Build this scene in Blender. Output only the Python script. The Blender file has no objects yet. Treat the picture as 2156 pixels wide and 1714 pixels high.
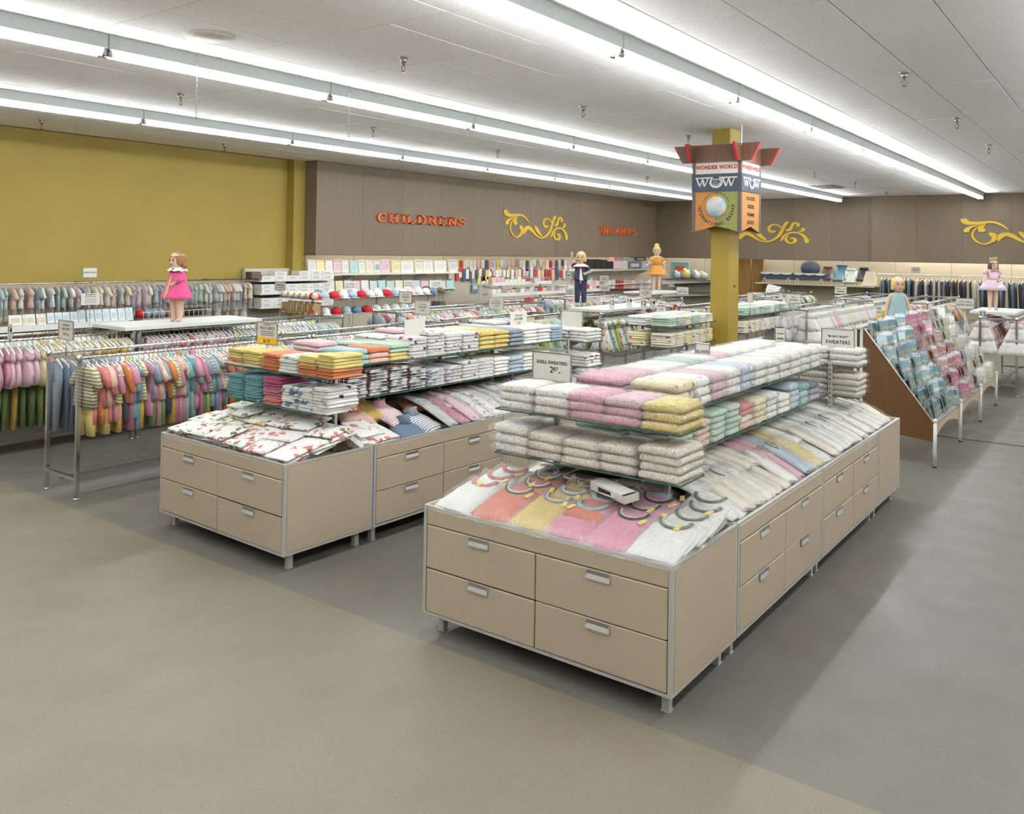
import bpy, bmesh, math, random
from math import sin, cos, pi, radians
from mathutils import Vector, Matrix
random.seed(11)
SC = bpy.context.scene
COL = SC.collection

# ------------------------------------------------------------------ camera, world, exposure
FPX, PCX, PCY = 1803.3, 1078.0, 503.06
YAW, PITCH, ROLL = 0.938589, 0.0140956, -0.0156604
CAM = Vector((0, 0, 2.175))
ZC = 3.9726
_f = Vector((sin(YAW)*cos(PITCH), cos(YAW)*cos(PITCH), sin(PITCH)))
_r = Vector((cos(YAW), -sin(YAW), 0)); _d = -_r.cross(_f)
RGT = cos(ROLL)*_r + sin(ROLL)*_d; DWN = -sin(ROLL)*_r + cos(ROLL)*_d; FWD = _f
cd = bpy.data.cameras.new('camera'); co = bpy.data.objects.new('camera', cd); COL.objects.link(co)
cd.sensor_width = 36.0; cd.lens = FPX/2156*36.0
cd.shift_x = 0.0; cd.shift_y = (PCY-857.0)/2156.0
cd.clip_start = .05; cd.clip_end = 120
co.matrix_world = Matrix(((RGT.x, -DWN.x, -FWD.x, CAM.x), (RGT.y, -DWN.y, -FWD.y, CAM.y), (RGT.z, -DWN.z, -FWD.z, CAM.z), (0, 0, 0, 1)))
SC.camera = co
w = bpy.data.worlds.new('world'); SC.world = w; w.use_nodes = True
w.node_tree.nodes['Background'].inputs[0].default_value = (.82, .86, .9, 1)
w.node_tree.nodes['Background'].inputs[1].default_value = 0.05
SC.view_settings.view_transform = 'Standard'; SC.view_settings.look = 'None'
SC.view_settings.exposure = 1.0; SC.view_settings.gamma = 1.0
SC.view_settings.use_curve_mapping = False
SC.cycles.use_denoising = True
SC.cycles.use_adaptive_sampling = True; SC.cycles.adaptive_threshold = .1
SC.cycles.max_bounces = 6; SC.cycles.diffuse_bounces = 3; SC.cycles.glossy_bounces = 3
SC.cycles.transmission_bounces = 4; SC.cycles.transparent_max_bounces = 14
SC.cycles.sample_clamp_indirect = 4.0
SC.cycles.caustics_reflective = False; SC.cycles.caustics_refractive = False
TUBE_POWER = 27.0          # radiance of the fluorescent tubes

# ------------------------------------------------------------------ pixel helpers (where a line of sight meets a real plane)
def ray(px, py):
    return FWD + RGT*((px-PCX)/FPX) + DWN*((py-PCY)/FPX)
def atz(px, py, z): d = ray(px, py); return CAM + d*((z-CAM.z)/d.z)
def aty(px, py, y): d = ray(px, py); return CAM + d*((y-CAM.y)/d.y)
def atx(px, py, x): d = ray(px, py); return CAM + d*((x-CAM.x)/d.x)
def pix(P):
    v = Vector(P)-CAM; k = FPX/v.dot(FWD)
    return PCX+v.dot(RGT)*k, PCY+v.dot(DWN)*k

# ------------------------------------------------------------------ materials
def lin(c):
    return tuple((x/255/12.92 if x/255 <= .04045 else ((x/255+.055)/1.055)**2.4) for x in c)
class NT:
    def __init__(s, name):
        s.m = bpy.data.materials.new(name); s.m.use_nodes = True
        s.t = s.m.node_tree; s.b = s.t.nodes['Principled BSDF']
    def n(s, typ, **kw):
        x = s.t.nodes.new(typ)
        for k, v in kw.items():
            if k in ('ins',):
                for a, b in v.items():
                    x.inputs[a].default_value = b
            else: setattr(x, k, v)
        return x
    def l(s, a, b): s.t.links.new(a, b)
    def obj(s, scale=(1, 1, 1), which='Object'):
        tc = s.n('ShaderNodeTexCoord'); mp = s.n('ShaderNodeMapping')
        mp.inputs['Scale'].default_value = scale; s.l(tc.outputs[which], mp.inputs[0]); return mp.outputs[0]
    def noise(s, vec, scale, detail=3, rough=.5):
        x = s.n('ShaderNodeTexNoise'); x.inputs['Scale'].default_value = scale
        x.inputs['Detail'].default_value = detail; x.inputs['Roughness'].default_value = rough; s.l(vec, x.inputs['Vector']); return x.outputs['Fac']
    def ramp(s, fac, stops, const=False):
        r = s.n('ShaderNodeValToRGB'); s.l(fac, r.inputs[0]); e = r.color_ramp
        if const: e.interpolation = 'CONSTANT'
        while len(e.elements) < len(stops): e.elements.new(.5)
        for el, (p, c) in zip(e.elements, stops): el.position = p; el.color = (*c, 1) if len(c) == 3 else c
        return r.outputs[0]
    def mix(s, fac, a, b, mode='MIX'):
        x = s.n('ShaderNodeMix', data_type='RGBA', blend_type=mode)
        if hasattr(fac, 'is_linked'): s.l(fac, x.inputs[0])
        else: x.inputs[0].default_value = fac
        for v, i in ((a, 6), (b, 7)):
            if hasattr(v, 'is_linked'): s.l(v, x.inputs[i])
            else: x.inputs[i].default_value = (*v, 1) if len(v) == 3 else v
        return x.outputs[2]
    def bump(s, h, strength=.3, dist=.01):
        x = s.n('ShaderNodeBump'); x.inputs['Strength'].default_value = strength; x.inputs['Distance'].default_value = dist
        s.l(h, x.inputs['Height']); s.l(x.outputs[0], s.b.inputs['Normal'])
    def col(s, c):
        if hasattr(c, 'is_linked'): s.l(c, s.b.inputs['Base Color'])
        else: s.b.inputs['Base Color'].default_value = (*c, 1)
    def set(s, rough=.6, metal=0, spec=.3, **kw):
        s.b.inputs['Roughness'].default_value = rough; s.b.inputs['Metallic'].default_value = metal
        s.b.inputs['Specular IOR Level'].default_value = spec
        for k, v in kw.items(): s.b.inputs[k].default_value = v
_mc = {}
def plain(name, rgb, rough=.6, metal=0, spec=.3, grain=0.0, gs=60):
    if name in _mc: return _mc[name]
    t = NT(name); c = lin(rgb); t.set(rough, metal, spec)
    v = t.obj(); f = t.noise(v, gs, 2)
    k = max(grain, .03)
    t.col(t.ramp(f, [(.3, tuple(x*(1-k) for x in c)), (.7, tuple(min(1, x*(1+k)) for x in c))]))
    _mc[name] = t.m; return t.m
def fade(q):
    g = sum(q)/3
    return tuple(min(240, int(.74*x+.20*g+11)) for x in q)
def cloth(rgb, pat=None, rgb2=None, scale=30., axis='z', rib=0, rgb3=None):
    """woven or knitted fabric; pat: None, stripe, print, floral, check, rib"""
    rgb, rgb2, rgb3 = (None if q is None else fade(q) for q in (rgb, rgb2, rgb3))
    key = ('c', rgb, pat, rgb2, scale, axis, rib, rgb3)
    if key in _mc: return _mc[key]
    t = NT('fabric'); c = lin(rgb); t.set(.85, 0, .12)
    t.b.inputs['Sheen Weight'].default_value = .15
    oi = t.n('ShaderNodeObjectInfo'); v0 = t.obj()
    va = t.n('ShaderNodeVectorMath', operation='SCALE'); t.l(oi.outputs['Random'], va.inputs['Scale']); va.inputs[0].default_value = (3.1, 5.7, 9.3)
    vb = t.n('ShaderNodeVectorMath', operation='ADD'); t.l(v0, vb.inputs[0]); t.l(va.outputs[0], vb.inputs[1]); v = vb.outputs[0]
    f = t.noise(v, 35, 2)
    base = t.ramp(f, [(.3, tuple(x*.93 for x in c)), (.7, tuple(min(1, x*1.05) for x in c))])
    if pat == 'stripe':
        wv = t.n('ShaderNodeTexWave', wave_type='BANDS', bands_direction=axis.upper()); wv.inputs['Scale'].default_value = scale
        wv.inputs['Distortion'].default_value = .6; wv.inputs['Detail Scale'].default_value = 1.5; t.l(v0, wv.inputs['Vector'])
        g = t.ramp(wv.outputs['Fac'], [(0, (0, 0, 0)), (.5, (1, 1, 1))], True)
        base = t.mix(g, base, lin(rgb2))
        if rgb3:
            wv2 = t.n('ShaderNodeTexWave', wave_type='BANDS', bands_direction=axis.upper()); wv2.inputs['Scale'].default_value = scale*.5; t.l(v0, wv2.inputs['Vector'])
            base = t.mix(t.ramp(wv2.outputs['Fac'], [(0, (0, 0, 0)), (.86, (1, 1, 1))], True), base, lin(rgb3))
    elif pat in ('print', 'floral'):
        vo = t.n('ShaderNodeTexVoronoi'); vo.inputs['Scale'].default_value = scale
        nz = t.noise(v, scale*1.1, 3); mx = t.n('ShaderNodeVectorMath', operation='MULTIPLY_ADD')
        cv = t.n('ShaderNodeCombineXYZ'); [t.l(nz, cv.inputs[i]) for i in range(3)]
        t.l(cv.outputs[0], mx.inputs[0]); mx.inputs[1].default_value = (1.6/scale,)*3 if pat == 'print' else (.5/scale,)*3; t.l(v, mx.inputs[2]); t.l(mx.outputs[0], vo.inputs['Vector'])
        thr = .40 if pat == 'print' else .26
        g = t.ramp(vo.outputs['Distance'], [(0, (1, 1, 1)), (thr, (0, 0, 0))], True)
        r1 = lin(rgb2); r2 = lin(rgb3 or rgb2)
        sp = t.n('ShaderNodeSeparateColor'); t.l(vo.outputs['Color'], sp.inputs[0])
        cc = t.ramp(sp.outputs[0], [(0, r1), (.45, r2), (.75, c)], True)
        base = t.mix(g, base, cc)
    elif pat == 'check':
        ck = t.n('ShaderNodeTexChecker'); ck.inputs['Scale'].default_value = scale; t.l(v0, ck.inputs['Vector'])
        base = t.mix(ck.outputs['Fac'], base, lin(rgb2))
    t.col(base)
    if pat == 'rib' or rib:
        wv = t.n('ShaderNodeTexWave', wave_type='BANDS', bands_direction='Y'); wv.inputs['Scale'].default_value = 42; t.l(v0, wv.inputs['Vector'])
        t.bump(wv.outputs['Fac'], .55, .004)
    else:
        t.bump(t.noise(v, 28, 3), .5, .012)
    _mc[key] = t.m; return t.m
def knit(rgb):
    key = ('k', rgb)
    if key in _mc: return _mc[key]
    t = NT('bulky_knit'); c = lin(rgb); t.set(.9, 0, .1); v = t.obj()
    vo = t.n('ShaderNodeTexVoronoi'); vo.inputs['Scale'].default_value = 95; t.l(v, vo.inputs['Vector'])
    t.col(t.ramp(vo.outputs['Distance'], [(.2, tuple(min(1, x*1.06) for x in c)), (.75, tuple(x*.7 for x in c))]))
    t.bump(vo.outputs['Distance'], -.8, .006); _mc[key] = t.m; return t.m

def mk_floor():
    t = NT('vinyl_floor'); v = t.obj()
    sp = t.n('ShaderNodeSeparateXYZ'); t.l(v, sp.inputs[0])
    lt = t.n('ShaderNodeMath', operation='LESS_THAN'); t.l(sp.outputs['X'], lt.inputs[0]); lt.inputs[1].default_value = 3.6
    big = t.noise(v, .7, 3)
    # 12 in tiles whose short streaks turn from one tile to the next
    ck = t.n('ShaderNodeTexChecker'); ck.inputs['Scale'].default_value = 3.28; t.l(v, ck.inputs['Vector'])
    sa = t.noise(t.obj((1, 3.6, 1)), 34, 1, .5); sb = t.noise(t.obj((3.6, 1, 1)), 34, 1, .5)
    sm = t.mix(ck.outputs['Fac'], sa, sb)
    grey = t.mix(big, lin((100, 96, 88)), lin((106, 102, 93)))
    beige = t.mix(big, lin((116, 107, 93)), lin((122, 113, 98)))
    m2 = t.mix(1.0, t.mix(lt.outputs[0], grey, beige), t.ramp(sm, [(.31, (.86, .84, .81)), (.38, (1, 1, 1)), (.64, (1, 1, 1)), (.70, (1.05, 1.05, 1.04))]), 'MULTIPLY')
    sc = t.noise(v, 1.6, 6, .62)
    m3 = t.mix(1.0, m2, t.ramp(sc, [(.38, (.95, .935, .91)), (.5, (1, 1, 1))]), 'MULTIPLY')
    t.col(m3); t.set(.4, 0, .16)
    rr = t.ramp(t.noise(v, 3, 4), [(.3, (.34,)*3), (.7, (.50,)*3)]); t.l(rr, t.b.inputs['Roughness'])
    return t.m
def mk_ceiling():
    t = NT('mineral_fibre_tile'); t.set(.9, 0, .1)
    oi = t.n('ShaderNodeObjectInfo'); v = t.obj()
    n1 = t.noise(v, 55, 3, .7)
    base = t.ramp(oi.outputs['Random'], [(0, lin((240, 238, 234))), (1, lin((245, 243, 240)))])
    t.col(t.mix(1.0, base, t.ramp(n1, [(.33, (.72, .70, .68)), (.43, (1, 1, 1))]), 'MULTIPLY'))
    t.bump(n1, .3, .004); return t.m
def mk_fascia(k=1.0):
    t = NT('walnut_panelling'); v = t.obj((14, 14, .5))
    n1 = t.noise(v, 5, 4, .65); oi = t.n('ShaderNodeObjectInfo')
    c = t.ramp(n1, [(.3, lin((111*k, 96*k, 77*k))), (.7, lin((120*k, 105*k, 86*k)))])
    c = t.mix(1.0, c, t.ramp(oi.outputs['Random'], [(0, (.93, .93, .93)), (1, (1.04, 1.04, 1.04))]), 'MULTIPLY')
    t.col(c); t.set(.5, 0, .3); t.bump(n1, .12, .003); return t.m
def mk_laminate():
    t = NT('beige_laminate'); n1 = t.noise(t.obj((1, 1, 1)), 160, 2); n2 = t.noise(t.obj((3, 3, 40)), 4, 2)
    c = t.ramp(n1, [(.3, lin((170, 154, 132))), (.7, lin((177, 162, 140)))])
    t.col(t.mix(1.0, c, t.ramp(n2, [(.2, (.97,)*3), (.8, (1.02,)*3)]), 'MULTIPLY')); t.set(.42, 0, .35); return t.m
def mk_yellow():
    t = NT('mustard_paint'); n1 = t.noise(t.obj(), 1.2, 4); n2 = t.noise(t.obj(), 120, 2)
    t.col(t.ramp(n1, [(.3, lin((152, 130, 62))), (.7, lin((157, 135, 67)))])); t.set(.6, 0, .25); t.bump(n2, .12, .003); return t.m
def mk_pillar():
    t = NT('yellow_brick_tile'); t.set(.45, 0, .35)
    br = t.n('ShaderNodeTexBrick'); br.offset = 0; t.l(t.obj(), br.inputs['Vector'])
    n2 = t.noise(t.obj((1, 1, 1)), 70, 2); c = t.ramp(n2, [(.3, lin((148, 123, 44))), (.7, lin((156, 132, 52)))])
    t.col(c); vo = t.n('ShaderNodeTexVoronoi'); vo.inputs['Scale'].default_value = 60; vo.inputs['Randomness'].default_value = .15; t.l(t.obj(), vo.inputs['Vector'])
    t.bump(vo.outputs['Distance'], .5, .004); return t.m
def mk_pegboard(rgb, dots=True):
    t = NT('pegboard'); t.set(.6, 0, .2); c = lin(rgb)
    if dots:
        vo = t.n('ShaderNodeTexVoronoi'); vo.inputs['Scale'].default_value = 39; vo.inputs['Randomness'].default_value = 0
        t.l(t.obj((1, 1, 1)), vo.inputs['Vector'])
        t.col(t.ramp(vo.outputs['Distance'], [(0, tuple(x*.25 for x in c)), (.14, c)], True))
    else:
        t.col(t.ramp(t.noise(t.obj(), 8, 2), [(.3, tuple(x*.97 for x in c)), (.7, c)]))
    return t.m
def mk_wood(rgb=(96, 66, 38)):
    t = NT('birch_plywood'); v = t.obj((9, 9, .9)); n1 = t.noise(v, 3, 4, .6); c = lin(rgb)
    t.col(t.ramp(n1, [(.3, tuple(x*.85 for x in c)), (.7, tuple(x*1.12 for x in c))])); t.set(.45, 0, .35); return t.m
def mk_tube():
    t = NT('fluorescent_glow'); t.col((1, 1, 1)); t.b.inputs['Emission Color'].default_value = (.93, .97, 1.0, 1)
    t.b.inputs['Emission Strength'].default_value = TUBE_POWER; return t.m
def mk_plastic(fac=.1, tint=(1, 1, 1)):
    t = NT('clear_film'); o = t.t.nodes['Material Output']
    tr = t.n('ShaderNodeBsdfTransparent'); tr.inputs[0].default_value = (*tint, 1)
    gl = t.n('ShaderNodeBsdfGlossy'); gl.inputs['Roughness'].default_value = .16; gl.inputs[0].default_value = (1, 1, 1, 1)
    df = t.n('ShaderNodeBsdfDiffuse'); df.inputs[0].default_value = (.74, .76, .76, 1)
    n1 = t.noise(t.obj(), 22, 4, .6)
    bp = t.n('ShaderNodeBump'); bp.inputs['Strength'].default_value = .9; bp.inputs['Distance'].default_value = .02
    t.l(n1, bp.inputs['Height']); t.l(bp.outputs[0], gl.inputs['Normal']); t.l(bp.outputs[0], df.inputs['Normal'])
    m1 = t.n('ShaderNodeMixShader'); m1.inputs[0].default_value = .45; t.l(gl.outputs[0], m1.inputs[1]); t.l(df.outputs[0], m1.inputs[2])
    m2 = t.n('ShaderNodeMixShader'); t.l(tr.outputs[0], m2.inputs[1]); t.l(m1.outputs[0], m2.inputs[2])
    f = t.ramp(n1, [(.35, (fac*.6,)*3), (.62, (fac*1.2,)*3), (.72, (min(1, fac*3.2),)*3)]); t.l(f, m2.inputs[0])
    t.l(m2.outputs[0], o.inputs[0]); return t.m
def mk_glass():
    t = NT('shelf_glass'); o = t.t.nodes['Material Output']
    tr = t.n('ShaderNodeBsdfTransparent'); tr.inputs[0].default_value = (.95, .975, .965, 1)
    gl = t.n('ShaderNodeBsdfGlossy'); gl.inputs['Roughness'].default_value = .03
    lw = t.n('ShaderNodeLayerWeight'); lw.inputs[0].default_value = .5
    pw = t.n('ShaderNodeMath', operation='POWER'); t.l(lw.outputs['Facing'], pw.inputs[0]); pw.inputs[1].default_value = 5.0
    fr = t.n('ShaderNodeMath', operation='MULTIPLY_ADD'); t.l(pw.outputs[0], fr.inputs[0]); fr.inputs[1].default_value = .55; fr.inputs[2].default_value = .04
    m2 = t.n('ShaderNodeMixShader'); t.l(fr.outputs[0], m2.inputs[0]); t.l(tr.outputs[0], m2.inputs[1]); t.l(gl.outputs[0], m2.inputs[2])
    t.l(m2.outputs[0], o.inputs[0]); return t.m
M = {}
M['floor'] = mk_floor(); M['tile'] = mk_ceiling(); M['fascia'] = mk_fascia(); M['lam'] = mk_laminate()
M['yellow'] = mk_yellow(); M['pillar'] = mk_pillar(); M['wood'] = mk_wood(); M['tube'] = mk_tube()
M['peg'] = mk_pegboard((176, 158, 134)); M['board'] = mk_pegboard((190, 181, 160), False); M['low'] = mk_pegboard((196, 188, 172), False)
M['film'] = mk_plastic(.13); M['film2'] = mk_plastic(.26); M['glass'] = mk_glass()
M['glassedge'] = plain('green_glass_edge', (58, 92, 84), .15, 0, .5)
M['alu'] = plain('brushed_aluminium', (182, 180, 173), .4, .25, .5)
M['chrome'] = plain('chrome', (205, 205, 205), .14, .95, .5)
M['steel'] = plain('grey_steel', (160, 158, 152), .3, .8, .5)
M['whitemetal'] = plain('white_enamel', (215, 214, 208), .35, 0, .4)
M['housing'] = plain('fixture_enamel', (200, 206, 206), .4, 0, .35)
M['white'] = plain('white_card', (208, 204, 193), .7, 0, .2)
M['ink'] = plain('black_ink', (48, 38, 38), .7, 0, .1)
M['greyink'] = plain('grey_ink', (120, 112, 104), .7, 0, .1)
M['yellowcard'] = plain('yellow_card', (226, 178, 40), .7, 0, .2)
M['clear'] = plain('clear_styrene', (214, 214, 208), .2, 0, .5)
M['dark'] = plain('dark_gap', (52, 44, 36), .8)
M['brown'] = plain('brown_trim', (96, 82, 72), .5)
M['redcap'] = plain('red_felt', (186, 30, 40), .7)
M['black'] = plain('black_plastic', (46, 44, 44), .5)
M['orange'] = plain('orange_letter', (212, 104, 52), .5, 0, .3)
M['gold'] = plain('yellow_scroll', (208, 172, 56), .5, 0, .3)
M['skin'] = plain('mannequin_skin', (206, 174, 152), .5, 0, .3)
M['brass'] = plain('sprinkler_brass', (150, 120, 92), .35, .7, .5)

# ------------------------------------------------------------------ mesh building
class MB:
    def __init__(s): s.v = []; s.f = []; s.mi = []; s.sm = []; s.T = Matrix.Identity(4); s.m = 0; s.smooth = False
    def add(s, vs, fs):
        b = len(s.v); s.v += [tuple(s.T @ Vector(p)) for p in vs]
        for f in fs: s.f.append([b+i for i in f]); s.mi.append(s.m); s.sm.append(s.smooth)
        return s
    def box(s, x0, x1, y0, y1, z0, z1):
        return s.add([(x0, y0, z0), (x1, y0, z0), (x1, y1, z0), (x0, y1, z0), (x0, y0, z1), (x1, y0, z1), (x1, y1, z1), (x0, y1, z1)],
                     [(3, 2, 1, 0), (4, 5, 6, 7), (0, 1, 5, 4), (1, 2, 6, 5), (2, 3, 7, 6), (3, 0, 4, 7)])
    def cbox(s, c, d, R=None):
        o = s.T; s.T = s.T @ Matrix.Translation(c) @ (R.to_4x4() if R else Matrix.Identity(4))
        s.box(-d[0]/2, d[0]/2, -d[1]/2, d[1]/2, -d[2]/2, d[2]/2); s.T = o; return s
    def rbox(s, x0, x1, y0, y1, z0, z1, r=.005):
        """box with chamfered edges"""
        vs = []; X, Y, Z = (x0, x1), (y0, y1), (z0, z1)
        idx = {}
        for i in (0, 1):
            for j in (0, 1):
                for k in (0, 1):
                    for a in range(3):
                        p = [X[i], Y[j], Z[k]]; sg = [1-2*i, 1-2*j, 1-2*k]
                        q = [p[n]+(0 if n == a else sg[n]*r) for n in range(3)]
                        idx[i, j, k, a] = len(vs); vs.append(q)
        fs = []
        for a in range(3):
            for e in (0, 1):
                b, c = [(1, 2), (2, 0), (0, 1)][a]
                ring = []
                for (u, v2) in ((0, 0), (1, 0), (1, 1), (0, 1)):
                    t = [0, 0, 0]; t[a] = e; t[b] = u; t[c] = v2; ring.append(idx[(*t, a)])
                fs.append(ring if e else ring[::-1])
        for a in range(3):
            b, c = [(1, 2), (2, 0), (0, 1)][a]
            for u in (0, 1):
                for v2 in (0, 1):
                    t0 = [0, 0, 0]; t0[b] = u; t0[c] = v2; t1 = list(t0); t1[a] = 1
                    f = [idx[(*t0, b)], idx[(*t0, c)], idx[(*t1, c)], idx[(*t1, b)]]
                    fs.append(f if (u ^ v2) else f[::-1])
        for i in (0, 1):
            for j in (0, 1):
                for k in (0, 1):
                    f = [idx[i, j, k, n] for n in range(3)]; fs.append(f if (i+j+k) % 2 else f[::-1])
        return s.add(vs, fs)
    def tube(s, pts, r, n=8, cap=True):
        pts = [Vector(p) for p in pts]; rs = r if isinstance(r, (list, tuple)) else [r]*len(pts)
        vs = []; fs = []; up = Vector((0, 0, 1))
        d0 = (pts[1]-pts[0]).normalized(); ref = up if abs(d0.z) < .9 else Vector((1, 0, 0))
        u = d0.cross(ref).normalized()
        for i, p in enumerate(pts):
            d = ((pts[min(i+1, len(pts)-1)]-pts[max(i-1, 0)])).normalized()
            u = (u-d*u.dot(d)).normalized(); v = d.cross(u)
            for k in range(n): a = 2*pi*k/n; vs.append(p+u*(cos(a)*rs[i])+v*(sin(a)*rs[i]))
        for i in range(len(pts)-1):
            for k in range(n): fs.append((i*n+k, i*n+(k+1) % n, (i+1)*n+(k+1) % n, (i+1)*n+k))
        if cap: fs.append(tuple(range(n))[::-1]); fs.append(tuple(range((len(pts)-1)*n, len(pts)*n)))
        o = s.smooth; s.smooth = n > 5; s.add(vs, fs); s.smooth = o; return s
    def loft(s, rings, closed=True, cap=True):
        n = len(rings[0]); vs = [p for r in rings for p in r]; fs = []
        for i in range(len(rings)-1):
            for k in range(n if closed else n-1):
                fs.append((i*n+k, i*n+(k+1) % n, (i+1)*n+(k+1) % n, (i+1)*n+k))
        if cap: fs.append(tuple(range(n))[::-1]); fs.append(tuple(range((len(rings)-1)*n, len(rings)*n)))
        return s.add(vs, fs)
    def prism(s, poly, ax, a, b):
        """2-D outline extruded along axis ax from a to b"""
        def P(u, v, t): return [(t, u, v), (u, t, v), (u, v, t)][ax]
        n = len(poly); vs = [P(u, v, a) for u, v in poly]+[P(u, v, b) for u, v in poly]
        return s.add(vs, [tuple(range(n))[::-1], tuple(range(n, 2*n))]+[(i, (i+1) % n, n+(i+1) % n, n+i) for i in range(n)])
    def ball(s, c, r, n=10, m=7):
        r = (r, r, r) if not isinstance(r, (tuple, list)) else r
        rings = []
        for i in range(1, m):
            t = pi*i/m; rings.append([(c[0]+r[0]*sin(t)*cos(2*pi*k/n), c[1]+r[1]*sin(t)*sin(2*pi*k/n), c[2]+r[2]*cos(t)) for k in range(n)])
        vs = [p for q in rings for p in q]+[(c[0], c[1], c[2]+r[2]), (c[0], c[1], c[2]-r[2])]; T, B = len(vs)-2, len(vs)-1; fs = []
        for i in range(m-2):
            for k in range(n): fs.append((i*n+k, (i+1)*n+k, (i+1)*n+(k+1) % n, i*n+(k+1) % n))
        for k in range(n): fs.append((T, k, (k+1) % n)); fs.append((B, (m-2)*n+(k+1) % n, (m-2)*n+k))
        o = s.smooth; s.smooth = True; s.add(vs, fs); s.smooth = o; return s
    def mesh(s, name, mats):
        me = bpy.data.meshes.new(name); me.from_pydata(s.v, [], s.f)
        for m in (mats if isinstance(mats, (list, tuple)) else [mats]): me.materials.append(m)
        me.polygons.foreach_set('material_index', s.mi); me.polygons.foreach_set('use_smooth', s.sm)
        me.update(); return me
    def build(s, name, mats, parent=None, **kw): return link(name, s.mesh(name, mats), parent, **kw)
def link(name, me, parent=None, loc=None, rot=None, mat=None, scale=None):
    o = bpy.data.objects.new(name, me); COL.objects.link(o)
    if parent is not None: o.parent = parent
    if loc is not None: o.location = loc
    if rot is not None: o.rotation_euler = rot
    if scale is not None: o.scale = scale
    if mat is not None: setmat(o, mat)
    return o
def setmat(o, m, i=0):
    o.material_slots[i].link = 'OBJECT'; o.material_slots[i].material = m
ORD = ['first', 'second', 'third', 'fourth', 'fifth', 'sixth', 'seventh', 'eighth', 'ninth', 'tenth', 'eleventh', 'twelfth', 'thirteenth', 'fourteenth', 'fifteenth', 'sixteenth', 'seventeenth', 'eighteenth', 'nineteenth', 'twentieth']
TENS = {20: 'twenty', 30: 'thirty', 40: 'forty', 50: 'fifty', 60: 'sixty', 70: 'seventy', 80: 'eighty', 90: 'ninety'}
TH = {20: 'twentieth', 30: 'thirtieth', 40: 'fortieth', 50: 'fiftieth', 60: 'sixtieth', 70: 'seventieth', 80: 'eightieth', 90: 'ninetieth'}
def ordn(k):
    if k < 20: return ORD[k]
    n = k+1; t = n//10*10; return TH[t] if n % 10 == 0 else TENS[t]+'-'+ORD[n % 10-1]
_labels = {}
def tag(o, label, cat, group=None):
    if label in _labels: print('DUP LABEL', label)
    _labels[label] = 1
    o['label'] = label; o['category'] = cat
    if group: o['group'] = group
    return o
def thing(name, label, cat, loc=(0, 0, 0), rz=0, group=None):
    o = bpy.data.objects.new(name, None); COL.objects.link(o); o.empty_display_size = .1
    o.location = loc; o.rotation_euler = (0, 0, rz); return tag(o, label, cat, group)
def struct(o): o['kind'] = 'structure'; return o
def text_mesh(s, size, depth=0.0, align='CENTER', bold=0.0, sx=1.0):
    cu = bpy.data.curves.new('lettering', 'FONT'); cu.body = s; cu.size = size; cu.align_x = align; cu.align_y = 'CENTER'
    cu.extrude = depth; cu.offset = bold; cu.resolution_u = 2
    o = bpy.data.objects.new('lettering', cu); COL.objects.link(o)
    me = bpy.data.meshes.new_from_object(o.evaluated_get(bpy.context.evaluated_depsgraph_get()))
    bpy.data.objects.remove(o); bpy.data.curves.remove(cu)
    if sx != 1: me.transform(Matrix.Diagonal((sx, 1, 1, 1)))
    return me
# ================================================================== ROOM SHELL
b = MB(); b.box(-7, 28.2, -9, 14.6, -.12, 0)
floor_ = struct(b.build('floor', M['floor']))
b = MB(); b.box(11.545, 11.575, -9, 4.4, .0, .004); struct(b.build('trim_1', M['dark'])).name = 'trim_1'
b = MB(); b.box(-7, 28.2, -9, 14.6, ZC+.014, ZC+.15)
ceil_ = struct(b.build('ceiling', plain('ceiling_grid', (150, 145, 138), .8)))
# lay-in tiles 2 x 4 ft, each its own piece where it shows large
tb = MB(); tb.rbox(-.6055, .6055, -.3025, .3025, 0, .016, .003); tile_me = tb.mesh('ceiling_tile', M['tile'])
cand = []
for i in range(-6, 23):
    for j in range(-14, 24):
        cx, cy = .02+1.22*(i+.5), .56+.61*(j+.5)
        if cx > 28 or cy > 14.1: continue
        d = (Vector((cx, cy, ZC))-CAM).dot(FWD); vis = False
        if d > .6:
            x, y = pix((cx, cy, ZC)); vis = -60 < x < 2216 and -60 < y < 560
        cand.append((0 if vis else 1, d if d > 0 else 50-d, cx, cy))
cand.sort(); rest = MB(); tr = random.Random(3)
for k, (v, d, cx, cy) in enumerate(cand):
    dz = tr.uniform(-.0015, .0025)
    if k < 298 and v == 0:
        link('ceiling_tile', tile_me, ceil_, (cx, cy, ZC+dz))
    else: rest.box(cx-.6075, cx+.6075, cy-.3025, cy+.3025, ZC+dz, ZC+.016)
o = rest.build('ceiling_tile_field', M['tile'], ceil_); o['kind'] = 'stuff'

def wall(name, x0, x1, y0, y1, z0, z1, m):
    b = MB(); b.box(x0, x1, y0, y1, z0, z1); return struct(b.build(name, m))
wl = wall('wall_left', -7, 11.84, 14.2, 14.5, 0, ZC+.02, M['yellow'])
b = MB(); b.box(11.5, 11.84, 13.98, 14.2, 0, ZC+.01); b.build('pilaster', M['yellow'], wl)
b = MB(); b.box(1.0, 5.2, 14.165, 14.2, .5, 1.53); b.build('pegboard', M['peg'], wl)
b = MB(); b.box(5.21, 11.4, 14.165, 14.2, .5, 1.53); b.build('pegboard', M['peg'], wl)
wb = wall('wall_back', 11.84, 28.1, 14.2, 14.5, 0, ZC+.02, M['board'])
for k in range(10):
    b = MB(); b.rbox(11.86+k*1.53, 11.86+(k+1)*1.53-.012, 14.18, 14.2, .4, 2.4, .004); b.build('wall_panel', M['board'], wb)
wr = wall('wall_right', 27.8, 28.1, -9, 14.2, 0, ZC+.02, M['board'])
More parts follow.
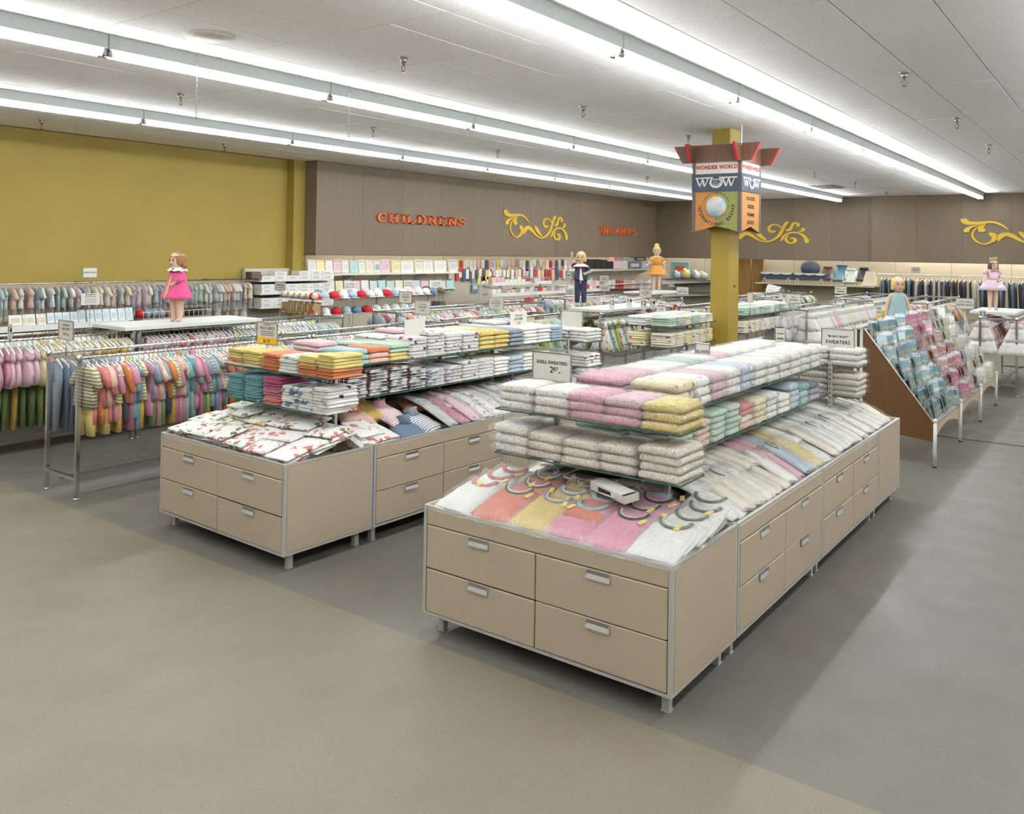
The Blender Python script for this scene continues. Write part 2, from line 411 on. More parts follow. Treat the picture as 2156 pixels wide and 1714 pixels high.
for k in range(12):
    b = MB(); b.rbox(27.78, 27.8, 13.6-(k+1)*1.53+.012, 13.6-k*1.53, .4, 2.4, .004); b.build('wall_panel', M['board'], wr)
wall('wall_near', -7.3, -7, -9, 14.5, 0, ZC+.02, plain('cream_paint', (196, 188, 170), .7))
wall('wall_front', -7, 28.1, -9.3, -9, 0, ZC+.02, plain('cream_paint', (196, 188, 170), .7))
# walnut fascias: boards side by side under a dark cap
def fascia(name, pts_fn, n, wdt, z0=2.045, z1=3.945):
    root = struct(bpy.data.objects.new(name, None)); COL.objects.link(root)
    for k in range(n):
        b = MB(); pts_fn(b, k*wdt, (k+1)*wdt-.004, z0, z1); b.build('fascia_board', M['fascia'], root)
    for (za, zb) in ((z1, ZC+.012), (z0-.02, z0)):
        b = MB(); pts_fn(b, -.01, n*wdt+.005, za, zb, .012); b.build('edge_strip', M['brown'], root)
    return root
fascia('trim_2', lambda b, a, c, z0, z1, e=0: b.box(11.83+a, 11.83+c, 13.62-e, 13.66, z0, z1), 12, 1.272)
fascia('trim_3', lambda b, a, c, z0, z1, e=0: b.box(11.79-e, 11.83, 13.62-e+a, 13.62+c, z0, z1), 1, .58)
fascia('trim_4', lambda b, a, c, z0, z1, e=0: b.box(27.1-e, 27.14, 13.62-c, 13.62-a, z0, z1), 6, 1.195)
fascia('trim_5', lambda b, a, c, z0, z1, e=0: b.box(26.96-e, 27.0, 6.45-c, 6.45-a, z0, z1), 12, 1.22)
b = MB(); b.box(27.0, 27.14, 6.41, 6.45, 2.045, 3.945); struct(b.build('trim_6', M['fascia']))
# concealed valance lamps behind the fascias wash the cream wall panels below
def valance(loc, sx, rz, power):
    l = bpy.data.lights.new('valance_lamp', 'AREA'); l.shape = 'RECTANGLE'; l.size = sx; l.size_y = .12; l.energy = power; l.color = (1, .95, .84)
    o = bpy.data.objects.new('valance_lamp', l); COL.objects.link(o); o.location = loc; o.rotation_euler = (0, 0, rz)
valance((19.5, 13.95, 2.6), 15, 0, 60); valance((27.5, 7, 2.6), 13, pi/2, 64); valance((27.4, 0, 2.6), 12, pi/2, 56)

# raised slab-serif letters on the left fascia
def arc(b, cx, cy, rx, ry, t0, t1, wd, d0, d1, n=14):
    rings = []
    for i in range(n+1):
        t = radians(t0+(t1-t0)*i/n); c, s_ = cos(t), sin(t)
        o = (cx+rx*c, cy+ry*s_); q = (cx+(rx-wd)*c, cy+(ry-wd*.75)*s_)
        rings.append([(o[0], o[1], d0), (q[0], q[1], d0), (q[0], q[1], d1), (o[0], o[1], d1)])
    b.loft(rings)
def bar(b, x0, y0, x1, y1, wd, d0, d1):
    dx, dy = x1-x0, y1-y0; L = math.hypot(dx, dy); nx, ny = -dy/L*wd/2, dx/L*wd/2
    b.prism([(x0+nx, y0+ny), (x0-nx, y0-ny), (x1-nx, y1-ny), (x1+nx, y1+ny)], 2, d0, d1)
def letter(ch, d0=0, d1=.22):
    b = MB(); R = lambda x0, y0, x1, y1: b.box(x0, x1, y0, y1, d0, d1)
    def stem(x, w=.17, top=True, bot=True):
        R(x, 0, x+w, 1)
        if top: R(x-.1, .87, x+w+.1, 1)
        if bot: R(x-.1, 0, x+w+.1, .13)
    if ch == 'C': arc(b, .48, .5, .42, .5, 55, 320, .17, d0, d1, 18); R(.70, .66, .82, 1); R(.72, .02, .82, .26)
    if ch == 'H': stem(.12); stem(.62); R(.2, .43, .7, .57)
    if ch == 'I': stem(.22)
    if ch == 'L': stem(.14); R(.2, 0, .82, .13); R(.70, 0, .82, .36)
    if ch == 'D': stem(.12); arc(b, .36, .5, .5, .5, -90, 90, .16, d0, d1); R(.1, .87, .4, 1); R(.1, 0, .4, .13)
    if ch == 'R': stem(.12); arc(b, .45, .73, .32, .27, -90, 90, .15, d0, d1); R(.2, .87, .5, 1); R(.2, .46, .5, .58); bar(b, .5, .5, .76, .06, .17, d0, d1); R(.64, 0, .92, .13)
    if ch == 'E': stem(.12); R(.2, .87, .84, 1); R(.2, 0, .84, .13); R(.2, .44, .6, .56); R(.73, .68, .84, 1); R(.73, 0, .84, .32); R(.5, .36, .6, .64)
    if ch == 'N': stem(.1, .15); stem(.66, .15, bot=False); bar(b, .2, .92, .72, .06, .18, d0, d1)
    if ch == 'S': arc(b, .45, .74, .36, .26, 30, 270, .15, d0, d1); arc(b, .45, .28, .38, .28, -150, 90, .15, d0, d1); R(.7, .72, .8, 1); R(.06, 0, .16, .3)
    if ch == 'F': stem(.14); R(.2, .87, .84, 1); R(.73, .64, .84, 1); R(.2, .44, .6, .56); R(.5, .34, .6, .66)
    if ch == 'A': bar(b, .16, .05, .46, .96, .16, d0, d1); bar(b, .46, .96, .78, .05, .2, d0, d1); R(.25, .3, .68, .42); R(0, 0, .32, .12); R(.6, 0, .96, .12)
    if ch == 'T': stem(.36, top=False); R(.02, .87, .88, 1); R(.02, .62, .13, 1); R(.77, .62, .88, 1)
    return b
def wallword(wordtxt, x0, x1, px0, px1, h, label):
    za, zb = aty(*px0, 13.62).z, aty(*px1, 13.62).z; zm = (za+zb)/2; ws = [.58 if c in 'I' else 1 for c in wordtxt]; p = (x1-x0)/sum(ws)
    root = thing('wall_lettering', label, 'sign', (x0, 13.62, zm-h/2))
    for k, ch in enumerate(wordtxt):
        b = letter(ch); lb = MB(); lb.T = Matrix.Translation((sum(ws[:k])*p, 0, 0)) @ Matrix(((p*.98, 0, 0, 0), (0, 0, -.22, 0), (0, h, 0, 0), (0, 0, 0, 1)))
        lb.add(b.v, b.f); lb.build('letter', M['orange'], root)
wallword('CHILDRENS', 13.48, 16.63, (791, 458.5), (981, 467.5), .21, 'orange raised slab-serif CHILDRENS lettering on the walnut fascia')
wallword('INFANTS', 23.15, 25.66, (1260, 485.5), (1340, 488), .235, 'orange raised slab-serif INFANTS lettering on the walnut fascia')
# leafy scrolls cut from yellow board
SCROLL = [[(992, 122, 18), (996, 140, 25), (1008, 155, 26), (1040, 156, 19), (1085, 150, 14), (1115, 172, 10), (1138, 212, 2)],
 [(1003, 224, 16), (1003, 208, 20), (1012, 190, 15), (1030, 177, 9), (1062, 165, 4)], [(1050, 222, 16), (1052, 208, 25), (1050, 190, 15), (1064, 163, 4)],
 [(1058, 168, 4), (1032, 198, 6), (1022, 245, 8), (1035, 290, 9), (1060, 311, 9), (1084, 292, 13), (1094, 262, 19), (1086, 238, 23), (1074, 232, 14)],
 [(1104, 291, 2), (1108, 268, 16), (1118, 245, 27), (1135, 240, 28), (1158, 262, 19), (1182, 292, 12), (1215, 309, 10), (1247, 290, 12), (1270, 255, 15), (1282, 212, 15), (1292, 172, 15), (1302, 146, 17), (1308, 140, 5)],
 [(1168, 218, 3), (1180, 238, 20), (1196, 268, 20), (1218, 298, 8)],
 [(1282, 205, 4), (1272, 176, 9), (1252, 163, 11), (1232, 175, 12), (1227, 203, 13), (1240, 226, 19), (1254, 214, 16)],
 [(1298, 212, 14), (1314, 206, 16), (1322, 182, 12), (1328, 156, 13), (1340, 150, 13), (1350, 165, 14), (1344, 180, 14)],
 [(1350, 221, 8), (1366, 216, 14), (1370, 200, 14), (1360, 195, 8)],
 [(1274, 302, 5), (1284, 284, 13), (1292, 256, 12), (1318, 231, 12), (1350, 234, 12), (1374, 262, 16), (1384, 298, 18), (1382, 318, 14)],
 [(1308, 252, 5), (1298, 284, 11), (1308, 312, 13), (1326, 316, 14), (1337, 298, 16), (1330, 276, 13), (1316, 284, 9)]]
def scroll(name, label, F):
    b = MB(); b.smooth = False
    for st in SCROLL:
        P = [Vector((p[0], p[1], p[2])) for p in st]; Q = []
        for i in range(len(P)-1):
            p0, p1, p2, p3 = P[max(i-1, 0)], P[i], P[i+1], P[min(i+2, len(P)-1)]
            for k in range(5):
                t = k/5; Q.append(.5*((2*p1)+(p2-p0)*t+(2*p0-5*p1+4*p2-p3)*t*t+(3*p1-p0-3*p2+p3)*t**3))
        Q.append(P[-1]); rings = []
        for i, q in enumerate(Q):
            a, c = Q[max(i-1, 0)], Q[min(i+1, len(Q)-1)]; dx, dy = c.x-a.x, c.y-a.y; L = math.hypot(dx, dy) or 1
            wd = max(1.0, q.z)/2; nx, ny = -dy/L*wd, dx/L*wd
            if i in (0, len(Q)-1): nx *= .55; ny *= .55
            rings.append([F(q.x+nx, q.y+ny, 0), F(q.x-nx, q.y-ny, 0), F(q.x-nx, q.y-ny, .03), F(q.x+nx, q.y+ny, .03)])
        b.loft(rings)
    tag(b.build(name, M['gold']), label, 'wall ornament', 'yellow scrolls on the fascia')
uu = lambda x: (x-980)/410
def zz(y): return 3.315-(y-115)/210*.80
scroll('scroll_ornament', 'yellow leafy scroll ornament on fascia between CHILDRENS and INFANTS', lambda x, y, d: (18.15+uu(x)*3.17, 13.62-d, zz(y)-.02))
scroll('scroll_ornament', 'yellow leafy scroll ornament on fascia behind the yellow pillar', lambda x, y, d: (27.1-d, 11.5-uu(x)*3.15, zz(y)+.02))
scroll('scroll_ornament', 'yellow leafy scroll ornament cut by the photo edge above the tutu mannequin', lambda x, y, d: (26.96-d, 4.09-uu(x)*3.15, zz(y)))

# ------------------------------------------------------------------ fluorescent rows
fb = MB(); fb.box(0, 2.44, -.07, .07, ZC-.118, ZC+.006); fb.prism([(-.03, ZC-.118), (.03, ZC-.118), (.012, ZC-.14), (-.012, ZC-.14)], 0, 0, 2.44); house_me = fb.mesh('housing', M['housing'])
tb = MB(); tb.tube([(.035, 0, 0), (2.405, 0, 0)], .019, 8); tube_me = tb.mesh('tube', M['tube'])
sb = MB(); sb.cbox((0, 0, .012), (.022, .042, .055)); sb.tube([(-.02, 0, 0), (.02, 0, 0)], .021, 10); sock_me = sb.mesh('lamp_holder', M['steel'])
def fixture(x, y, L, label, grp):
    t = thing('fluorescent_light', label, 'ceiling light', (x, y, 0), 0, grp)
    h = link('housing', house_me, t, scale=(L/2.44, 1, 1))
    for s_ in (-.038, .038):
        link('tube', tube_me, t, (0, s_, ZC-.162), scale=(L/2.44, 1, 1))
        for e in (.02, L-.02): link('lamp_holder', sock_me, t, (e, s_, ZC-.162))
    return t
rows = [('left', 10.76, 6.27-2.49*3, 2.49, 11), ('middle', 7.2, 3.85-2.5*3, 2.5, 12), ('right', 3.5, 6.2-2.53*4, 2.53, 12)]
ends = {'left': 'along the yellow wall', 'middle': 'passing behind the pillar sign', 'right': 'nearest the right, passing right of the pillar'}
for nm, y, x0, L, n in rows:
    for k in range(n):
        fixture(x0+k*L, y, L-.01, f'{ordn(k)} strip light of the row {ends[nm]}', 'fluorescent strip lights')
for y_, nm_ in ((-.12, 'straight over the camera'), (-3.75, 'in the row after the overhead one')):
    gp = bpy.data.objects.new('light_row', None); COL.objects.link(gp); gp['kind'] = 'group'
    for k in range(11): fixture(-4+k*2.5, y_, 2.49, f'{ORD[k]} strip light {nm_}, outside the picture', 'strip lights outside the picture').parent = gp

# sprinklers, ceiling speaker, vent, sign chains
sp_me = []
b = MB(); b.smooth = True; b.tube([(0, 0, .004), (0, 0, -.012)], [.055, .045], 12); b.tube([(0, 0, -.012), (0, 0, -.06)], [.042, .022], 12); sp_me.append(b.mesh('escutcheon', M['steel']))
b = MB(); b.tube([(0, 0, -.06), (0, 0, -.085)], .012, 8)
for s_ in (-1, 1): b.tube([(0, s_*.012, -.082), (0, s_*.022, -.105), (0, s_*.012, -.128), (0, 0, -.135)], .0045, 5)
b.tube([(0, 0, -.135), (0, 0, -.140)], .024, 10); sp_me.append(b.mesh('sprinkler_head', M['brass']))
sname = ['near the ceiling middle, nearest the camera', 'between the two left light rows', 'over the yellow wall at far left', 'over the yellow wall, second along', 'second between the two left light rows', 'third between the two left light rows', 'second along from the nearest, before the sign pillar', 'right of the right-hand light row, nearest', 'right of the right-hand light row, second', 'right of the right-hand light row, third', 'just before the pillar', 'between the left rows close to the walnut wall', 'just past the pillar', 'past the ceiling vent', 'near the far walnut wall']
spx = [(850, 120), (381, 197), (88, 252), (473, 302), (786, 268), (1048, 316), (1228, 223), (1904, 152), (2015, 248), (2082, 305), (1449, 285), (1363, 372), (1715, 360), (1800, 383), (1866, 404)]
for p, s_ in zip(spx, sname):
    q = atz(*p, ZC); t = thing('fire_sprinkler', 'pendent fire sprinkler, '+s_, 'sprinkler', (q.x, q.y, ZC), 0, 'ceiling sprinklers')
    link('escutcheon', sp_me[0], t); link('sprinkler_head', sp_me[1], t)
q = atz(440, 77, ZC); t = thing('ceiling_speaker', 'round white perforated ceiling speaker above the left light row', 'speaker', (q.x, q.y, ZC))
b = MB(); b.tube([(0, 0, .004), (0, 0, -.012)], [.215, .2], 32); b.build('speaker_plate', M['white'], t)
b = MB(); b.tube([(0, 0, -.012), (0, 0, -.018)], [.13, .12], 24); b.build('speaker_grille', plain('grille', (196, 192, 184), .6), t)
t = thing('ceiling_vent', 'grey louvred air vent in the ceiling behind the pillar sign', 'vent', (22.7, 6.55, ZC))
b = MB(); b.box(-.6, .6, -.3, .3, -.012, .004); b.build('vent_frame', M['steel'], t)
for k in range(7):
    b = MB(); b.cbox((0, -.24+k*.08, -.016), (1.1, .05, .012)); b.build('louvre', plain('vent_grey', (120, 116, 110), .5), t)
def chain(p, L, label):
    q = atz(*p, ZC); b = MB()
    n = int(L/.028)
    for k in range(n):
        z = -k*.028; dx = .008 if k % 2 else 0; dy = 0 if k % 2 else .008
        b.tube([(dx, dy, z), (dx*.3, dy*.3, z-.034)], .0028, 4); b.tube([(-dx, -dy, z), (-dx*.3, -dy*.3, z-.034)], .0028, 4)
    o = b.build('sign_chain', M['steel']); o.location = (q.x, q.y, ZC); tag(o, label, 'chain', 'empty sign chains')
chain((416, 112), .62, 'thin steel chain hanging from the ceiling at upper left, nearer one'); chain((736, 181), .60, 'thin steel chain hanging from the ceiling, second one along')
chain((1562, 262), .28, 'short steel chain beside the top of the yellow pillar')

# ------------------------------------------------------------------ pillar and sign kiosk
b = MB(); b.box(11.65, 12.02, 4.707, 4.98, 0, ZC+.012)
pil = tag(struct(b.build('pillar', M['pillar'])), 'square mustard-yellow textured pillar carrying the pagoda sign', 'pillar')
for k, (z, dy) in enumerate(((1.73, .14),)):
    b = MB(); b.tube([(11.87, 4.709, z), (11.87, 4.700, z)], .03, 12); b.build('fire_alarm_button', M['brown'], pil)
KX0, KX1, KY0, KY1 = 11.45, 12.17, 4.475, 5.155
ki = thing('pagoda_sign', 'four-sided WONDER WORLD sign with brown pagoda top round the yellow pillar', 'sign', (0, 0, 0))
mor, mgr = plain('sign_orange', (176, 122, 62), .6), plain('sign_green', (132, 132, 76), .6)
mbl, mred = plain('sign_blue', (66, 72, 86), .6), plain('sign_red_ink', (170, 42, 42), .6)
mwood, mredge = mk_wood((110, 78, 60)), plain('red_edge', (190, 48, 54), .5)
def side(kind, P):
    """P(u, z, d): u across the face as you read it, z up, d outwards"""
    W = 1.0
    def slab(name, poly, m, d0, d1, par=ki):
        b = MB(); n = len(poly); vs = [P(u, z, d0) for u, z in poly]+[P(u, z, d1) for u, z in poly]
        b.add(vs, [tuple(range(n))[::-1], tuple(range(n, 2*n))]+[(i, (i+1) % n, n+(i+1) % n, n+i) for i in range(n)]); return b.build(name, m, par)
    top = slab('white_band', [(.0, 3.31), (1, 3.31), (1, 3.49), (0, 3.49)], M['white'], 0, .02)
    band = slab('blue_band', [(-.03, 3.06), (1.03, 3.06), (1.03, 3.31), (-.03, 3.31)], mbl, 0, .032)
    lo = slab('orange_banner', [(0, 3.06), (0, 2.49), (.5, 2.575), (.5, 3.06)], mor, 0, .02)
    lo2 = slab('green_banner' if kind == 'front' else 'orange_banner', [(.5, 3.06), (.5, 2.575), (1, 2.49), (1, 3.06)], mgr if kind == 'front' else mor, 0, .02)
    return top, band, lo, lo2
def put_text(s, size, P, u, z, d, par, m, sx=1.0, bold=0, rot=0, align='CENTER'):
    me = text_mesh(s, size, .0008, align, bold, sx); c_, s_ = cos(rot), sin(rot)
    for v in me.vertices:
        x, y = v.co.x*c_-v.co.y*s_, v.co.x*s_+v.co.y*c_
        v.co = P(u+x, z+y, d+v.co.z)
    me.materials.append(m); return link('lettering', me, par)
def kiosk_side(kind, P, W):
    PN = lambda u, z, d: P(u*W, z, d)
    top, band, lo, lo2 = side(kind, PN)
    put_text("WONDER WORLD", .076*W/.68, P, W/2, 3.40, .022, top, mred, .96, .0025)
    # W O W: slab-topped W either side of an oval emblem with an eagle-like blot
    b = MB(); s = W/.68
    def pl(poly, dd=.036):
        n = len(poly); b.add([P(u*s, z, .032) for u, z in poly]+[P(u*s, z, dd) for u, z in poly], [tuple(range(n))[::-1], tuple(range(n, 2*n))]+[(i, (i+1) % n, n+(i+1) % n, n+i) for i in range(n)])
    pl([(.03, 3.262), (.65, 3.262), (.65, 3.243), (.03, 3.243)])
    for x0 in (.05, .44):
        for k, (ua, ub) in enumerate(((0, .05), (.05, .085), (.085, .12), (.12, .17))):
            za, zb = (3.245, 3.125) if k in (0, 2) else (3.125, 3.245)
            wd = .026 if k in (0, 2) else .014
            pl([(x0+ua-wd/2, za), (x0+ua+wd/2, za), (x0+ub+wd/2, zb), (x0+ub-wd/2, zb)])
    n = 20; ro, ri = [], []
    for k in range(n):
        a = 2*pi*k/n; ro.append((.34+.098*cos(a), 3.185+.078*sin(a))); ri.append((.34+.078*cos(a), 3.188+.060*sin(a)))
    for k in range(n): j = (k+1) % n; pl([ro[k], ri[k], ri[j], ro[j]])
    b.build('wow_letters', M['white'], band)
    b = MB()
    pl2 = [(.34+.078*cos(2*pi*k/n), 3.188+.060*sin(2*pi*k/n)) for k in range(n)]; pl(pl2, .034); b.build('emblem_oval', plain('emblem_grey', (150, 152, 158), .6), band)
    b = MB()
    for poly in ([(.285, 3.225), (.30, 3.23), (.298, 3.155), (.285, 3.165)], [(.30, 3.20), (.325, 3.20), (.325, 3.185), (.30, 3.185)], [(.322, 3.222), (.335, 3.225), (.34, 3.15), (.326, 3.15)], [(.352, 3.235), (.372, 3.215), (.364, 3.15), (.35, 3.145)], [(.372, 3.215), (.398, 3.205), (.392, 3.178), (.372, 3.18)]): pl(poly, .0375)
    b.build('emblem_mark', mbl, band)
    if kind == 'front':
        gc = (W/2, 2.845)
        bb = MB(); bb.ball((0, 0, 0), 1, 20, 13); bb.v = [P(gc[0]+.155*v[0], gc[1]+.155*v[1], .02+.075*v[2]) for v in bb.v]
        t = NT('painted_globe'); n1 = t.noise(t.obj(), 6, 4, .6)
        t.col(t.ramp(n1, [(.42, lin((150, 176, 192))), (.5, lin((176, 190, 188))), (.56, lin((200, 178, 150)))])); t.set(.4)
        bb.build('globe', t.m, lo)
        b2 = MB()
        def pl3(poly): n = len(poly); b2.add([P(u, z, .02) for u, z in poly]+[P(u, z, .0225) for u, z in poly], [tuple(range(n))[::-1], tuple(range(n, 2*n))]+[(i, (i+1) % n, n+(i+1) % n, n+i) for i in range(n)])
        for k in range(16):
            a, a2 = radians(20+k*8.75), radians(20+(k+1)*8.75)
            pl3([(gc[0]+r*cos(q), gc[1]+r*sin(q)) for r, q in ((.196, a), (.196, a2), (.202, a2), (.202, a))])
        for a in (0, 90, 270):
            a = radians(a); cx, cz = gc[0]+.18*cos(a), gc[1]+.18*sin(a); pl3([(cx+.014*cos(a), cz+.014*sin(a)), (cx-.01*sin(a), cz+.01*cos(a)), (cx+.01*sin(a), cz-.01*cos(a))])
        b2.build('compass_ring', M['ink'], lo)
        s = 'INTERNATIONAL BAZAAR'; a0, a1 = radians(172), radians(368)
        for k, ch in enumerate(s):
            if ch == ' ': continue
            a = a0+(a1-a0)*(k+.5)/len(s); r = .25
            put_text(ch, .068, P, gc[0]+r*cos(a), gc[1]+r*sin(a), .021, lo, M['ink'], .8, .0012, a+pi/2)
    else:
        for k, s in enumerate(('PLAYSUITS', 'DRESSES', 'PAJAMAS', 'JACKETS')):
            put_text(s, .072, P, W/2, 2.965-k*.112, .021, lo, M['ink'], .95, .0015)
WY, WX = KY1-KY0, KX1-KX0
kiosk_side('front', lambda u, z, d: (KX0-d, KY1-u, z), WY)
kiosk_side('side', lambda u, z, d: (KX0+u, KY0-d, z), WX)
kiosk_side('side', lambda u, z, d: (KX1-u, KY1+d, z), WX)
kiosk_side('front', lambda u, z, d: (KX1+d, KY0+u, z), WY)
for x in (KX0, KX1):
    for y in (KY0, KY1):
        b = MB(); b.cbox((x, y, 3.0), (.05, .05, 1.03)); b.build('corner_post', M['brown'], ki)
def eave(name, P, half):
    a, c = half
    b = MB(); poly = [(-a, 3.475), (a, 3.475), (c, 3.72), (-c, 3.72)]
    b.add([P(u, z, -.018) for u, z in poly]+[P(u, z, .018) for u, z in poly], [(0, 1, 2, 3), (7, 6, 5, 4), (0, 4, 5, 1), (2, 6, 7, 3)]); r = b.build(name, mwood, ki)
    for s_ in (-1, 1):
        b = MB(); q = [(s_*a, 3.475), (s_*c, 3.72), (s_*(c+.012), 3.72), (s_*(a+.012), 3.475)]
        b.add([P(u, z, -.019) for u, z in q]+[P(u, z, .019) for u, z in q], [(0, 1, 2, 3), (7, 6, 5, 4), (0, 4, 5, 1), (1, 5, 6, 2), (2, 6, 7, 3), (3, 7, 4, 0)]); b.build('red_edge', mredge, r)
cy_, cx_ = (KY0+KY1)/2, (KX0+KX1)/2
for x in (KX0-.03, KX1+.03): eave('eave_board', lambda u, z, d, x=x: (x+d, cy_+u, z), (.50, .63))
for y in (KY0-.01, KY1+.01): eave('eave_board', lambda u, z, d, y=y: (cx_+u, y+d, z), (.50, .63))
# ================================================================== DISPLAY COUNTERS
def frame(o, ang):
    return Matrix.Translation((o[0], o[1], 0)) @ Matrix.Rotation(ang, 4, 'Z')
FR = frame((3.672, 1.735), 0.0); FL = frame((3.738, 4.582), -.0332)
RIM, BOT, CW = .725, .112, 1.545
def counter(F, kind, x0, x1, label):
    t = thing('display_counter', label, 'counter'); t.matrix_world = F @ Matrix.Translation((x0, 0, 0)); L = x1-x0
    W = CW
    # carcass (open bin on top)
    b = MB(); b.box(.012, L-.012, .012, W-.012, BOT+.01, .60); b.build('carcass', M['dark'], t)
    b = MB()
    for (a, c, d, e) in ((.012, .03, .012, W-.012), (L-.03, L-.012, .012, W-.012), (.03, L-.03, .012, .03), (.03, L-.03, W-.03, W-.012)): b.box(a, c, d, e, .60, RIM-.006)
    b.box(.03, L-.03, .03, W-.03, .60, .62); b.build('bin_tray', M['lam'], t)
    b = MB(); r = .016
    b.box(0, L, 0, r, RIM-.014, RIM); b.box(0, L, W-r, W, RIM-.014, RIM); b.box(0, r, r, W-r, RIM-.014, RIM); b.box(L-r, L, r, W-r, RIM-.014, RIM)
    b.build('top_rim', M['alu'], t)
    b = MB(); b.box(0, L, 0, r, BOT, BOT+.016); b.box(0, L, W-r, W, BOT, BOT+.016); b.box(0, r, r, W-r, BOT, BOT+.016); b.box(L-r, L, r, W-r, BOT, BOT+.016); b.build('bottom_rim', M['alu'], t)
    for (x, y) in ((0, 0), (L-.022, 0), (0, W-.022), (L-.022, W-.022)):
        b = MB(); b.box(x, x+.022, y, y+.022, BOT+.016, RIM-.014); b.build('corner_post', M['alu'], t)
    def face(P, w, n):
        """drawers: P(u, z, d) with u along the face, d outwards"""
        def pc(name, u0, u1, z0, z1, d0, d1, m, par, r=.004):
            b = MB(); b.rbox(u0, u1, d0, d1, z0, z1, r); b.v = [P(x, z, y) for x, y, z in b.v]; return b.build(name, m, par)
        pc('apron', .024, w-.024, .619, RIM-.016, -.012, .001, M['lam'], t)
        hw = (w-.048)/2
        for i in range(2):
            for j, (z0, z1) in enumerate(((.376, .613), (.131, .370))):
                u0 = .024+i*hw+.003; u1 = .024+(i+1)*hw-.003; dz = random.uniform(-.0015, .0015); dd = random.uniform(-.002, .003)
                dr = pc('drawer', u0, u1, z0+dz, z1+dz, -.012, .002+dd, M['lam'], t)
                um = (u0+u1)/2; b = MB()
                b.box(um-.07, um+.07, .001, .004, z1-.048, z1-.002); b.box(um-.07, um+.07, .001, .012, z1-.050, z1-.042)
                b.prism([(.012, z1-.046), (.003, z1-.046), (.003, z1-.022)], 0, um-.066, um+.066)
                b.box(um-.07, um-.066, .001, .009, z1-.048, z1-.002); b.box(um+.066, um+.07, .001, .009, z1-.048, z1-.002)
                b.v = [P(x, z, y) for x, y, z in b.v]; b.build('pull', M['alu'], dr)
                b = MB(); b.box(um-.062, um+.062, .0041, .005, z1-.02, z1-.004); b.v = [P(x, z, y) for x, y, z in b.v]; b.build('pull_recess', M['steel'], dr)
    def panel(P, w):
        b = MB(); b.box(.024, w-.024, -.012, .0015, BOT+.018, RIM-.016); b.v = [P(x, z, y) for x, y, z in b.v]; b.build('side_panel', M['lam'], t)
    fx0 = lambda u, z, d: (-d, u, z); fx1 = lambda u, z, d: (L+d, u, z)
    fy0 = lambda u, z, d: (u, -d, z); fy1 = lambda u, z, d: (u, W+d, z)
    if kind == 'near': face(fx0, W, 2); panel(fy0, L); panel(fy1, L)
    elif kind == 'far': face(fx1, W, 2); panel(fy0, L); panel(fy1, L)
    else: face(fy0, L, 2); face(fy1, L, 2)
    for (x, y) in ((.10, .07), (L-.10, .07), (.10, W-.07), (L-.10, W-.07)) if kind != 'mid' else ((.05, .07), (L-.05, .07), (.05, W-.07), (L-.05, W-.07)):
        b = MB(); b.box(x-.019, x+.019, y-.019, y+.019, .008, BOT+.01); b.box(x-.023, x+.023, y-.023, y+.023, 0, .008); b.build('leg', M['alu'], t)
    return t
SEG = [('near', 0, .79), ('mid', .80, 2.325), ('mid', 2.335, 3.86), ('far', 3.87, 4.66)]
for F, nm in ((FR, 'right-hand counter run under sweaters'), (FL, 'left-hand counter run under tees')):
    for (k, a, c), s_ in zip(SEG, ('near end unit', 'second unit', 'third unit', 'far end unit')):
        counter(F, k, a, c, f'beige counter, {s_} of the {nm}')

# ---- glass shelves on slotted posts
def slotted_post(t, x, y, z0, z1, name='slotted_post'):
    b = MB(); b.box(x-.014, x+.014, y-.014, y+.014, z0, z1); p = b.build(name, M['whitemetal'] if False else M['alu'], t)
    b = MB(); z = z0+.05
    while z < z1-.02:
        b.box(x-.0155, x-.0135, y-.004, y+.004, z, z+.018); z += .04
    b.build('slots', M['dark'], p)['kind'] = 'stuff'
def glass_shelf(F, x0, x1, y0, y1, z, label, brk):
    t = thing('glass_shelf', label, 'shelf', group='glass shelves on the counters'); t.matrix_world = F
    b = MB(); b.box(x0, x1, y0, y1, z-.008, z); b.build('glass_pane', M['glass'], t)
    e = .0015; b = MB(); b.box(x0-e, x0, y0, y1, z-.008, z); b.box(x1, x1+e, y0, y1, z-.008, z); b.box(x0, x1, y0-e, y0, z-.008, z); b.box(x0, x1, y1, y1+e, z-.008, z); b.build('glass_edge', M['glassedge'], t)
    for (xa, ya, xb, yb) in brk:
        b = MB(); dx, dy = xb-xa, yb-ya; L = math.hypot(dx, dy); n = Vector((-dy/L, dx/L, 0))*.004
        q = [(xa, ya, z-.009), (xb, yb, z-.009), (xb, yb, z-.02), (xa, ya, z-.07)]
        b.add([tuple(Vector(p)+n) for p in q]+[tuple(Vector(p)-n) for p in q], [(0, 1, 2, 3), (7, 6, 5, 4), (0, 4, 5, 1), (2, 6, 7, 3), (1, 5, 6, 2), (0, 3, 7, 4)]); b.build('bracket', M['steel'], t)
    return t
Z1, Z2 = .975, 1.235; ZM1, ZM2 = .995, 1.255
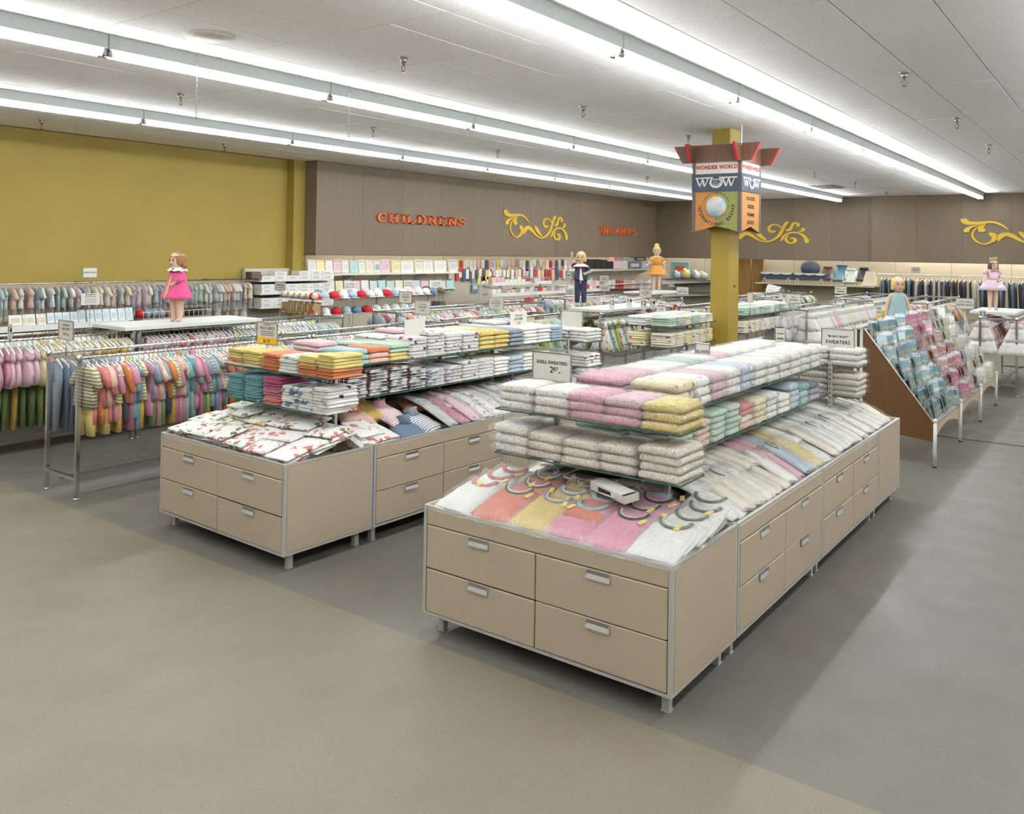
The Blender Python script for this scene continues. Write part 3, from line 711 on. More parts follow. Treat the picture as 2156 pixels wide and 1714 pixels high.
for F, nm in ((FR, 'right-hand counters'), (FL, 'left-hand counters')):
    up = thing('shelf_upright_frame', f'slotted steel uprights in the bins of the {nm}', 'shelf posts'); up.matrix_world = F
    for x in (.76, 2.33, 3.9):
        for y in ((.40, 1.145) if x != 2.33 else (.775,)): slotted_post(up, x, y, .62, 1.26)
    for x in (1.55, 3.1):
        slotted_post(up, x, .775, .62, 1.24)
    for z, lv in ((Z1, 'lower'), (Z2, 'upper')):
        glass_shelf(F, .43, .74, .17, 1.375, z, f'{lv} glass shelf over near end bin, {nm}', [(.75, .40, .45, .40), (.75, 1.145, .45, 1.145)])
        glass_shelf(F, 3.92, 4.23, .17, 1.375, z, f'{lv} glass shelf over far end bin, {nm}', [(3.91, .40, 4.21, .40), (3.91, 1.145, 4.21, 1.145)])
    for z, lv in ((ZM1, 'lower'), (ZM2, 'upper')):
        for xa, xb, w_ in ((.90, 2.32, 'second'), (2.34, 3.76, 'third')):
            glass_shelf(F, xa, xb, .395, 1.15, z, f'{lv} glass shelf along {w_} unit, {nm}', [(1.55 if w_ == 'second' else 3.1, .775, 1.55 if w_ == 'second' else 3.1, .42), (1.55 if w_ == 'second' else 3.1, .775, 1.55 if w_ == 'second' else 3.1, 1.13)])
# two narrower glass-shelf gondolas in line with the pillar
FG = frame((9.98, 4.80), 0.0); FH = frame((12.7, 4.86), 0.0)
for F, L, nm in ((FG, 1.5, 'in front of the pillar'), (FH, 2.7, 'behind the pillar')):
    t = thing('glass_shelf_gondola', f'low beige gondola with glass shelves standing {nm}', 'display unit'); t.matrix_world = F
    b = MB(); b.rbox(0, L, 0, .68, .1, .66, .006); b.build('base_cabinet', M['lam'], t)
    b = MB(); b.box(0, L, 0, .68, .66, .69); b.build('top_rim', M['alu'], t)
    for x in (.06, L-.06):
        for y in (.06, .62):
            b = MB(); b.box(x-.02, x+.02, y-.02, y+.02, 0, .1); b.build('leg', M['alu'], t)
    for x in (.25, L-.25): slotted_post(t, x, .34, .69, 1.26)
    for z, lv in ((.965, 'lower'), (1.235, 'upper')): glass_shelf(F, .02, L-.02, 0, .66, z, f'{lv} glass shelf of the gondola {nm}', [(.25, .34, .25, .05), (L-.25, .34, L-.25, .05), (.25, .34, .25, .61), (L-.25, .34, L-.25, .61)])

# ================================================================== GARMENT RACKS
def garment_rack(label, x0, x1, y0, y1, z=1.2, low=.115, board=None, mat='chrome', name='garment_rack', rz=0):
    t = thing(name, label, 'clothes rack')
    for y in (y0, y1):
        b = MB(); b.tube([(x0, y, z), (x1, y, z)], .0145, 10); b.build('rail', M[mat], t)
    xs = [x0, x1] if x1-x0 < 3.4 else [x0, (x0+x1)/2, x1]
    for x in xs:
        for y in (y0, y1):
            b = MB(); b.box(x-.016, x+.016, y-.016, y+.016, .012, z+.004); b.tube([(x, y, 0), (x, y, .014)], [.03, .024], 10); b.build('post', M[mat], t)
            b = MB(); b.tube([(x-.02, y, z), (x-.004, y, z)], .024, 12); b.ball((x, y, z+.012), .02, 10, 6); b.build('end_cap', M[mat], t)
        b = MB(); b.box(x-.011, x+.011, y0, y1, z-.022, z+.006); b.build('cross_bar', M[mat], t)
        b = MB(); b.box(x-.01, x+.01, y0, y1, low+.04, low+.07); b.build('low_cross_bar', M[mat], t)
    b = MB(); ym = (y0+y1)/2; b.box(x0, x1, ym-.013, ym+.013, low+.02, low+.05); b.build('stretcher', M['steel'], t)
    return t
garment_rack('near chrome two-rail garment rack beside the left-hand counters', 3.735, 6.25, 7.293, 7.815)
garment_rack('second chrome garment rack in line behind the near one', 6.31, 8.75, 7.293, 7.80)
garment_rack('chrome garment rack at the left photo edge under pink rompers', 2.75, 5.27, 9.11, 9.64)
garment_rack('chrome garment rack topped by the board of the pink-coat mannequin', 5.34, 8.39, 9.11, 9.64)
garment_rack('chrome garment rack hung with yellow and blue dresses before the caps', 9.1, 11.3, 7.35, 7.85)
garment_rack('chrome garment rack under the board of the sailor-suit mannequin', 11.75, 14.3, 6.85, 7.42)
garment_rack('chrome garment rack with red dresses behind the sailor mannequin', 14.7, 17.2, 8.0, 8.5)
garment_rack('chrome garment rack between the sailor rack and the pillar', 14.6, 18.6, 6.3, 6.85)
garment_rack('chrome garment rack in front of the cap shelves', 9.6, 13.6, 9.2, 9.7)
garment_rack('chrome garment rack in front of the toiletry racks', 15.0, 19.0, 9.6, 10.15)
garment_rack('chrome garment rack left of the pillar near the far corner', 19.4, 23.0, 7.0, 7.6)
garment_rack('chrome garment rack hung with white slips right of the pillar', 14.4, 18.7, 4.45, 4.98, 1.27)
garment_rack('chrome garment rack far behind the white slips', 20.2, 23.0, 5.0, 5.6, 1.25)
garment_rack('chrome garment rack beside the blue-dress mannequin', 16.2, 19.4, 2.95, 3.55, 1.38)
garment_rack('chrome garment rack of white skirts at the right photo edge', 15.6, 18.4, 1.55, 2.06, 1.22)
def plat(label, x0, x1, y0, y1, z, pts=None):
    t = thing('platform_board', label, 'platform', (0, 0, 0))
    b = MB(); b.rbox(x0, x1, y0, y1, z, z+.045, .004); b.build('white_board', plain('white_board', (206, 208, 202), .55), t)
    return t
plat('white platform board on the rack under the pink-coat mannequin', 5.12, 6.95, 9.02, 9.72, 1.222)
plat('white platform board on the rack under the sailor-suit mannequin', 11.8, 13.9, 6.80, 7.48, 1.222)
plat('white platform board under the orange-dress mannequin', 18.4, 20.0, 9.3, 10.1, 1.19)
plat('white platform board on the rack under the pink-tutu mannequin', 16.2, 17.6, 1.62, 2.3, 1.245)
# low white-backed gondola behind the romper rack
t = thing('low_gondola', 'low white-backed gondola behind the pink romper rack', 'display unit')
b = MB(); b.box(2.0, 8.6, 9.86, 9.92, .0, 1.12); b.build('back_panel', M['low'], t)
b = MB(); b.box(2.0, 8.6, 9.83, 9.98, .0, .07); b.build('plinth', M['low'], t)
# ================================================================== CLOTHING MESHES
def puff(outline, th=.018, inset=.028, seed=0, wob=.006, bias=0):
    """closed cloth shape from a (y, z) outline: front and back panels bulge apart in x"""
    bm = bmesh.new(); rnd = random.Random(seed)
    for sgn in (1, -1):
        vs = [bm.verts.new((0, y, z)) for y, z in outline]
        f = bm.faces.new(vs if sgn > 0 else vs[::-1])
        bmesh.ops.inset_individual(bm, faces=[f], thickness=inset, depth=0, use_even_offset=True)
        for v in f.verts: v.co.x = sgn*th+rnd.uniform(-wob, wob)
        bmesh.ops.triangulate(bm, faces=[f])
    bmesh.ops.remove_doubles(bm, verts=bm.verts, dist=.0004)
    bmesh.ops.recalc_face_normals(bm, faces=bm.faces)
    me = bpy.data.meshes.new('cloth'); bm.to_mesh(me); bm.free()
    me.polygons.foreach_set('use_smooth', [True]*len(me.polygons)); return me
def sym(h): return h+[(-y, z) for y, z in h[::-1] if abs(y) > 1e-6]
def ruffle(z0, z1, w0, w1, d0, d1, n=20, amp=.012, waves=7, rows=5, seed=0, y=0, base=None):
    """gathered skirt or bubble: rings from z0 to z1"""
    b = base or MB(); b.smooth = True; rings = []; rnd = random.Random(seed); ph = rnd.uniform(0, 6)
    for i in range(rows):
        t = i/(rows-1); w = w0+(w1-w0)*t; d = d0+(d1-d0)*t; z = z0+(z1-z0)*t; rg = []
        for k in range(n):
            a = 2*pi*k/n; r = 1+amp*t/max(w, .02)*sin(waves*a+ph+i*.2)
            rg.append((d*cos(a)*r, y+w*sin(a)*r, z+(.006*sin(3*a+ph) if i == rows-1 else 0)))
        rings.append(rg)
    b.loft(rings); return b
TEE = sym([(0, -.095), (.045, -.075), (.105, -.088), (.16, -.125), (.235, -.225), (.185, -.265), (.13, -.205), (.138, -.3), (.15, -.42), (0, -.43)])
TEE_L = sym([(0, -.095), (.045, -.075), (.105, -.088), (.155, -.13), (.225, -.30), (.185, -.325), (.128, -.21), (.135, -.3), (.148, -.41), (0, -.42)])
TOPF = sym([(0, -.105), (.04, -.075), (.08, -.085), (.12, -.10), (.165, -.16), (.13, -.2), (.11, -.19), (.145, -.3), (.185, -.40), (0, -.41)])
PANT = sym([(0, -.36), (.10, -.36), (.118, -.48), (.125, -.66), (.03, -.665), (.006, -.50), (0, -.495)])
SHORT = sym([(0, -.36), (.105, -.36), (.13, -.47), (.14, -.56), (.03, -.565), (.006, -.47), (0, -.465)])
LONGP = sym([(0, -.10), (.11, -.10), (.125, -.25), (.115, -.72), (.03, -.72), (.006, -.28), (0, -.275)])
ROMP = sym([(0, -.11), (.05, -.075), (.065, -.08), (.08, -.16), (.115, -.2), (.15, -.3), (.165, -.39), (.12, -.46), (.05, -.44), (0, -.46)])
CL = {'tee': [puff(TEE, seed=i, wob=.008) for i in range(3)], 'tee_l': [puff(TEE_L, seed=i+5, wob=.008) for i in range(2)], 'top': [puff(TOPF, seed=i+9, wob=.01) for i in range(3)],
      'pants': [puff(PANT, .016, .02, seed=i) for i in range(2)], 'shorts': [puff(SHORT, .016, .02, seed=i) for i in range(2)], 'long': [puff(LONGP, .02, .02, seed=i) for i in range(2)], 'romper': []}
for i in range(3):
    b = MB(); ruffle(-.20, -.46, .085, .10, .03, .045, 18, .018, 6, 5, i, base=b); b.v = [(x, y*(1+.6*sin(pi*min(1, max(0, (-z-.2)/.26)))), z) for x, y, z in b.v]
    for s_ in (-1, 1):
        b.tube([(0, s_*.05, -.09), (0, s_*.075, -.14), (0, s_*.07, -.21)], [.012, .03, .02], 8)
        b.ball((0, s_*.095, -.165), (.03, .045, .04), 8, 6)
    b.loft([[(.02, -.065, -.14), (.02, .065, -.14), (-.02, .065, -.14), (-.02, -.065, -.14)], [(.032, -.085, -.21), (.032, .085, -.21), (-.032, .085, -.21), (-.032, -.085, -.21)]])
    CL['romper'].append(b.mesh('cloth', M['white']))
CL['dress'] = []
for i in range(3):
    b = MB(); ruffle(-.10, -.24, .075, .095, .02, .03, 18, .002, 5, 3, i, base=b); ruffle(-.235, -.56, .095, .21, .03, .055, 26, .02, 8, 5, i+4, base=b)
    for s_ in (-1, 1): b.ball((0, s_*.115, -.14), (.03, .045, .04), 8, 6)
    CL['dress'].append(b.mesh('cloth', M['white']))
CL['slip'] = []
for i in range(3):
    b = MB(); ruffle(-.06, -.14, .07, .09, .018, .025, 16, .002, 5, 3, i, base=b); ruffle(-.14, -.32, .09, .17, .03, .06, 28, .016, 9, 4, i+4, base=b); ruffle(-.31, -.50, .165, .23, .05, .085, 30, .03, 10, 4, i+8, base=b); CL['slip'].append(b.mesh('cloth', M['white']))
for k in CL:
    for me in CL[k]:
        me.materials.clear(); me.materials.append(M['white'])
# hanger: clear styrene arms, wire hook over the rail at the origin
b = MB(); b.tube([(0, -.012, -.010), (0, -.018, .006), (0, -.008, .020), (0, .008, .020), (0, .017, .006), (0, .012, -.018), (0, 0, -.035), (0, 0, -.065)], .003, 5)
b.m = 1; b.loft([[(.006, y, z+.008), (-.006, y, z+.008), (-.006, y, z-.008), (.006, y, z-.008)] for y, z in ((-.15, -.125), (-.07, -.085), (0, -.065), (.07, -.085), (.15, -.125))])
HANG = b.mesh('hanger', [M['steel'], M['clear']])
b = MB(); b.smooth = True
for s_ in (-1, 1): b.tube([(0, s_*.012, -.06), (0, s_*.03, -.045), (0, s_*.026, -.02), (0, s_*.008, -.012)], .006, 5)
HANG2 = HANG
b = MB(); b.cbox((0, 0, -.035), (.003, .045, .065)); b.tube([(0, 0, .03), (0, 0, -.003)], .0012, 3); TAGM = b.mesh('price_tag', M['white'])
def filmbag(w, d, z0, z1, seed):
    rnd = random.Random(seed); b = MB(); b.smooth = True; rings = []
    for i in range(5):
        t = i/4; z = z0+(z1-z0)*t; ww = w*(.45 if i == 0 else 1); rings.append([(d*cos(2*pi*k/10)*rnd.uniform(.8, 1.15), ww*sin(2*pi*k/10)*rnd.uniform(.92, 1.08), z+rnd.uniform(-.015, .015)) for k in range(10)])
    b.loft(rings, cap=False); return b.mesh('garment_bag', M['film2'])
GBAG = [filmbag(.17, .035, -.06, -.62, i) for i in range(3)]

PAL = {'grey-blue': (122, 134, 150), 'teal': (108, 156, 158), 'pink': (198, 124, 144), 'coral': (204, 104, 96), 'lime': (160, 168, 60), 'orange': (206, 108, 52), 'yellow': (216, 190, 92), 'aqua': (140, 182, 180), 'white': (222, 219, 210),
       'rose': (186, 98, 124), 'green': (98, 132, 62), 'gold': (206, 160, 52), 'navy': (58, 58, 76), 'cream': (222, 212, 180), 'lilac': (168, 150, 176), 'peach': (220, 170, 142), 'pale pink': (216, 172, 180), 'mint': (168, 196, 168), 'pale blue': (160, 178, 192), 'red': (184, 50, 52), 'steel blue': (90, 112, 138), 'brown': (118, 86, 64), 'olive': (104, 106, 58), 'black': (50, 48, 48), 'pale yellow': (222, 206, 150), 'pale grey': (180, 180, 178)}
def fab(c, pat=None, c2='white', sc=30., axis='z', c3=None): return cloth(PAL[c], pat, PAL[c2], sc, axis, 0, PAL[c3] if c3 else None)
_cnt = {}
def num(key): _cnt[key] = _cnt.get(key, -1)+1; return _cnt[key]
GR = random.Random(21)
def hang(kind, name, x, y, z, desc, m1, where, cat, grp, m2=None, bottom=None, tagc=None, bag=False, s=1.0, rz=None, noun=None):
    k = num((desc, where)); r = GR
    t = thing(name, f'{ordn(k)} {desc} from near end of {where}', cat, (x, y, z), (r.uniform(-.16, .16) if rz is None else rz), grp)
    t.scale = (s, s, s)
    link('hanger', HANG, t, rot=(0, 0, 0))
    me = r.choice(CL[kind]); link(noun or {'tee': 'shirt', 'tee_l': 'shirt', 'top': 'blouse', 'romper': 'romper_body', 'dress': 'dress_body', 'slip': 'slip_body', 'long': 'trousers'}[kind], me, t, rot=(0, r.uniform(-.05, .05), 0), mat=m1)
    if bottom: link('trousers' if bottom == 'pants' else 'shorts', r.choice(CL[bottom]), t, (r.uniform(-.01, .01), 0, 0), mat=m2)
    if tagc: link('price_tag', TAGM, t, (-.03, r.uniform(-.1, .1), r.uniform(-.42, -.25)), rot=(0, 0, r.uniform(-.3, .3)))
    if bag: link('garment_bag', r.choice(GBAG), t)
    return t
def hang_row(x0, x1, y, z, step, fn):
    x = x0
    while x < x1:
        fn(x, y+GR.uniform(-.006, .006), z); x += step*GR.uniform(.8, 1.25)
def pick(r, L): return r.choice(L)
# near chrome rack, aisle rail: two-piece play sets
seqA = [('yellow and aqua striped', 'yellow', 'stripe', 'steel blue', 'yellow', 'pants'), ('yellow and aqua striped', 'yellow', 'stripe', 'steel blue', 'coral', 'shorts'), ('coral', 'coral', None, None, 'orange', 'shorts'), ('coral', 'coral', None, None, 'yellow', 'pants'), ('peach', 'peach', None, None, 'coral', 'shorts')]
poolA = [('teal', 'teal', None, None, 'teal', 'shorts'), ('peach print', 'peach', 'print', 'cream', 'pink', 'pants'), ('grey-blue', 'grey-blue', None, None, 'green', 'pants'), ('grey-blue', 'grey-blue', None, None, 'grey-blue', 'pants'), ('white and orange striped', 'white', 'stripe', 'orange', 'lime', 'pants'), ('pink', 'pink', None, None, 'rose', 'pants'), ('pink', 'pink', None, None, 'pink', 'shorts'), ('white and aqua striped', 'white', 'stripe', 'teal', 'steel blue', 'shorts'), ('lime', 'lime', None, None, 'yellow', 'pants'), ('grey-blue', 'grey-blue', None, None, 'grey-blue', 'shorts'), ('teal', 'teal', None, None, 'aqua', 'pants'), ('green and yellow striped', 'lime', 'stripe', 'cream', 'gold', 'pants'), ('grey-blue', 'grey-blue', None, None, 'teal', 'pants'), ('orange', 'orange', None, None, 'navy', 'shorts')]
poolB = [('green and yellow striped', 'lime', 'stripe', 'cream', 'gold', 'pants'), ('coral', 'coral', None, None, 'orange', 'pants'), ('teal', 'teal', None, None, 'steel blue', 'pants'), ('gold', 'gold', None, None, 'green', 'shorts'), ('grey-blue', 'grey-blue', None, None, 'steel blue', 'pants'), ('yellow and aqua striped', 'yellow', 'stripe', 'aqua', 'teal', 'pants'), ('aqua', 'aqua', None, None, 'teal', 'shorts'), ('pink', 'pink', None, None, 'orange', 'shorts'), ('steel blue', 'steel blue', None, None, 'navy', 'pants')]
def pset(q, where, grp):
    def f(x, y, z):
        d, c, pat, c2, bc, bt = q(x)
        hang(GR.choice(['tee', 'tee', 'tee_l', 'top']) if x > 3.9 else 'tee', 'play_set', x, y, z, d+' play set', fab(c, pat, c2 or 'white', 11.), where, 'clothes', grp, fab(bc), bt, GR.random() < .3)
    return f
ia = iter(seqA)
def qa(x):
    try: return next(ia)
    except StopIteration: return GR.choice(poolA if x < 5.1 else poolB)
hang_row(3.80, 6.2, 7.293, 1.2, .043, pset(qa, 'the near rack\'s aisle-side rail', 'play sets on the near chrome rack'))
hang_row(6.36, 8.7, 7.293, 1.2, .052, pset(lambda x: GR.choice(poolB+poolA[:4]), 'the second rack\'s aisle-side rail', 'play sets on the second chrome rack'))
def fn_slacks(where, cols, grp):
    def f(x, y, z):
        c = GR.choice(cols); hang('long', 'slacks', x, y, z, c+' pair of slacks', fab(c), where, 'clothes', grp, s=.95)
    return f
hang_row(3.80, 4.25, 7.815, 1.2, .05, fn_slacks('the near rack\'s far rail', ['grey-blue', 'steel blue', 'grey-blue', 'navy'], 'slacks on the near chrome rack'))
def fn_top(where, cols, grp, kinds=('tee', 'top', 'tee'), s=.9, tagp=.1, pats=True, name='hanging_blouse', nn='blouse', bag=False):
    def f(x, y, z):
        c = GR.choice(cols); p = GR.random(); kd = GR.choice(kinds)
        m, d = fab(c), c
        if pats and p < .22: m, d = fab('white', 'stripe', c, 13.), c+' striped'
        elif pats and p < .42: m, d = fab('white', 'print', c, 16., c3=GR.choice(cols)), c+' print'
        hang(kd, name, x, y, z, f'{d} {nn}', m, where, 'clothes', grp, tagc=GR.random() < tagp, s=s, bag=bag)
    return f
mixc = ['white', 'cream', 'pale pink', 'yellow', 'pale blue', 'coral', 'mint', 'orange', 'teal', 'white', 'pale grey', 'rose', 'lime']
hang_row(4.3, 6.2, 7.815, 1.2, .055, fn_top('the near rack\'s far rail', mixc, 'blouses on the near chrome rack'))
hang_row(6.36, 8.7, 7.80, 1.2, .065, fn_top('the second rack\'s far rail', mixc, 'blouses on the second chrome rack'))
# romper rack at the left edge
def romp(cols, where, grp, s=1.0):
    def f(x, y, z):
        c = cols(x); hang('romper', 'bubble_romper', x, y, z, c+' bubble romper', fab(c), where, 'clothes', grp, tagc=GR.random() < .25, s=s*GR.uniform(.95, 1.05))
    return f
hang_row(3.5, 5.22, 9.11, 1.2, .05, romp(lambda x: 'pink' if x < 4.02 and GR.random() < .5 else 'pale pink' if x < 4.22 else GR.choice(['cream', 'cream', 'pale yellow']) if x < 4.75 else GR.choice(['yellow', 'pale yellow', 'cream', 'gold']), 'the left-edge rack', 'bubble rompers on the left-edge rack'))
hang_row(3.5, 5.22, 9.64, 1.2, .07, fn_top('the left-edge rack\'s far rail', ['white', 'cream', 'pale yellow', 'mint', 'gold', 'white'], 'blouses on the left-edge rack'))
def fn_under(x, y, z):
    c = GR.choice(['green', 'green', 'gold', 'olive', 'gold', 'green']); p = GR.random()
    hang('long', 'slacks', x, y, z-.32, c+' pair of slacks', fab(c, 'check', 'lime', 70.) if p < .3 and c == 'green' else fab(c), 'the left-edge rack\'s low rail', 'clothes', 'slacks on the left-edge rack', s=.85)
b = MB(); b.tube([(2.8, 9.33, .88), (5.25, 9.33, .88)], .012, 8); b.build('low_rail', M['chrome'], bpy.data.objects['garment_rack.002'])
hang_row(3.5, 5.2, 9.33, 1.2, .07, fn_under)
hang_row(5.42, 8.3, 9.11, 1.2, .058, romp(lambda x: GR.choice(['pale pink', 'white', 'coral', 'pale pink', 'rose'] if x < 6.5 else ['white', 'mint', 'pale blue', 'pale yellow', 'lime', 'teal', 'lilac']), 'the pink-coat mannequin\'s rack', 'rompers under the pink-coat mannequin', .95))
hang_row(5.42, 8.3, 9.64, 1.2, .08, fn_top('the pink-coat mannequin\'s far rail', ['white', 'mint', 'pale blue', 'yellow', 'red', 'white'], 'blouses under the pink-coat mannequin'))
# racks deeper in the store
def fn_dress(where, cols, grp, s=.9, pats=True, kind='dress', name='hanging_dress', nn='dress'):
    def f(x, y, z):
        c = GR.choice(cols); m, d = fab(c), c
        if pats and GR.random() < .5: c2 = GR.choice(cols); m, d = cloth(PAL['white'], 'print', PAL[c], 20., 'z', 0, PAL[c2]), c+' print'
        hang(kind, name, x, y, z, f'{d} {nn}', m, where, 'clothes', grp, s=s, tagc=GR.random() < .15)
    return f
def two(x0, x1, ya, yb, z, st, f): hang_row(x0, x1, ya, z, st, f); hang_row(x0, x1, yb, z, st*1.4, f)
two(9.16, 11.25, 7.35, 7.85, 1.2, .07, fn_top('the rack before the caps', ['gold', 'steel blue', 'lime', 'pale pink', 'teal', 'yellow', 'mint'], 'dresses on the rack before the caps', ('top', 'tee_l', 'dress'), 1.0, pats=False, name='hanging_dress', nn='dress'))
two(11.82, 14.25, 6.85, 7.42, 1.2, .075, fn_dress('the sailor mannequin\'s rack', ['orange', 'lime', 'navy', 'red', 'gold', 'rose', 'teal', 'green'], 'print dresses under the sailor mannequin', 1.05))
two(14.76, 17.15, 8.0, 8.5, 1.2, .12, fn_dress('the red-dress rack', ['red', 'red', 'gold', 'rose', 'white'], 'dresses on the red-dress rack'))
two(14.66, 18.5, 6.3, 6.85, 1.2, .11, fn_dress('the rack before the pillar', ['olive', 'rose', 'gold', 'cream', 'coral', 'pale blue', 'white'], 'dresses between sailor rack and pillar'))
two(9.66, 13.5, 9.2, 9.7, 1.2, .11, fn_top('the rack in front of the caps', mixc, 'tops on the rack by the caps'))
two(15.06, 18.9, 9.6, 10.15, 1.2, .14, fn_top('the rack by the toiletries', mixc, 'tops on the rack by the toiletries'))
two(19.46, 22.9, 7.0, 7.6, 1.2, .13, fn_top('the rack near the far corner', ['white', 'mint', 'yellow', 'red', 'steel blue', 'green'], 'tops on the rack near the far corner'))
two(14.5, 18.6, 4.45, 4.98, 1.27, .10, fn_dress('the white-slip rack', ['white', 'white', 'white', 'cream', 'white', 'white', 'white', 'pale pink'], 'white slips right of the pillar', 1.1, False, 'slip', 'hanging_slip', 'slip'))
two(20.26, 22.9, 5.0, 5.6, 1.25, .12, fn_dress('the rack past the slips', ['white', 'pale blue', 'lilac', 'white', 'peach'], 'dresses past the slips', .9))
two(16.3, 19.3, 2.95, 3.55, 1.38, .12, fn_top('the blue-dress mannequin\'s rack', ['pale blue', 'gold', 'white', 'rose', 'yellow', 'pale grey', 'white'], 'dresses by the blue-dress mannequin', ('dress', 'top', 'tee_l'), 1.2, pats=False, name='hanging_dress', nn='dress'))
two(15.66, 18.3, 1.55, 2.06, 1.22, .12, fn_dress('the tutu mannequin\'s rack', ['white', 'white', 'pale pink', 'white', 'coral'], 'skirts under the tutu mannequin', 1.15, False, 'slip', 'hanging_skirt', 'skirt'))
# wall rails over pegboard: bagged baby clothes
def rail(label, p0, p1, r=.013, br=None):
    t = thing('wall_rail', label, 'rail'); b = MB(); b.tube([p0, p1], r, 8); b.build('tube', M['chrome'], t)
    d = Vector(p1)-Vector(p0)
    for k in range(int(d.length/1.2)+1):
        q = Vector(p0)+d.normalized()*min(d.length, k*1.2+.05); e = br
        b = MB(); b.tube([q, Vector((q.x+e[0], q.y+e[1], q.z))], .008, 6); b.build('bracket', M['steel'], t)
    return t
rail('chrome rail of bagged baby clothes under the yellow wall', (3.5, 13.7, 1.555), (10.35, 13.7, 1.56), br=(0, .46))
rail('lower chrome rail of hats and bags right of the pink-coat mannequin', (8.4, 13.7, 1.09), (10.3, 13.7, 1.10), br=(0, .46))
pb = ['pale yellow', 'pale pink', 'pale blue', 'grey-blue', 'mint', 'cream', 'white', 'pale grey', 'peach', 'lilac']
def fn_bagged(x, y, z):
    c = GR.choice(pb) if GR.random() > .02 else 'red'
    hang(GR.choice(['romper', 'tee', 'top']), 'bagged_baby_outfit', x, y, z, f'{c} bagged baby outfit', fab(c), 'the yellow wall rail', 'clothes', 'bagged baby outfits under the yellow wall', bag=True, s=.9)
x = 5.6
while x < 10.25:
    fn_bagged(x, 13.7, 1.555); x += GR.uniform(.075, .125) if GR.random() > .04 else .35
# slacks along the far right wall
rail('chrome rail of slacks along the far right wall', (27.2, 6.3, 1.66), (27.2, 2.4, 1.66), br=(.6, 0))
y = 6.2
while y > 2.5:
    c = GR.choice(['navy', 'black', 'black', 'steel blue', 'navy', 'pale grey', 'steel blue', 'black'])
    t = hang('long', 'slacks', 27.2, y, 1.64, c+' pair of slacks', fab(c), 'the far right wall rail', 'clothes', 'slacks on the far right wall', s=1.25, rz=pi/2+GR.uniform(-.3, .3))
    q = link('hang_tag', TAGM, t, (.06, GR.uniform(-.06, .06), -.06), mat=M[GR.choice(['yellowcard', 'white', 'orange', 'yellowcard'])]); q.scale = (1, 1.6, 1.4)
    y -= GR.uniform(.09, .14)
# ================================================================== FOLDED GOODS
def folded_mesh(w, d, t, seed, soft=.5):
    """folded garment: w along y, d back along +x from the folded front edge, t high"""
    r = random.Random(seed); b = MB(); b.smooth = True; rings = []
    n = 8
    for i in range(n):
        u = i/(n-1); e = 1-abs(2*u-1)**6; y = (u-.5)*w*(1 if 0 < i < n-1 else .985)
        tt = t*(.80+.20*e)*r.uniform(.94, 1.06); fx = r.uniform(-.006, .006)+(.008 if i in (0, n-1) else 0); q = t*r.uniform(-.05, .05)
        nt = .013 if t < .033 else .002
        pf = [(d, 0), (.012+fx, 0), (fx, tt*.12), (fx-.002, tt*.3), (fx-.003+nt, tt*.48+q), (fx-.002+nt, tt*.52+q), (fx, tt*.7), (fx+.006, tt*.9), (.024+fx, tt), (d*.3, tt*(1.03+soft*r.uniform(0, .12))), (d*.65, tt*(1.0+soft*r.uniform(-.05, .14))), (d-.012, tt*.96), (d, tt*.8)]
        rings.append([(x, y, z) for x, z in pf])
    b.loft(rings); return b
FOLD = {}
def fold(w, d, t, v=3):
    key = (w, d, t)
    if key not in FOLD: FOLD[key] = [folded_mesh(w, d, t, hash(key) % 1000+i).mesh('folded_cloth', M['white']) for i in range(v)]
    return random.choice(FOLD[key])
def crumple_bag(w, d, t, seed, tips=True):
    r = random.Random(seed); b = MB(); b.smooth = True; rings = []
    for i in range(9):
        u = i/8; y = (u-.5)*(w+.03); s_ = .35 if i in (0, 8) else 1
        rings.append([(x+r.uniform(-.008, .008), y+r.uniform(-.008, .008), t*.5+(z-t*.5)*s_+r.uniform(-.003, .005)) for x, z in ((d+.01, -.0), (-.008, -.0), (-.018, t*.5), (-.008, t+.005), (d*.35, t+.010), (d*.7, t+.009), (d+.01, t+.004), (d+.03, t*.5))])
    b.loft(rings)
    if tips:
        for s_ in (-1, 1):
            y = s_*(w/2+.012); b.add([(-.01, y, .004), (.05, y, t*.7), (-.025, y+s_*r.uniform(.02, .045), t*r.uniform(.2, .7))], [(0, 1, 2)])
    return b.mesh('plastic_bag', M['film'])
BAGS = {}
def bagfor(w, d, t):
    key = (w, d, t)
    if key not in BAGS: BAGS[key] = [crumple_bag(w, d, t, i+7) for i in range(3)]
    return random.choice(BAGS[key])
FRN = random.Random(5)
def stack(F, x, y, z, n, w, d, t, cols, kind, where, rz=0, bag=False, name='folded_shirt', mats=None, cat='clothes', grp=None, mat_fn=None, jit=1.0):
    """n folded garments piled at frame point (x, y, z); cols/mats listed from the bottom up"""
    zz_ = z; out = []
    for i in range(n):
        c = cols[min(i, len(cols)-1)]; m = mats[min(i, len(mats)-1)] if mats else mat_fn(c) if mat_fn else fab(c)
        pos = 'top' if i == n-1 and n > 1 else 'bottom' if i == 0 and n > 1 else f'{ORD[n-1-i]}-from-top'
        lab = f'{pos} {c} {kind}, {where}' if n > 1 else f'{c} {kind}, {where}'
        o = link(name, fold(w, d, t), None, mat=m)
        o.matrix_world = F @ Matrix.Translation((x+FRN.uniform(-.006, .006)*jit, y+FRN.uniform(-.006, .006)*jit, zz_)) @ Matrix.Rotation(rz+FRN.uniform(-.05, .05)*jit, 4, 'Z') @ Matrix.Diagonal((1, 1, FRN.uniform(.92, 1.05), 1))
        tag(o, lab, cat, grp)
        if bag: link('plastic_bag', bagfor(w, d, t), o)
        zz_ += t*.97; out.append(o)
    return out
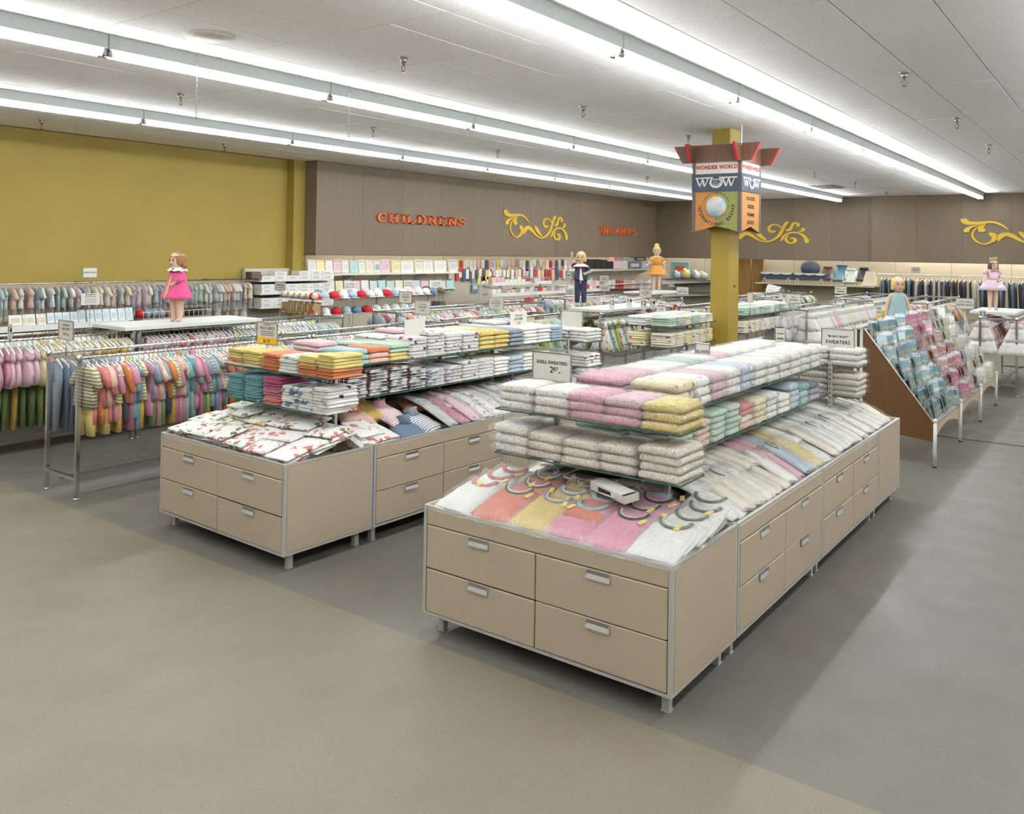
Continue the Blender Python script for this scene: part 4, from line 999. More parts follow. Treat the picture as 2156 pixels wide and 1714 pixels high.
fl = lambda c, c2, c3=None, sc=14.: cloth(PAL[c], 'floral', PAL[c2], sc, 'z', 0, PAL[c3] if c3 else None)
pr = lambda c, c2, c3=None, sc=14.: cloth(PAL[c], 'print', PAL[c2], sc, 'z', 0, PAL[c3] if c3 else None)
kn = lambda c: knit(fade(PAL[c]))
PAL['off-white'] = (232, 227, 212); PAL['ecru'] = (224, 211, 187); PAL['sweater yellow'] = (222, 192, 96); PAL['candy pink'] = (222, 152, 164); PAL['turquoise'] = (84, 146, 146); PAL['magenta'] = (172, 62, 96)
I = Matrix.Identity(4)
# --- right-hand counters, end unit upper shelf: shell sweaters in bags (left to right as seen)
sw = [(1.24, 3, ['off-white']), (.99, 3, ['off-white']), (.755, 3, ['candy pink']), (.525, 3, ['candy pink', 'candy pink', 'pale pink']), (.295, 3, ['sweater yellow'])]
for k, (y, n, cs) in enumerate(sw):
    w_ = f'{ordn(k)} pile on front upper glass, sweater counter'
    stack(FR, .445, y, Z2, n, .225, .29, .052, cs, 'shell sweater', w_, bag=True, name='shell_sweater', grp='shell sweaters on the front upper glass', mat_fn=kn)
for k, (y, n) in enumerate(((1.27, 3), (1.03, 3), (.79, 3), (.56, 3), (.30, 4))):
    stack(FR, .445, y, Z1, n, .235, .30, [.058, .050, .050, .052, .046][k], ['ecru' if k else 'off-white'], 'bulky cardigan', f'{ordn(k)} pile on front lower glass, sweater counter', bag=True, name='bulky_cardigan', grp='bulky cardigans on the front lower glass', mat_fn=kn)
# --- middle units, aisle side: piles along both shelves, folds towards the aisle (-Y); second row behind
def along(F, x0, x1, yrow, z, items, rz, where, w, d, grp, bag, name, kind, flip=False):
    x = x0; k = 0
    for n, cs, mf, t in items:
        if x > x1: break
        stack(F, x, yrow, z, n, w, d, t, cs, kind, f'{ordn(k)} pile from near end, {where}', rz=rz, bag=bag, name=name, grp=grp, mat_fn=mf); x += w+.012; k += 1
R90 = pi/2     # local +x (back of the fold) -> world +Y, fold edge faces -Y
yf = fl('pale yellow', 'rose', 'pale grey', 11.); wf = fl('off-white', 'rose', 'olive', 16.)
topR = [(3, ['pale yellow'], lambda c: yf, .056), (3, ['rosebud white'], lambda c: wf, .056), (3, ['pale pink'], kn, .056), (3, ['off-white'], kn, .056), (3, ['pale blue'], lambda c: fl('pale blue', 'rose', 'white', 13.), .056), (3, ['off-white'], kn, .056), (3, ['off-white'], kn, .056), (3, ['white'], kn, .056), (3, ['off-white'], kn, .056), (3, ['white'], kn, .056), (3, ['off-white'], kn, .056)]
along(FR, 1.02, 3.75, .41, ZM2, topR, R90, 'upper glass, sweater counter', .235, .31, 'bagged sweaters on the upper glass', True, 'bagged_sweater', 'bagged sweater')
topR2 = [(3, ['candy pink'], kn, .056), (3, ['pale pink'], kn, .056), (3, ['white'], kn, .056), (3, ['off-white'], kn, .056), (3, ['mint'], kn, .056), (3, ['white'], kn, .056), (3, ['pale pink'], kn, .056), (3, ['white'], kn, .056), (3, ['off-white'], kn, .056), (3, ['white'], kn, .056), (3, ['off-white'], kn, .056)]
along(FR, 1.02, 3.75, .79, ZM2, topR2, R90, 'upper glass far side, sweater counter', .235, .31, 'bagged sweaters on the upper glass, far side', True, 'bagged_sweater', 'bagged sweater')
lowR = [(4, ['mint'], fab, .042), (4, ['peach'], fab, .042), (5, ['mint'], fab, .04), (5, ['mint'], fab, .04), (4, ['peach', 'cream', 'coral'], fab, .044), (4, ['pale yellow'], fab, .044), (4, ['white'], fab, .046), (3, ['off-white'], fab, .046), (4, ['pale blue'], fab, .048), (3, ['aqua', 'aqua', 'turquoise'], fab, .055), (3, ['lilac', 'grey-blue', 'navy'], fab, .05)]
along(FR, 1.02, 3.75, .41, ZM1, lowR, R90, 'lower glass, sweater counter', .235, .31, 'bagged knits on the lower glass', True, 'bagged_knit', 'bagged knit')
lowR2 = [(3, ['mint'], fab, .05), (3, ['turquoise'], fab, .045), (3, ['peach'], fab, .042), (3, ['white'], fab, .04), (3, ['pale yellow'], fab, .044), (3, ['white'], fab, .044), (3, ['pale blue'], fab, .046), (3, ['off-white'], fab, .046), (3, ['aqua'], fab, .048)]
along(FR, 1.02, 3.2, .79, ZM1, lowR2, R90, 'lower glass far side, sweater counter', .235, .31, 'bagged knits on the lower glass, far side', True, 'bagged_knit', 'bagged knit')
for k, y in enumerate((.30, .56, .82, 1.08)):
    stack(FR, 4.22, y, Z2, 3, .24, .28, .05, ['off-white'], 'bagged sweater', f'{ordn(k)} pile on far-end upper glass, sweater counter', rz=pi, bag=True, name='bagged_sweater', grp='sweaters on the far-end glass', mat_fn=kn)
    stack(FR, 4.22, y, Z1, 4 if k < 2 else 3, .24, .28, .05, ['ecru'], 'bagged cardigan', f'{ordn(k)} pile on far-end lower glass, sweater counter', rz=pi, bag=True, name='bagged_cardigan', grp='cardigans on the far-end glass', mat_fn=kn)
# --- left-hand counters, end unit upper shelf: yellow, orange and white tees
yl = lambda c: fl(c, 'coral', 'turquoise', 9.)
lt = [(1.265, 5, ['pale yellow', 'orange', 'pale yellow', 'yellow']), (1.045, 5, ['cream', 'yellow']), (.81, 5, ['orange']), (.585, 5, ['white']), (.375, 6, ['orange', 'orange', 'orange', 'yellow']), (.265, 6, None)]
for k, (y, n, cs) in enumerate(lt[:4]):
    stack(FL, .445, y, Z2, n, .205, .29, .026, cs, 'folded tee', f'{ordn(k)} pile on front upper glass, tee counter', grp='tees on the front upper glass', mat_fn=(fab if k < 3 else lambda c: fl('white', 'teal', 'navy', 9.)))
stack(FL, .445, .36, Z2, 6, .20, .29, .025, ['orange', 'orange', 'orange', 'yellow'], 'folded tee', 'fifth pile on front upper glass, tee counter', grp='tees on the front upper glass')
stack(FL, .445, .15+.10, Z2, 6, .02, .02, .001, ['orange'], 'x', 'x') if False else None
stack(FL, .450, .262-.10, Z2, 7, .18, .29, .025, ['orange', 'orange', 'orange', 'yellow', 'yellow', 'yellow', 'flower-printed yellow'], 'folded tee', 'sixth pile on front upper glass, tee counter', grp='tees on the front upper glass', mat_fn=lambda c: yl('yellow') if 'flower' in c else fab(c), jit=.5)
for k, (y, n, cs, mf) in enumerate(((1.255, 8, ['turquoise'], fab), (1.03, 8, ['turquoise'], fab), (.79, 9, ['coral', 'coral', 'coral', 'rose', 'rose', 'rose', 'magenta'], fab), (.575, 7, ['blue-printed white'], None), (.375, 7, ['blue-printed white'], None), (.205, 8, ['flower-printed white'], None))):
    mm = mf or ((lambda c: pr('white', 'steel blue', 'steel blue', 9.)) if 'blue' in cs[0] else (lambda c: fl('white', 'coral', 'black', 12.)))
    stack(FL, .445, y, Z1, n, .20 if k < 3 else .175, .29, .024, cs, 'folded tee', f'{ordn(k)} pile on front lower glass, tee counter', grp='tees on the front lower glass', mat_fn=mm)
wr_ = lambda c: fl('white', 'magenta', 'navy', 13.)
stp = lambda a, c_, d_=None: (lambda c: fab(a, 'stripe', c_, 13., 'x', d_))
topL = [(3, ['aqua'], fab, .042), (3, ['peach', 'peach', 'orange'], fab, .042), (4, ['yellow', 'yellow', 'mint'], fab, .034), (6, ['berry-printed white'], wr_, .030), (7, ['berry-printed white'], wr_, .030), (6, ['berry-printed white'], wr_, .030), (6, ['berry-printed white'], wr_, .030), (4, ['sweater yellow'], kn, .042), (4, ['sweater yellow'], kn, .042), (4, ['grey-blue'], fab, .04), (5, ['off-white'], fab, .034), (5, ['white'], fab, .034), (5, ['pale blue'], fab, .03)]
along(FL, 1.0, 3.8, .41, ZM2, topL, R90, 'upper glass, tee counter', .215, .31, 'piles on the upper glass of the tee counter', False, 'folded_shirt', 'folded shirt')
topL2 = [(4, ['pale pink'], fab, .04), (3, ['pale pink'], fab, .03), (4, ['mint'], fab, .03), (5, ['rose-printed white'], lambda c: fl('white', 'coral', 'olive', 13.), .034), (6, ['pale pink'], fab, .034), (5, ['berry-printed white'], wr_, .034), (5, ['berry-printed white'], wr_, .034), (4, ['cream'], fab, .04), (4, ['pale yellow'], fab, .04), (5, ['pale grey'], fab, .034), (6, ['white'], fab, .034), (6, ['pale blue'], fab, .034)]
along(FL, 1.0, 3.8, .79, ZM2, topL2, R90, 'upper glass far side, tee counter', .215, .31, 'piles on the upper glass of the tee counter, far side', False, 'folded_shirt', 'folded shirt')
nvs = stp('white', 'navy', 'red')
lowL = [(7, ['navy-striped white'], nvs, .027), (8, ['navy-striped white'], nvs, .027), (8, ['navy-striped white'], nvs, .027), (7, ['navy-striped white'], nvs, .027), (5, ['lime', 'mint', 'red', 'pale grey', 'grey-blue'], stp('white', 'grey-blue'), .03), (5, ['lilac', 'pale grey', 'grey-blue'], stp('white', 'lilac'), .03), (6, ['leaf-printed white'], lambda c: fl('white', 'magenta', 'olive', 10.), .03), (6, ['leaf-printed white'], lambda c: fl('white', 'magenta', 'gold', 10.), .03), (5, ['off-white'], fab, .034), (4, ['pale blue'], fab, .04), (5, ['white'], fab, .034), (5, ['pale yellow'], fab, .034)]
along(FL, 1.0, 3.7, .41, ZM1, lowL, R90, 'lower glass, tee counter', .215, .31, 'piles on the lower glass of the tee counter', False, 'folded_shirt', 'folded shirt')
lowL2 = [(5, ['steel blue'], fab, .03), (4, ['turquoise'], fab, .03), (4, ['pale pink'], fab, .03), (4, ['navy'], fab, .03), (4, ['pale grey'], fab, .03), (4, ['pale pink'], fab, .03), (5, ['berry-printed white'], wr_, .03), (4, ['off-white'], fab, .03), (4, ['white'], fab, .03)]
along(FL, 1.0, 3.0, .79, ZM1, lowL2, R90, 'lower glass far side, tee counter', .215, .31, 'piles on the lower glass of the tee counter, far side', False, 'folded_shirt', 'folded shirt')
for k, y in enumerate((.3, .55, .8, 1.05, 1.3)):
    stack(FL, 4.22, y, Z2, 4, .23, .28, .034, [['mint', 'white', 'white', 'cream', 'white'][k]], 'folded shirt', f'{ordn(k)} pile on far-end upper glass, tee counter', rz=pi, grp='piles on the far-end upper glass of the tee counter', mat_fn=lambda c: fl('white', 'pale grey', 'mint', 13.))
    stack(FL, 4.22, y, Z1, 4, .23, .28, .034, [['rosebud white', 'white', 'cream', 'white', 'mint'][k]], 'folded shirt', f'{ordn(k)} pile on far-end lower glass, tee counter', rz=pi, grp='piles on the far-end lower glass of the tee counter', mat_fn=lambda c: fl('white', 'coral', 'brown', 13.))
# --- gondolas by the pillar: cream infants' wear
for F, L, nm in ((FG, 1.5, 'gondola before the pillar'), (FH, 2.7, 'gondola behind the pillar')):
    for z, lv, n_ in ((1.235, 'upper', 4), (.965, 'lower', 6)):
        k = 0; x = .16
        while x < L-.1:
            for yy, rz in ((.03, R90), (.65, -R90)):
                c = GR.choice(['cream', 'cream', 'pale yellow', 'cream', 'white', 'ecru'] if lv == 'lower' else ['white', 'cream', 'pale grey', 'white', 'mint'])
                stack(F, x, yy, z, n_, .215, .27, .030, [c], 'folded sleepwear', f'{ordn(k)} pile, {"aisle" if rz > 0 else "far"} side {lv} glass, {nm}', rz=rz, name='folded_sleepwear', grp=f'sleepwear on the {nm}', mat_fn=(lambda c: fl(c, 'magenta', c, 9.)) if lv == 'lower' else fab); k += 1
            x += .235

# ================================================================== BINS
def flat_top(w, h, t, seed, collar, sleeves=True):
    """a knit top laid flat: body along +x (hem at x=0, neck at x=h); returns body mesh"""
    r = random.Random(seed); b = MB(); b.smooth = True; rings = []
    n = 9
    for i in range(n):
        u = i/(n-1); x = u*h; ww = w*(1.0 if u < .7 else 1-.12*(u-.7)/.3); rg = []
        for k in range(11):
            v = k/10; y = (v-.5)*ww; e = 1-abs(2*v-1)**5
            zt = t*(.35+.65*e)*(.7 if i in (0, n-1) else 1)+r.uniform(-.0025, .003)
            if u > .74: zt -= t*.35*max(0, 1-((y/(w*.36))**2))*min(1, (u-.74)/.10)
            rg.append((x+r.uniform(-.002, .002)+(.014*abs(2*v-1) if i == 0 else 0), y, max(.003, zt)))
        rg += [(x, ww/2, 0), (x, -ww/2, 0)]
        rings.append(rg)
    b.loft(rings); return b
def collar_mesh(w, h, t, wd=.02, off=0.0):
    b = MB(); b.smooth = True; rings = []
    for i in range(15):
        a = radians(92+176*i/14)
        R_ = w*.36-off; cx, cy = h*.985, 0
        c, s_ = cos(a), sin(a)
        p = (cx+R_*c*.92, cy+R_*s_, t*1.0); q = (cx+(R_-wd)*c*.92, cy+(R_-wd)*s_, t*.98)
        rings.append([(p[0], p[1], p[2]-.004), (p[0], p[1], p[2]+.003), ((p[0]+q[0])/2, (p[1]+q[1])/2, p[2]+.006), (q[0], q[1], q[2]+.003), (q[0], q[1], q[2]-.006)])
    b.loft(rings); return b.mesh('collar', M['white'])
def tagm(h, t):
    b = MB(); b.cbox((h*.80, .01, t+.004), (.05, .026, .003)); return b.mesh('paper_tag', plain('pale_yellow_tag', (212, 188, 96), .6))
def bag_flat(w, h, t, seed):
    r = random.Random(seed); b = MB(); b.smooth = True; n, m = 9, 8; W_, H_ = w+.05, h+.06; vs = []; fs = []
    for i in range(n):
        for k in range(m):
            edge = i in (0, n-1) or k in (0, m-1)
            vs.append((-.03+H_*i/(n-1)+r.uniform(-.008, .008), (k/(m-1)-.5)*W_+r.uniform(-.008, .008), (.004 if edge else t+.008)+r.uniform(0, .012)))
    for i in range(n-1):
        for k in range(m-1): fs.append((i*m+k, i*m+k+1, (i+1)*m+k+1, (i+1)*m+k))
    b.add(vs, fs); return b.mesh('plastic_bag', M['film'])
KW, KH, KT = .262, .35, .032
KB = [flat_top(KW, KH, KT, i, True).mesh('knit_body', M['white']) for i in range(3)]
KC1, KC2 = collar_mesh(KW, KH, KT, .017), collar_mesh(KW, KH, KT, .009, .017); KTAG = tagm(KH, KT); KBAG = [bag_flat(KW, KH, KT, i) for i in range(3)]
def ribm(c): return cloth(PAL[c] if isinstance(c, str) else c, 'rib')
def knit_top(F, x, y, z, tilt, rz, c, cc, cc2, label, bag=True, grp=None, body2=None, sw_=1.0, roll=0.0, s=1.0):
    o = link('knit_top', random.choice(KB), None, mat=ribm(c))
    o.matrix_world = F @ Matrix.Translation((x, y, z)) @ Matrix.Rotation(rz, 4, 'Z') @ Matrix.Rotation(roll, 4, 'X') @ Matrix.Rotation(-tilt, 4, 'Y') @ Matrix.Scale(s, 4)
    tag(o, label, 'clothes', grp)
    link('collar', KC1, o, mat=ribm(cc)); link('collar_piping', KC2, o, mat=ribm(cc2)); link('paper_tag', KTAG, o, (0, random.uniform(-.03, .04), 0), (0, 0, random.uniform(-.5, .5)))
    if body2:
        b = MB(); b.smooth = True; w_ = KW*.985
        b.loft([[(x_, y_*w_*(1 if x_ < KH*.7 else .93), KT*(.42+.62*(1-abs(2*y_)**5))+.003) for y_ in (-.48, -.3, 0, .3, .48)] for x_ in (KH*.5, KH*.62, KH*.76)], closed=False, cap=False); b.build('colour_band', ribm(body2), o)
    if bag: link('plastic_bag', random.choice(KBAG), o)
    return o
PAL['knit pink'] = (212, 120, 142); PAL['knit orange'] = (212, 98, 66); PAL['knit gold'] = (210, 176, 72)
cols6 = [('white', 1.36, 'coral', 'coral', 3), ('knit orange', 1.10, 'olive', 'white', 3), ('knit gold', .86, 'grey-blue', 'cream', 3), ('knit pink', .635, 'aqua', 'aqua', 2), ('knit pink', .40, 'black', 'pale pink', 3), ('white', .15, 'olive', 'pale blue', 4)]
nmz = ['white knit top with coral neckband', 'orange knit top with olive and white neckband', 'gold knit top with grey-blue neckband', 'pink knit top with orange yoke and aqua neck', 'pink knit top with black neckband', 'white knit top with olive neckband']
for k, (c, y, cc, c2, n) in enumerate(cols6):
    for j in range(n):
        pos = 'front' if j == 0 else f'{ORD[j]} back' if j else ''
        sl = .27; uu_ = .135*j; nn_ = -.024*j
        knit_top(FR, .012+uu_*cos(sl)-nn_*sin(sl), y+random.uniform(-.012, .012)-.010*j, .708+uu_*sin(sl)+nn_*cos(sl), sl, random.uniform(-.10, .05), c, cc, c2, f'{nmz[k]}, {pos}, front sweater bin', True, 'knit tops in the front sweater bin', 'knit orange' if k == 3 else None)
# extra tops leaning against the posts, empty white box
for k, (y, c, cc) in enumerate(((1.15, 'white', 'knit orange'), (.92, 'knit orange', 'knit orange'), (.70, 'olive', 'olive'), (.50, 'pale blue', 'coral'))):
    knit_top(FR, .46, y, .74+.01*k, .12, random.uniform(-.3, .3), c, cc, c2, f'{"white orange olive pale-blue".split()[k]} bagged knit top at the back of the front sweater bin', True, 'knit tops in the front sweater bin')
t = thing('empty_carton', 'open white shallow carton lying on the knit tops in the front bin', 'box'); t.matrix_world = FR @ Matrix.Translation((.44, .56, .86)) @ Matrix.Rotation(-.45, 4, 'Z') @ Matrix.Rotation(-.12, 4, 'Y')
mcb = plain('box_board', (206, 204, 194), .7)
b = MB(); b.box(-.05, .05, -.16, .16, 0, .003); b.box(-.05, -.047, -.16, .16, 0, .042); b.box(.047, .05, -.16, .16, 0, .042); b.box(-.05, .05, -.16, -.157, 0, .042); b.box(-.05, .05, .157, .16, 0, .042); b.build('tray', mcb, t)
b = MB(); b.cbox((-.004, .015, .044), (.09, .30, .003)); b.build('lid_flap', mcb, t)
b = MB(); b.cbox((-.082, -.05, .03), (.07, .07, .003), Matrix.Rotation(.5, 3, 'Y')); b.build('torn_flap', mcb, t)
b = MB(); b.cbox((-.05-.001, .02, .02), (.002, .12, .03)); b.build('cut_out', M['dark'], t)
# side bins of the sweater counters: overlapping bagged knits spilling to the aisle rim
def pile_row(F, x0, x1, cols, where, grp, side=-1, ybase=.05, z0=.66, step=.095, kname='laid_cardigan', kind='bagged cardigan', bag=True, mf=None, rows=2, s=1.0):
    k = 0; x = x0
    while x < x1:
        c = cols(x) if callable(cols) else random.choice(cols)
        for row in range(rows):
            if row == 0: yy, zz_, tl = ybase, z0+.03, .40
            else: yy, zz_, tl = ybase+.20, z0+.13, .20
            y = yy if side < 0 else CW-yy
            o = link(kname, random.choice(KB), None, mat=(mf or ribm)(c))
            # hem to the aisle, neck towards the centre
            o.matrix_world = F @ Matrix.Translation((x+random.uniform(-.015, .015), y, zz_+random.uniform(0, .02))) @ Matrix.Rotation((pi/2 if side < 0 else -pi/2)+random.uniform(-.15, .15), 4, 'Z') @ Matrix.Rotation(-tl+random.uniform(-.05, .05), 4, 'Y') @ Matrix.Rotation(.16*(1 if side < 0 else -1)+random.uniform(-.05, .05), 4, 'X') @ Matrix.Scale(s*random.uniform(.95, 1.08), 4)
            tag(o, f'{ordn(k)} {c} {kind}, {"rim" if row == 0 else "inner"} row, {where}', 'clothes', grp)
            if row == 0 and random.random() < .4: link('collar', KC1, o, mat=fab('brown'))
            if bag: link('plastic_bag', random.choice(KBAG), o)
        x += step*random.uniform(.8, 1.2); k += 1
def rcol(x):
    return 'white' if x < 1.0 else random.choice(['ecru', 'ecru', 'off-white']) if x < 1.9 else 'candy pink' if x < 2.08 else 'pale blue' if x < 2.36 else 'sweater yellow' if x < 2.60 else random.choice(['off-white', 'ecru', 'off-white', 'white'])
pile_row(FR, .80+.12, 4.5, rcol, 'aisle bin, sweater counter', 'cardigans in the aisle bin of the sweater counter', step=.105, mf=lambda c: cloth(PAL[c], 'rib' if c == 'candy pink' else None))
pile_row(FR, .95, 4.4, ['off-white', 'ecru', 'white'], 'far-side bin, sweater counter', 'cardigans in the far-side bin of the sweater counter', side=1, step=.17, mf=fab)
# centre heap under the shelves
for k in range(16):
    x = .95+k*.22
    o = link('laid_cardigan', random.choice(KB), None, mat=fab(random.choice(['ecru', 'off-white', 'pale grey', 'ecru']) if not 1.7 < x < 2.1 else fab and random.choice(['coral', 'pale blue'])))
    o.matrix_world = FR @ Matrix.Translation((x, .62+random.uniform(-.05, .05), .735)) @ Matrix.Rotation(random.uniform(.6, 1.5), 4, 'Z') @ Matrix.Rotation(-.05, 4, 'Y'); tag(o, f'{ordn(k)} crumpled cardigan along the bin centre under the glass, sweater counter', 'clothes', 'cardigans in the bin centre')
    link('plastic_bag', random.choice(KBAG), o)
# front bin of the tee counter: fanned stacks of printed tees
PRT = [cloth(PAL['white'], 'print', PAL[a], sc, 'z', 0, PAL[b_]) for a, b_, sc in (('coral', 'olive', 17.), ('gold', 'green', 15.), ('coral', 'pale pink', 13.), ('orange', 'lime', 19.), ('gold', 'coral', 16.))]
SB = [flat_top(.24, .27, .016, i+30, False).mesh('tee_body', M['white']) for i in range(4)]
gi = 0
for i, (xx, zz0) in enumerate(((.012, .69), (.20, .735), (.37, .775), (.53, .80))):
    for j in range(6):
        yy = 1.415-j*.254-(.015 if i % 2 else 0)
        if i == 3 and j in (4, 5): continue
        m = PRT[(1 if i > 0 and j < 3 else 2 if j >= 3 and i < 2 else 0) if random.random() < .7 else random.randrange(5)]
        n = random.choice((3, 4, 4, 5))
        for q in range(n):
            o = link('printed_tee', random.choice(SB), None, mat=m)
            o.matrix_world = FL @ Matrix.Translation((xx+.012*(n-q), yy+random.uniform(-.012, .012), zz0+.0165*q+random.uniform(-.006, .012))) @ Matrix.Rotation(random.uniform(-.12, .12)+.08*(j-2)*.4, 4, 'Z') @ Matrix.Rotation(-(.20 if i == 0 else .12), 4, 'Y')
            pos = 'top' if q == n-1 else 'bottom' if q == 0 else f'{ORD[n-1-q]}-from-top'
            tag(o, f'{pos} printed white tee, {ORD[j]} pile of {ORD[i]} row, tee bin', 'clothes', 'printed tees in the front tee bin')
# aisle side bin of the tee counters: striped turtlenecks, then bagged shirts
NECK = None
b = MB(); b.smooth = True; b.tube([(.25, 0, .018), (.285, 0, .045), (.31, 0, .075)], [.06, .055, .062], 12); NECK = b.mesh('turtle_neck', M['white'])
tn = [('rust', 'knit orange', 'white'), ('mustard', 'gold', None), ('pink', 'candy pink', 'white'), ('blue', 'steel blue', None), ('pale blue', 'grey-blue', 'white'), ('red', 'red', None)]
tb_ = [flat_top(.27, .30, .05, i+50, False).mesh('knit_body', M['white']) for i in range(3)]
k = 0
for (x, y, z, rz, ci, lab) in ((1.02, .34, .80, 1.3, 0, 'rust striped turtleneck beyond the flower-printed piles'), (1.22, .42, .84, 1.5, 1, 'mustard turtleneck under the striped piles'), (1.40, .30, .80, 1.75, 2, 'pink striped turtleneck between mustard and blue ones'), (1.30, .06, .70, 1.2, 3, 'plain blue turtleneck at the rim of the tee counter'), (1.58, .10, .74, 1.8, 4, 'pale blue striped turtleneck standing highest at the tee counter rim')):
    c, st_ = tn[ci][1], tn[ci][2]; m = fab(c, 'stripe', st_, 14., 'x') if st_ else ribm(c)
    o = link('turtleneck', random.choice(tb_), None, mat=m); o.matrix_world = FL @ Matrix.Translation((x, y, z-.06)) @ Matrix.Rotation(rz, 4, 'Z') @ Matrix.Rotation(-.35, 4, 'Y'); tag(o, lab, 'clothes')
    link('turtle_neck', NECK, o, mat=ribm(c))
for k, (x, y, z) in enumerate(((.84, .05, .68), (.90, .12, .735), (1.02, .06, .70))):
    for q in range(4):
        o = link('printed_tee', random.choice(SB), None, mat=PRT[2]); o.matrix_world = FL @ Matrix.Translation((x, y, z+q*.017-.03)) @ Matrix.Rotation(1.45+.1*k, 4, 'Z') @ Matrix.Rotation(-.28, 4, 'Y'); tag(o, f'{ORD[q]} rose-printed tee from the bottom, {ORD[k]} pile at tee counter seam', 'clothes', 'rose-printed tees at the tee counter seam')
bs = ['pale grey', 'white', 'pale grey', 'cream', 'white', 'pale pink', 'pale grey']
pile_row(FL, 1.78, 4.5, lambda x: 'rose' if 1.80 < x < 1.95 else random.choice(bs), 'aisle bin, tee counter', 'bagged shirts in the aisle bin of the tee counter', step=.13, kname='bagged_shirt', kind='bagged shirt', mf=lambda c: fl(c, 'grey-blue', 'pale pink', 16.) if c != 'rose' else pr('rose', 'magenta', 'pale pink', 12.))
pile_row(FL, .95, 4.4, ['navy', 'pale grey', 'red', 'white', 'steel blue', 'brown'], 'far-side bin, tee counter', 'shirts in the far-side bin of the tee counter', side=1, step=.2, kname='laid_shirt', kind='laid shirt', bag=False, mf=fab)
for k in range(15):
    x = 1.7+k*.17; c = random.choice(['red', 'navy', 'navy', 'brown', 'red', 'orange', 'black'] if x < 3.0 else ['pale grey', 'rose', 'white', 'steel blue'])
    o = link('laid_shirt', random.choice(KB), None, mat=fab(c)); o.matrix_world = FL @ Matrix.Translation((x, .45+random.uniform(-.06, .06), .80)) @ Matrix.Rotation(random.uniform(.2, 1.6), 4, 'Z') @ Matrix.Rotation(-.06, 4, 'Y'); tag(o, f'{ordn(k)} {c} shirt heaped along the bin centre, tee counter', 'clothes', 'shirts in the bin centre of the tee counter')
# ================================================================== SLOPING PACKAGE RACK (right)
RX = [9.79, 11.36, 12.95, 14.5]; FY, FZ, TY, TZ = 1.72, .455, 2.42, 1.40
t = thing('package_rack', 'sloping plywood rack of plastic-wrapped packages on white legs at right', 'display rack')
for k, x in enumerate(RX):
    pts = [(FY-.012, FZ+.005), (FY-.012, .262), (2.08, .30), (2.36, .36), (2.46, .36), (2.56, .36), (2.84, .30), (3.192, .262), (3.192, FZ+.005), (2.52, 1.385), (2.40, 1.385)]
    b = MB(); b.prism(pts, 0, x-.011, x+.011); b.build('side_panel', M['wood'] if k == 0 else mk_wood((140, 120, 102)), t)
    e = MB(); e.tube([(x-.012, FY-.016, FZ), (x-.012, 2.40, 1.392)], .007, 6); e.build('edge_trim', M['whitemetal'], t)
    for y in (FY-.02, 3.2):
        b = MB(); b.tube([(x, y, 0), (x, y, FZ+.02)], .019, 10); b.build('leg', M['whitemetal'], t)
        b = MB(); b.tube([(x, y, 0), (x, y, .014)], .023, 10); b.build('foot', M['black'], t)
        b = MB(); b.ball((x, y, FZ+.025), .026, 10, 6); b.build('leg_cap', M['whitemetal'], t)
for y in (2.43, 2.49):
    b = MB(); b.box(9.76, 9.785, y-.015, y+.015, .3, 1.39); b.build('rear_post', M['whitemetal'], t)
b = MB(); b.tube([(9.72, 2.46, 1.40), (14.55, 2.46, 1.40)], .022, 10); b.build('ridge_rail', M['whitemetal'], t)
b = MB(); b.add([(RX[0], FY+.01, FZ-.01), (RX[-1], FY+.01, FZ-.01), (RX[-1], TY, TZ-.03), (RX[0], TY, TZ-.03), (RX[0], FY+.03, FZ-.02), (RX[-1], FY+.03, FZ-.02), (RX[-1], TY+.02, TZ-.04), (RX[0], TY+.02, TZ-.04)], [(0, 1, 2, 3), (7, 6, 5, 4), (0, 4, 5, 1), (2, 6, 7, 3), (1, 5, 6, 2), (0, 3, 7, 4)]); b.build('slope_board', mk_wood((140, 120, 102)), t)
for k in range(3):   # arched apron below the slope in each bay
    x0, x1 = RX[k]+.012, RX[k+1]-.012; n = 12; top = [(x0+(x1-x0)*i/n, FZ-.0) for i in range(n+1)]
    low = [(x0+(x1-x0)*i/n, .262+.10*sin(pi*i/n)) for i in range(n+1)]
    b = MB(); ap = top+low[::-1]; b.v = []; 
    for i in range(n): b.add([(top[i][0], FY-.006, top[i][1]), (top[i+1][0], FY-.006, top[i+1][1]), (low[i+1][0], FY-.006, low[i+1][1]), (low[i][0], FY-.006, low[i][1]), (top[i][0], FY+.006, top[i][1]), (top[i+1][0], FY+.006, top[i+1][1]), (low[i+1][0], FY+.006, low[i+1][1]), (low[i][0], FY+.006, low[i][1])], [(0, 1, 2, 3), (7, 6, 5, 4), (0, 4, 5, 1), (2, 6, 7, 3), (1, 5, 6, 2), (0, 3, 7, 4)])
    b.build('apron', mk_wood((186, 164, 142)), t)
def pk_mat(a, b_, c_):
    tt = NT('printed_wrap'); v = tt.obj((1, 1, 1)); sp = tt.n('ShaderNodeSeparateXYZ'); tt.l(v, sp.inputs[0])
    oi = tt.n('ShaderNodeObjectInfo'); n1 = tt.noise(v, 26, 3, .6)
    r = tt.ramp(n1, [(.46, lin(a)), (.54, lin(b_)), (.64, lin(c_))], True)
    g = tt.n('ShaderNodeMath', operation='GREATER_THAN'); tt.l(sp.outputs['Z'], g.inputs[0]); g.inputs[1].default_value = .115
    base = tt.mix(g.outputs[0], r, lin(a)); tt.col(base); tt.set(.22, 0, .5); tt.b.inputs['Coat Weight'].default_value = .5; tt.b.inputs['Coat Roughness'].default_value = .1; return tt.m
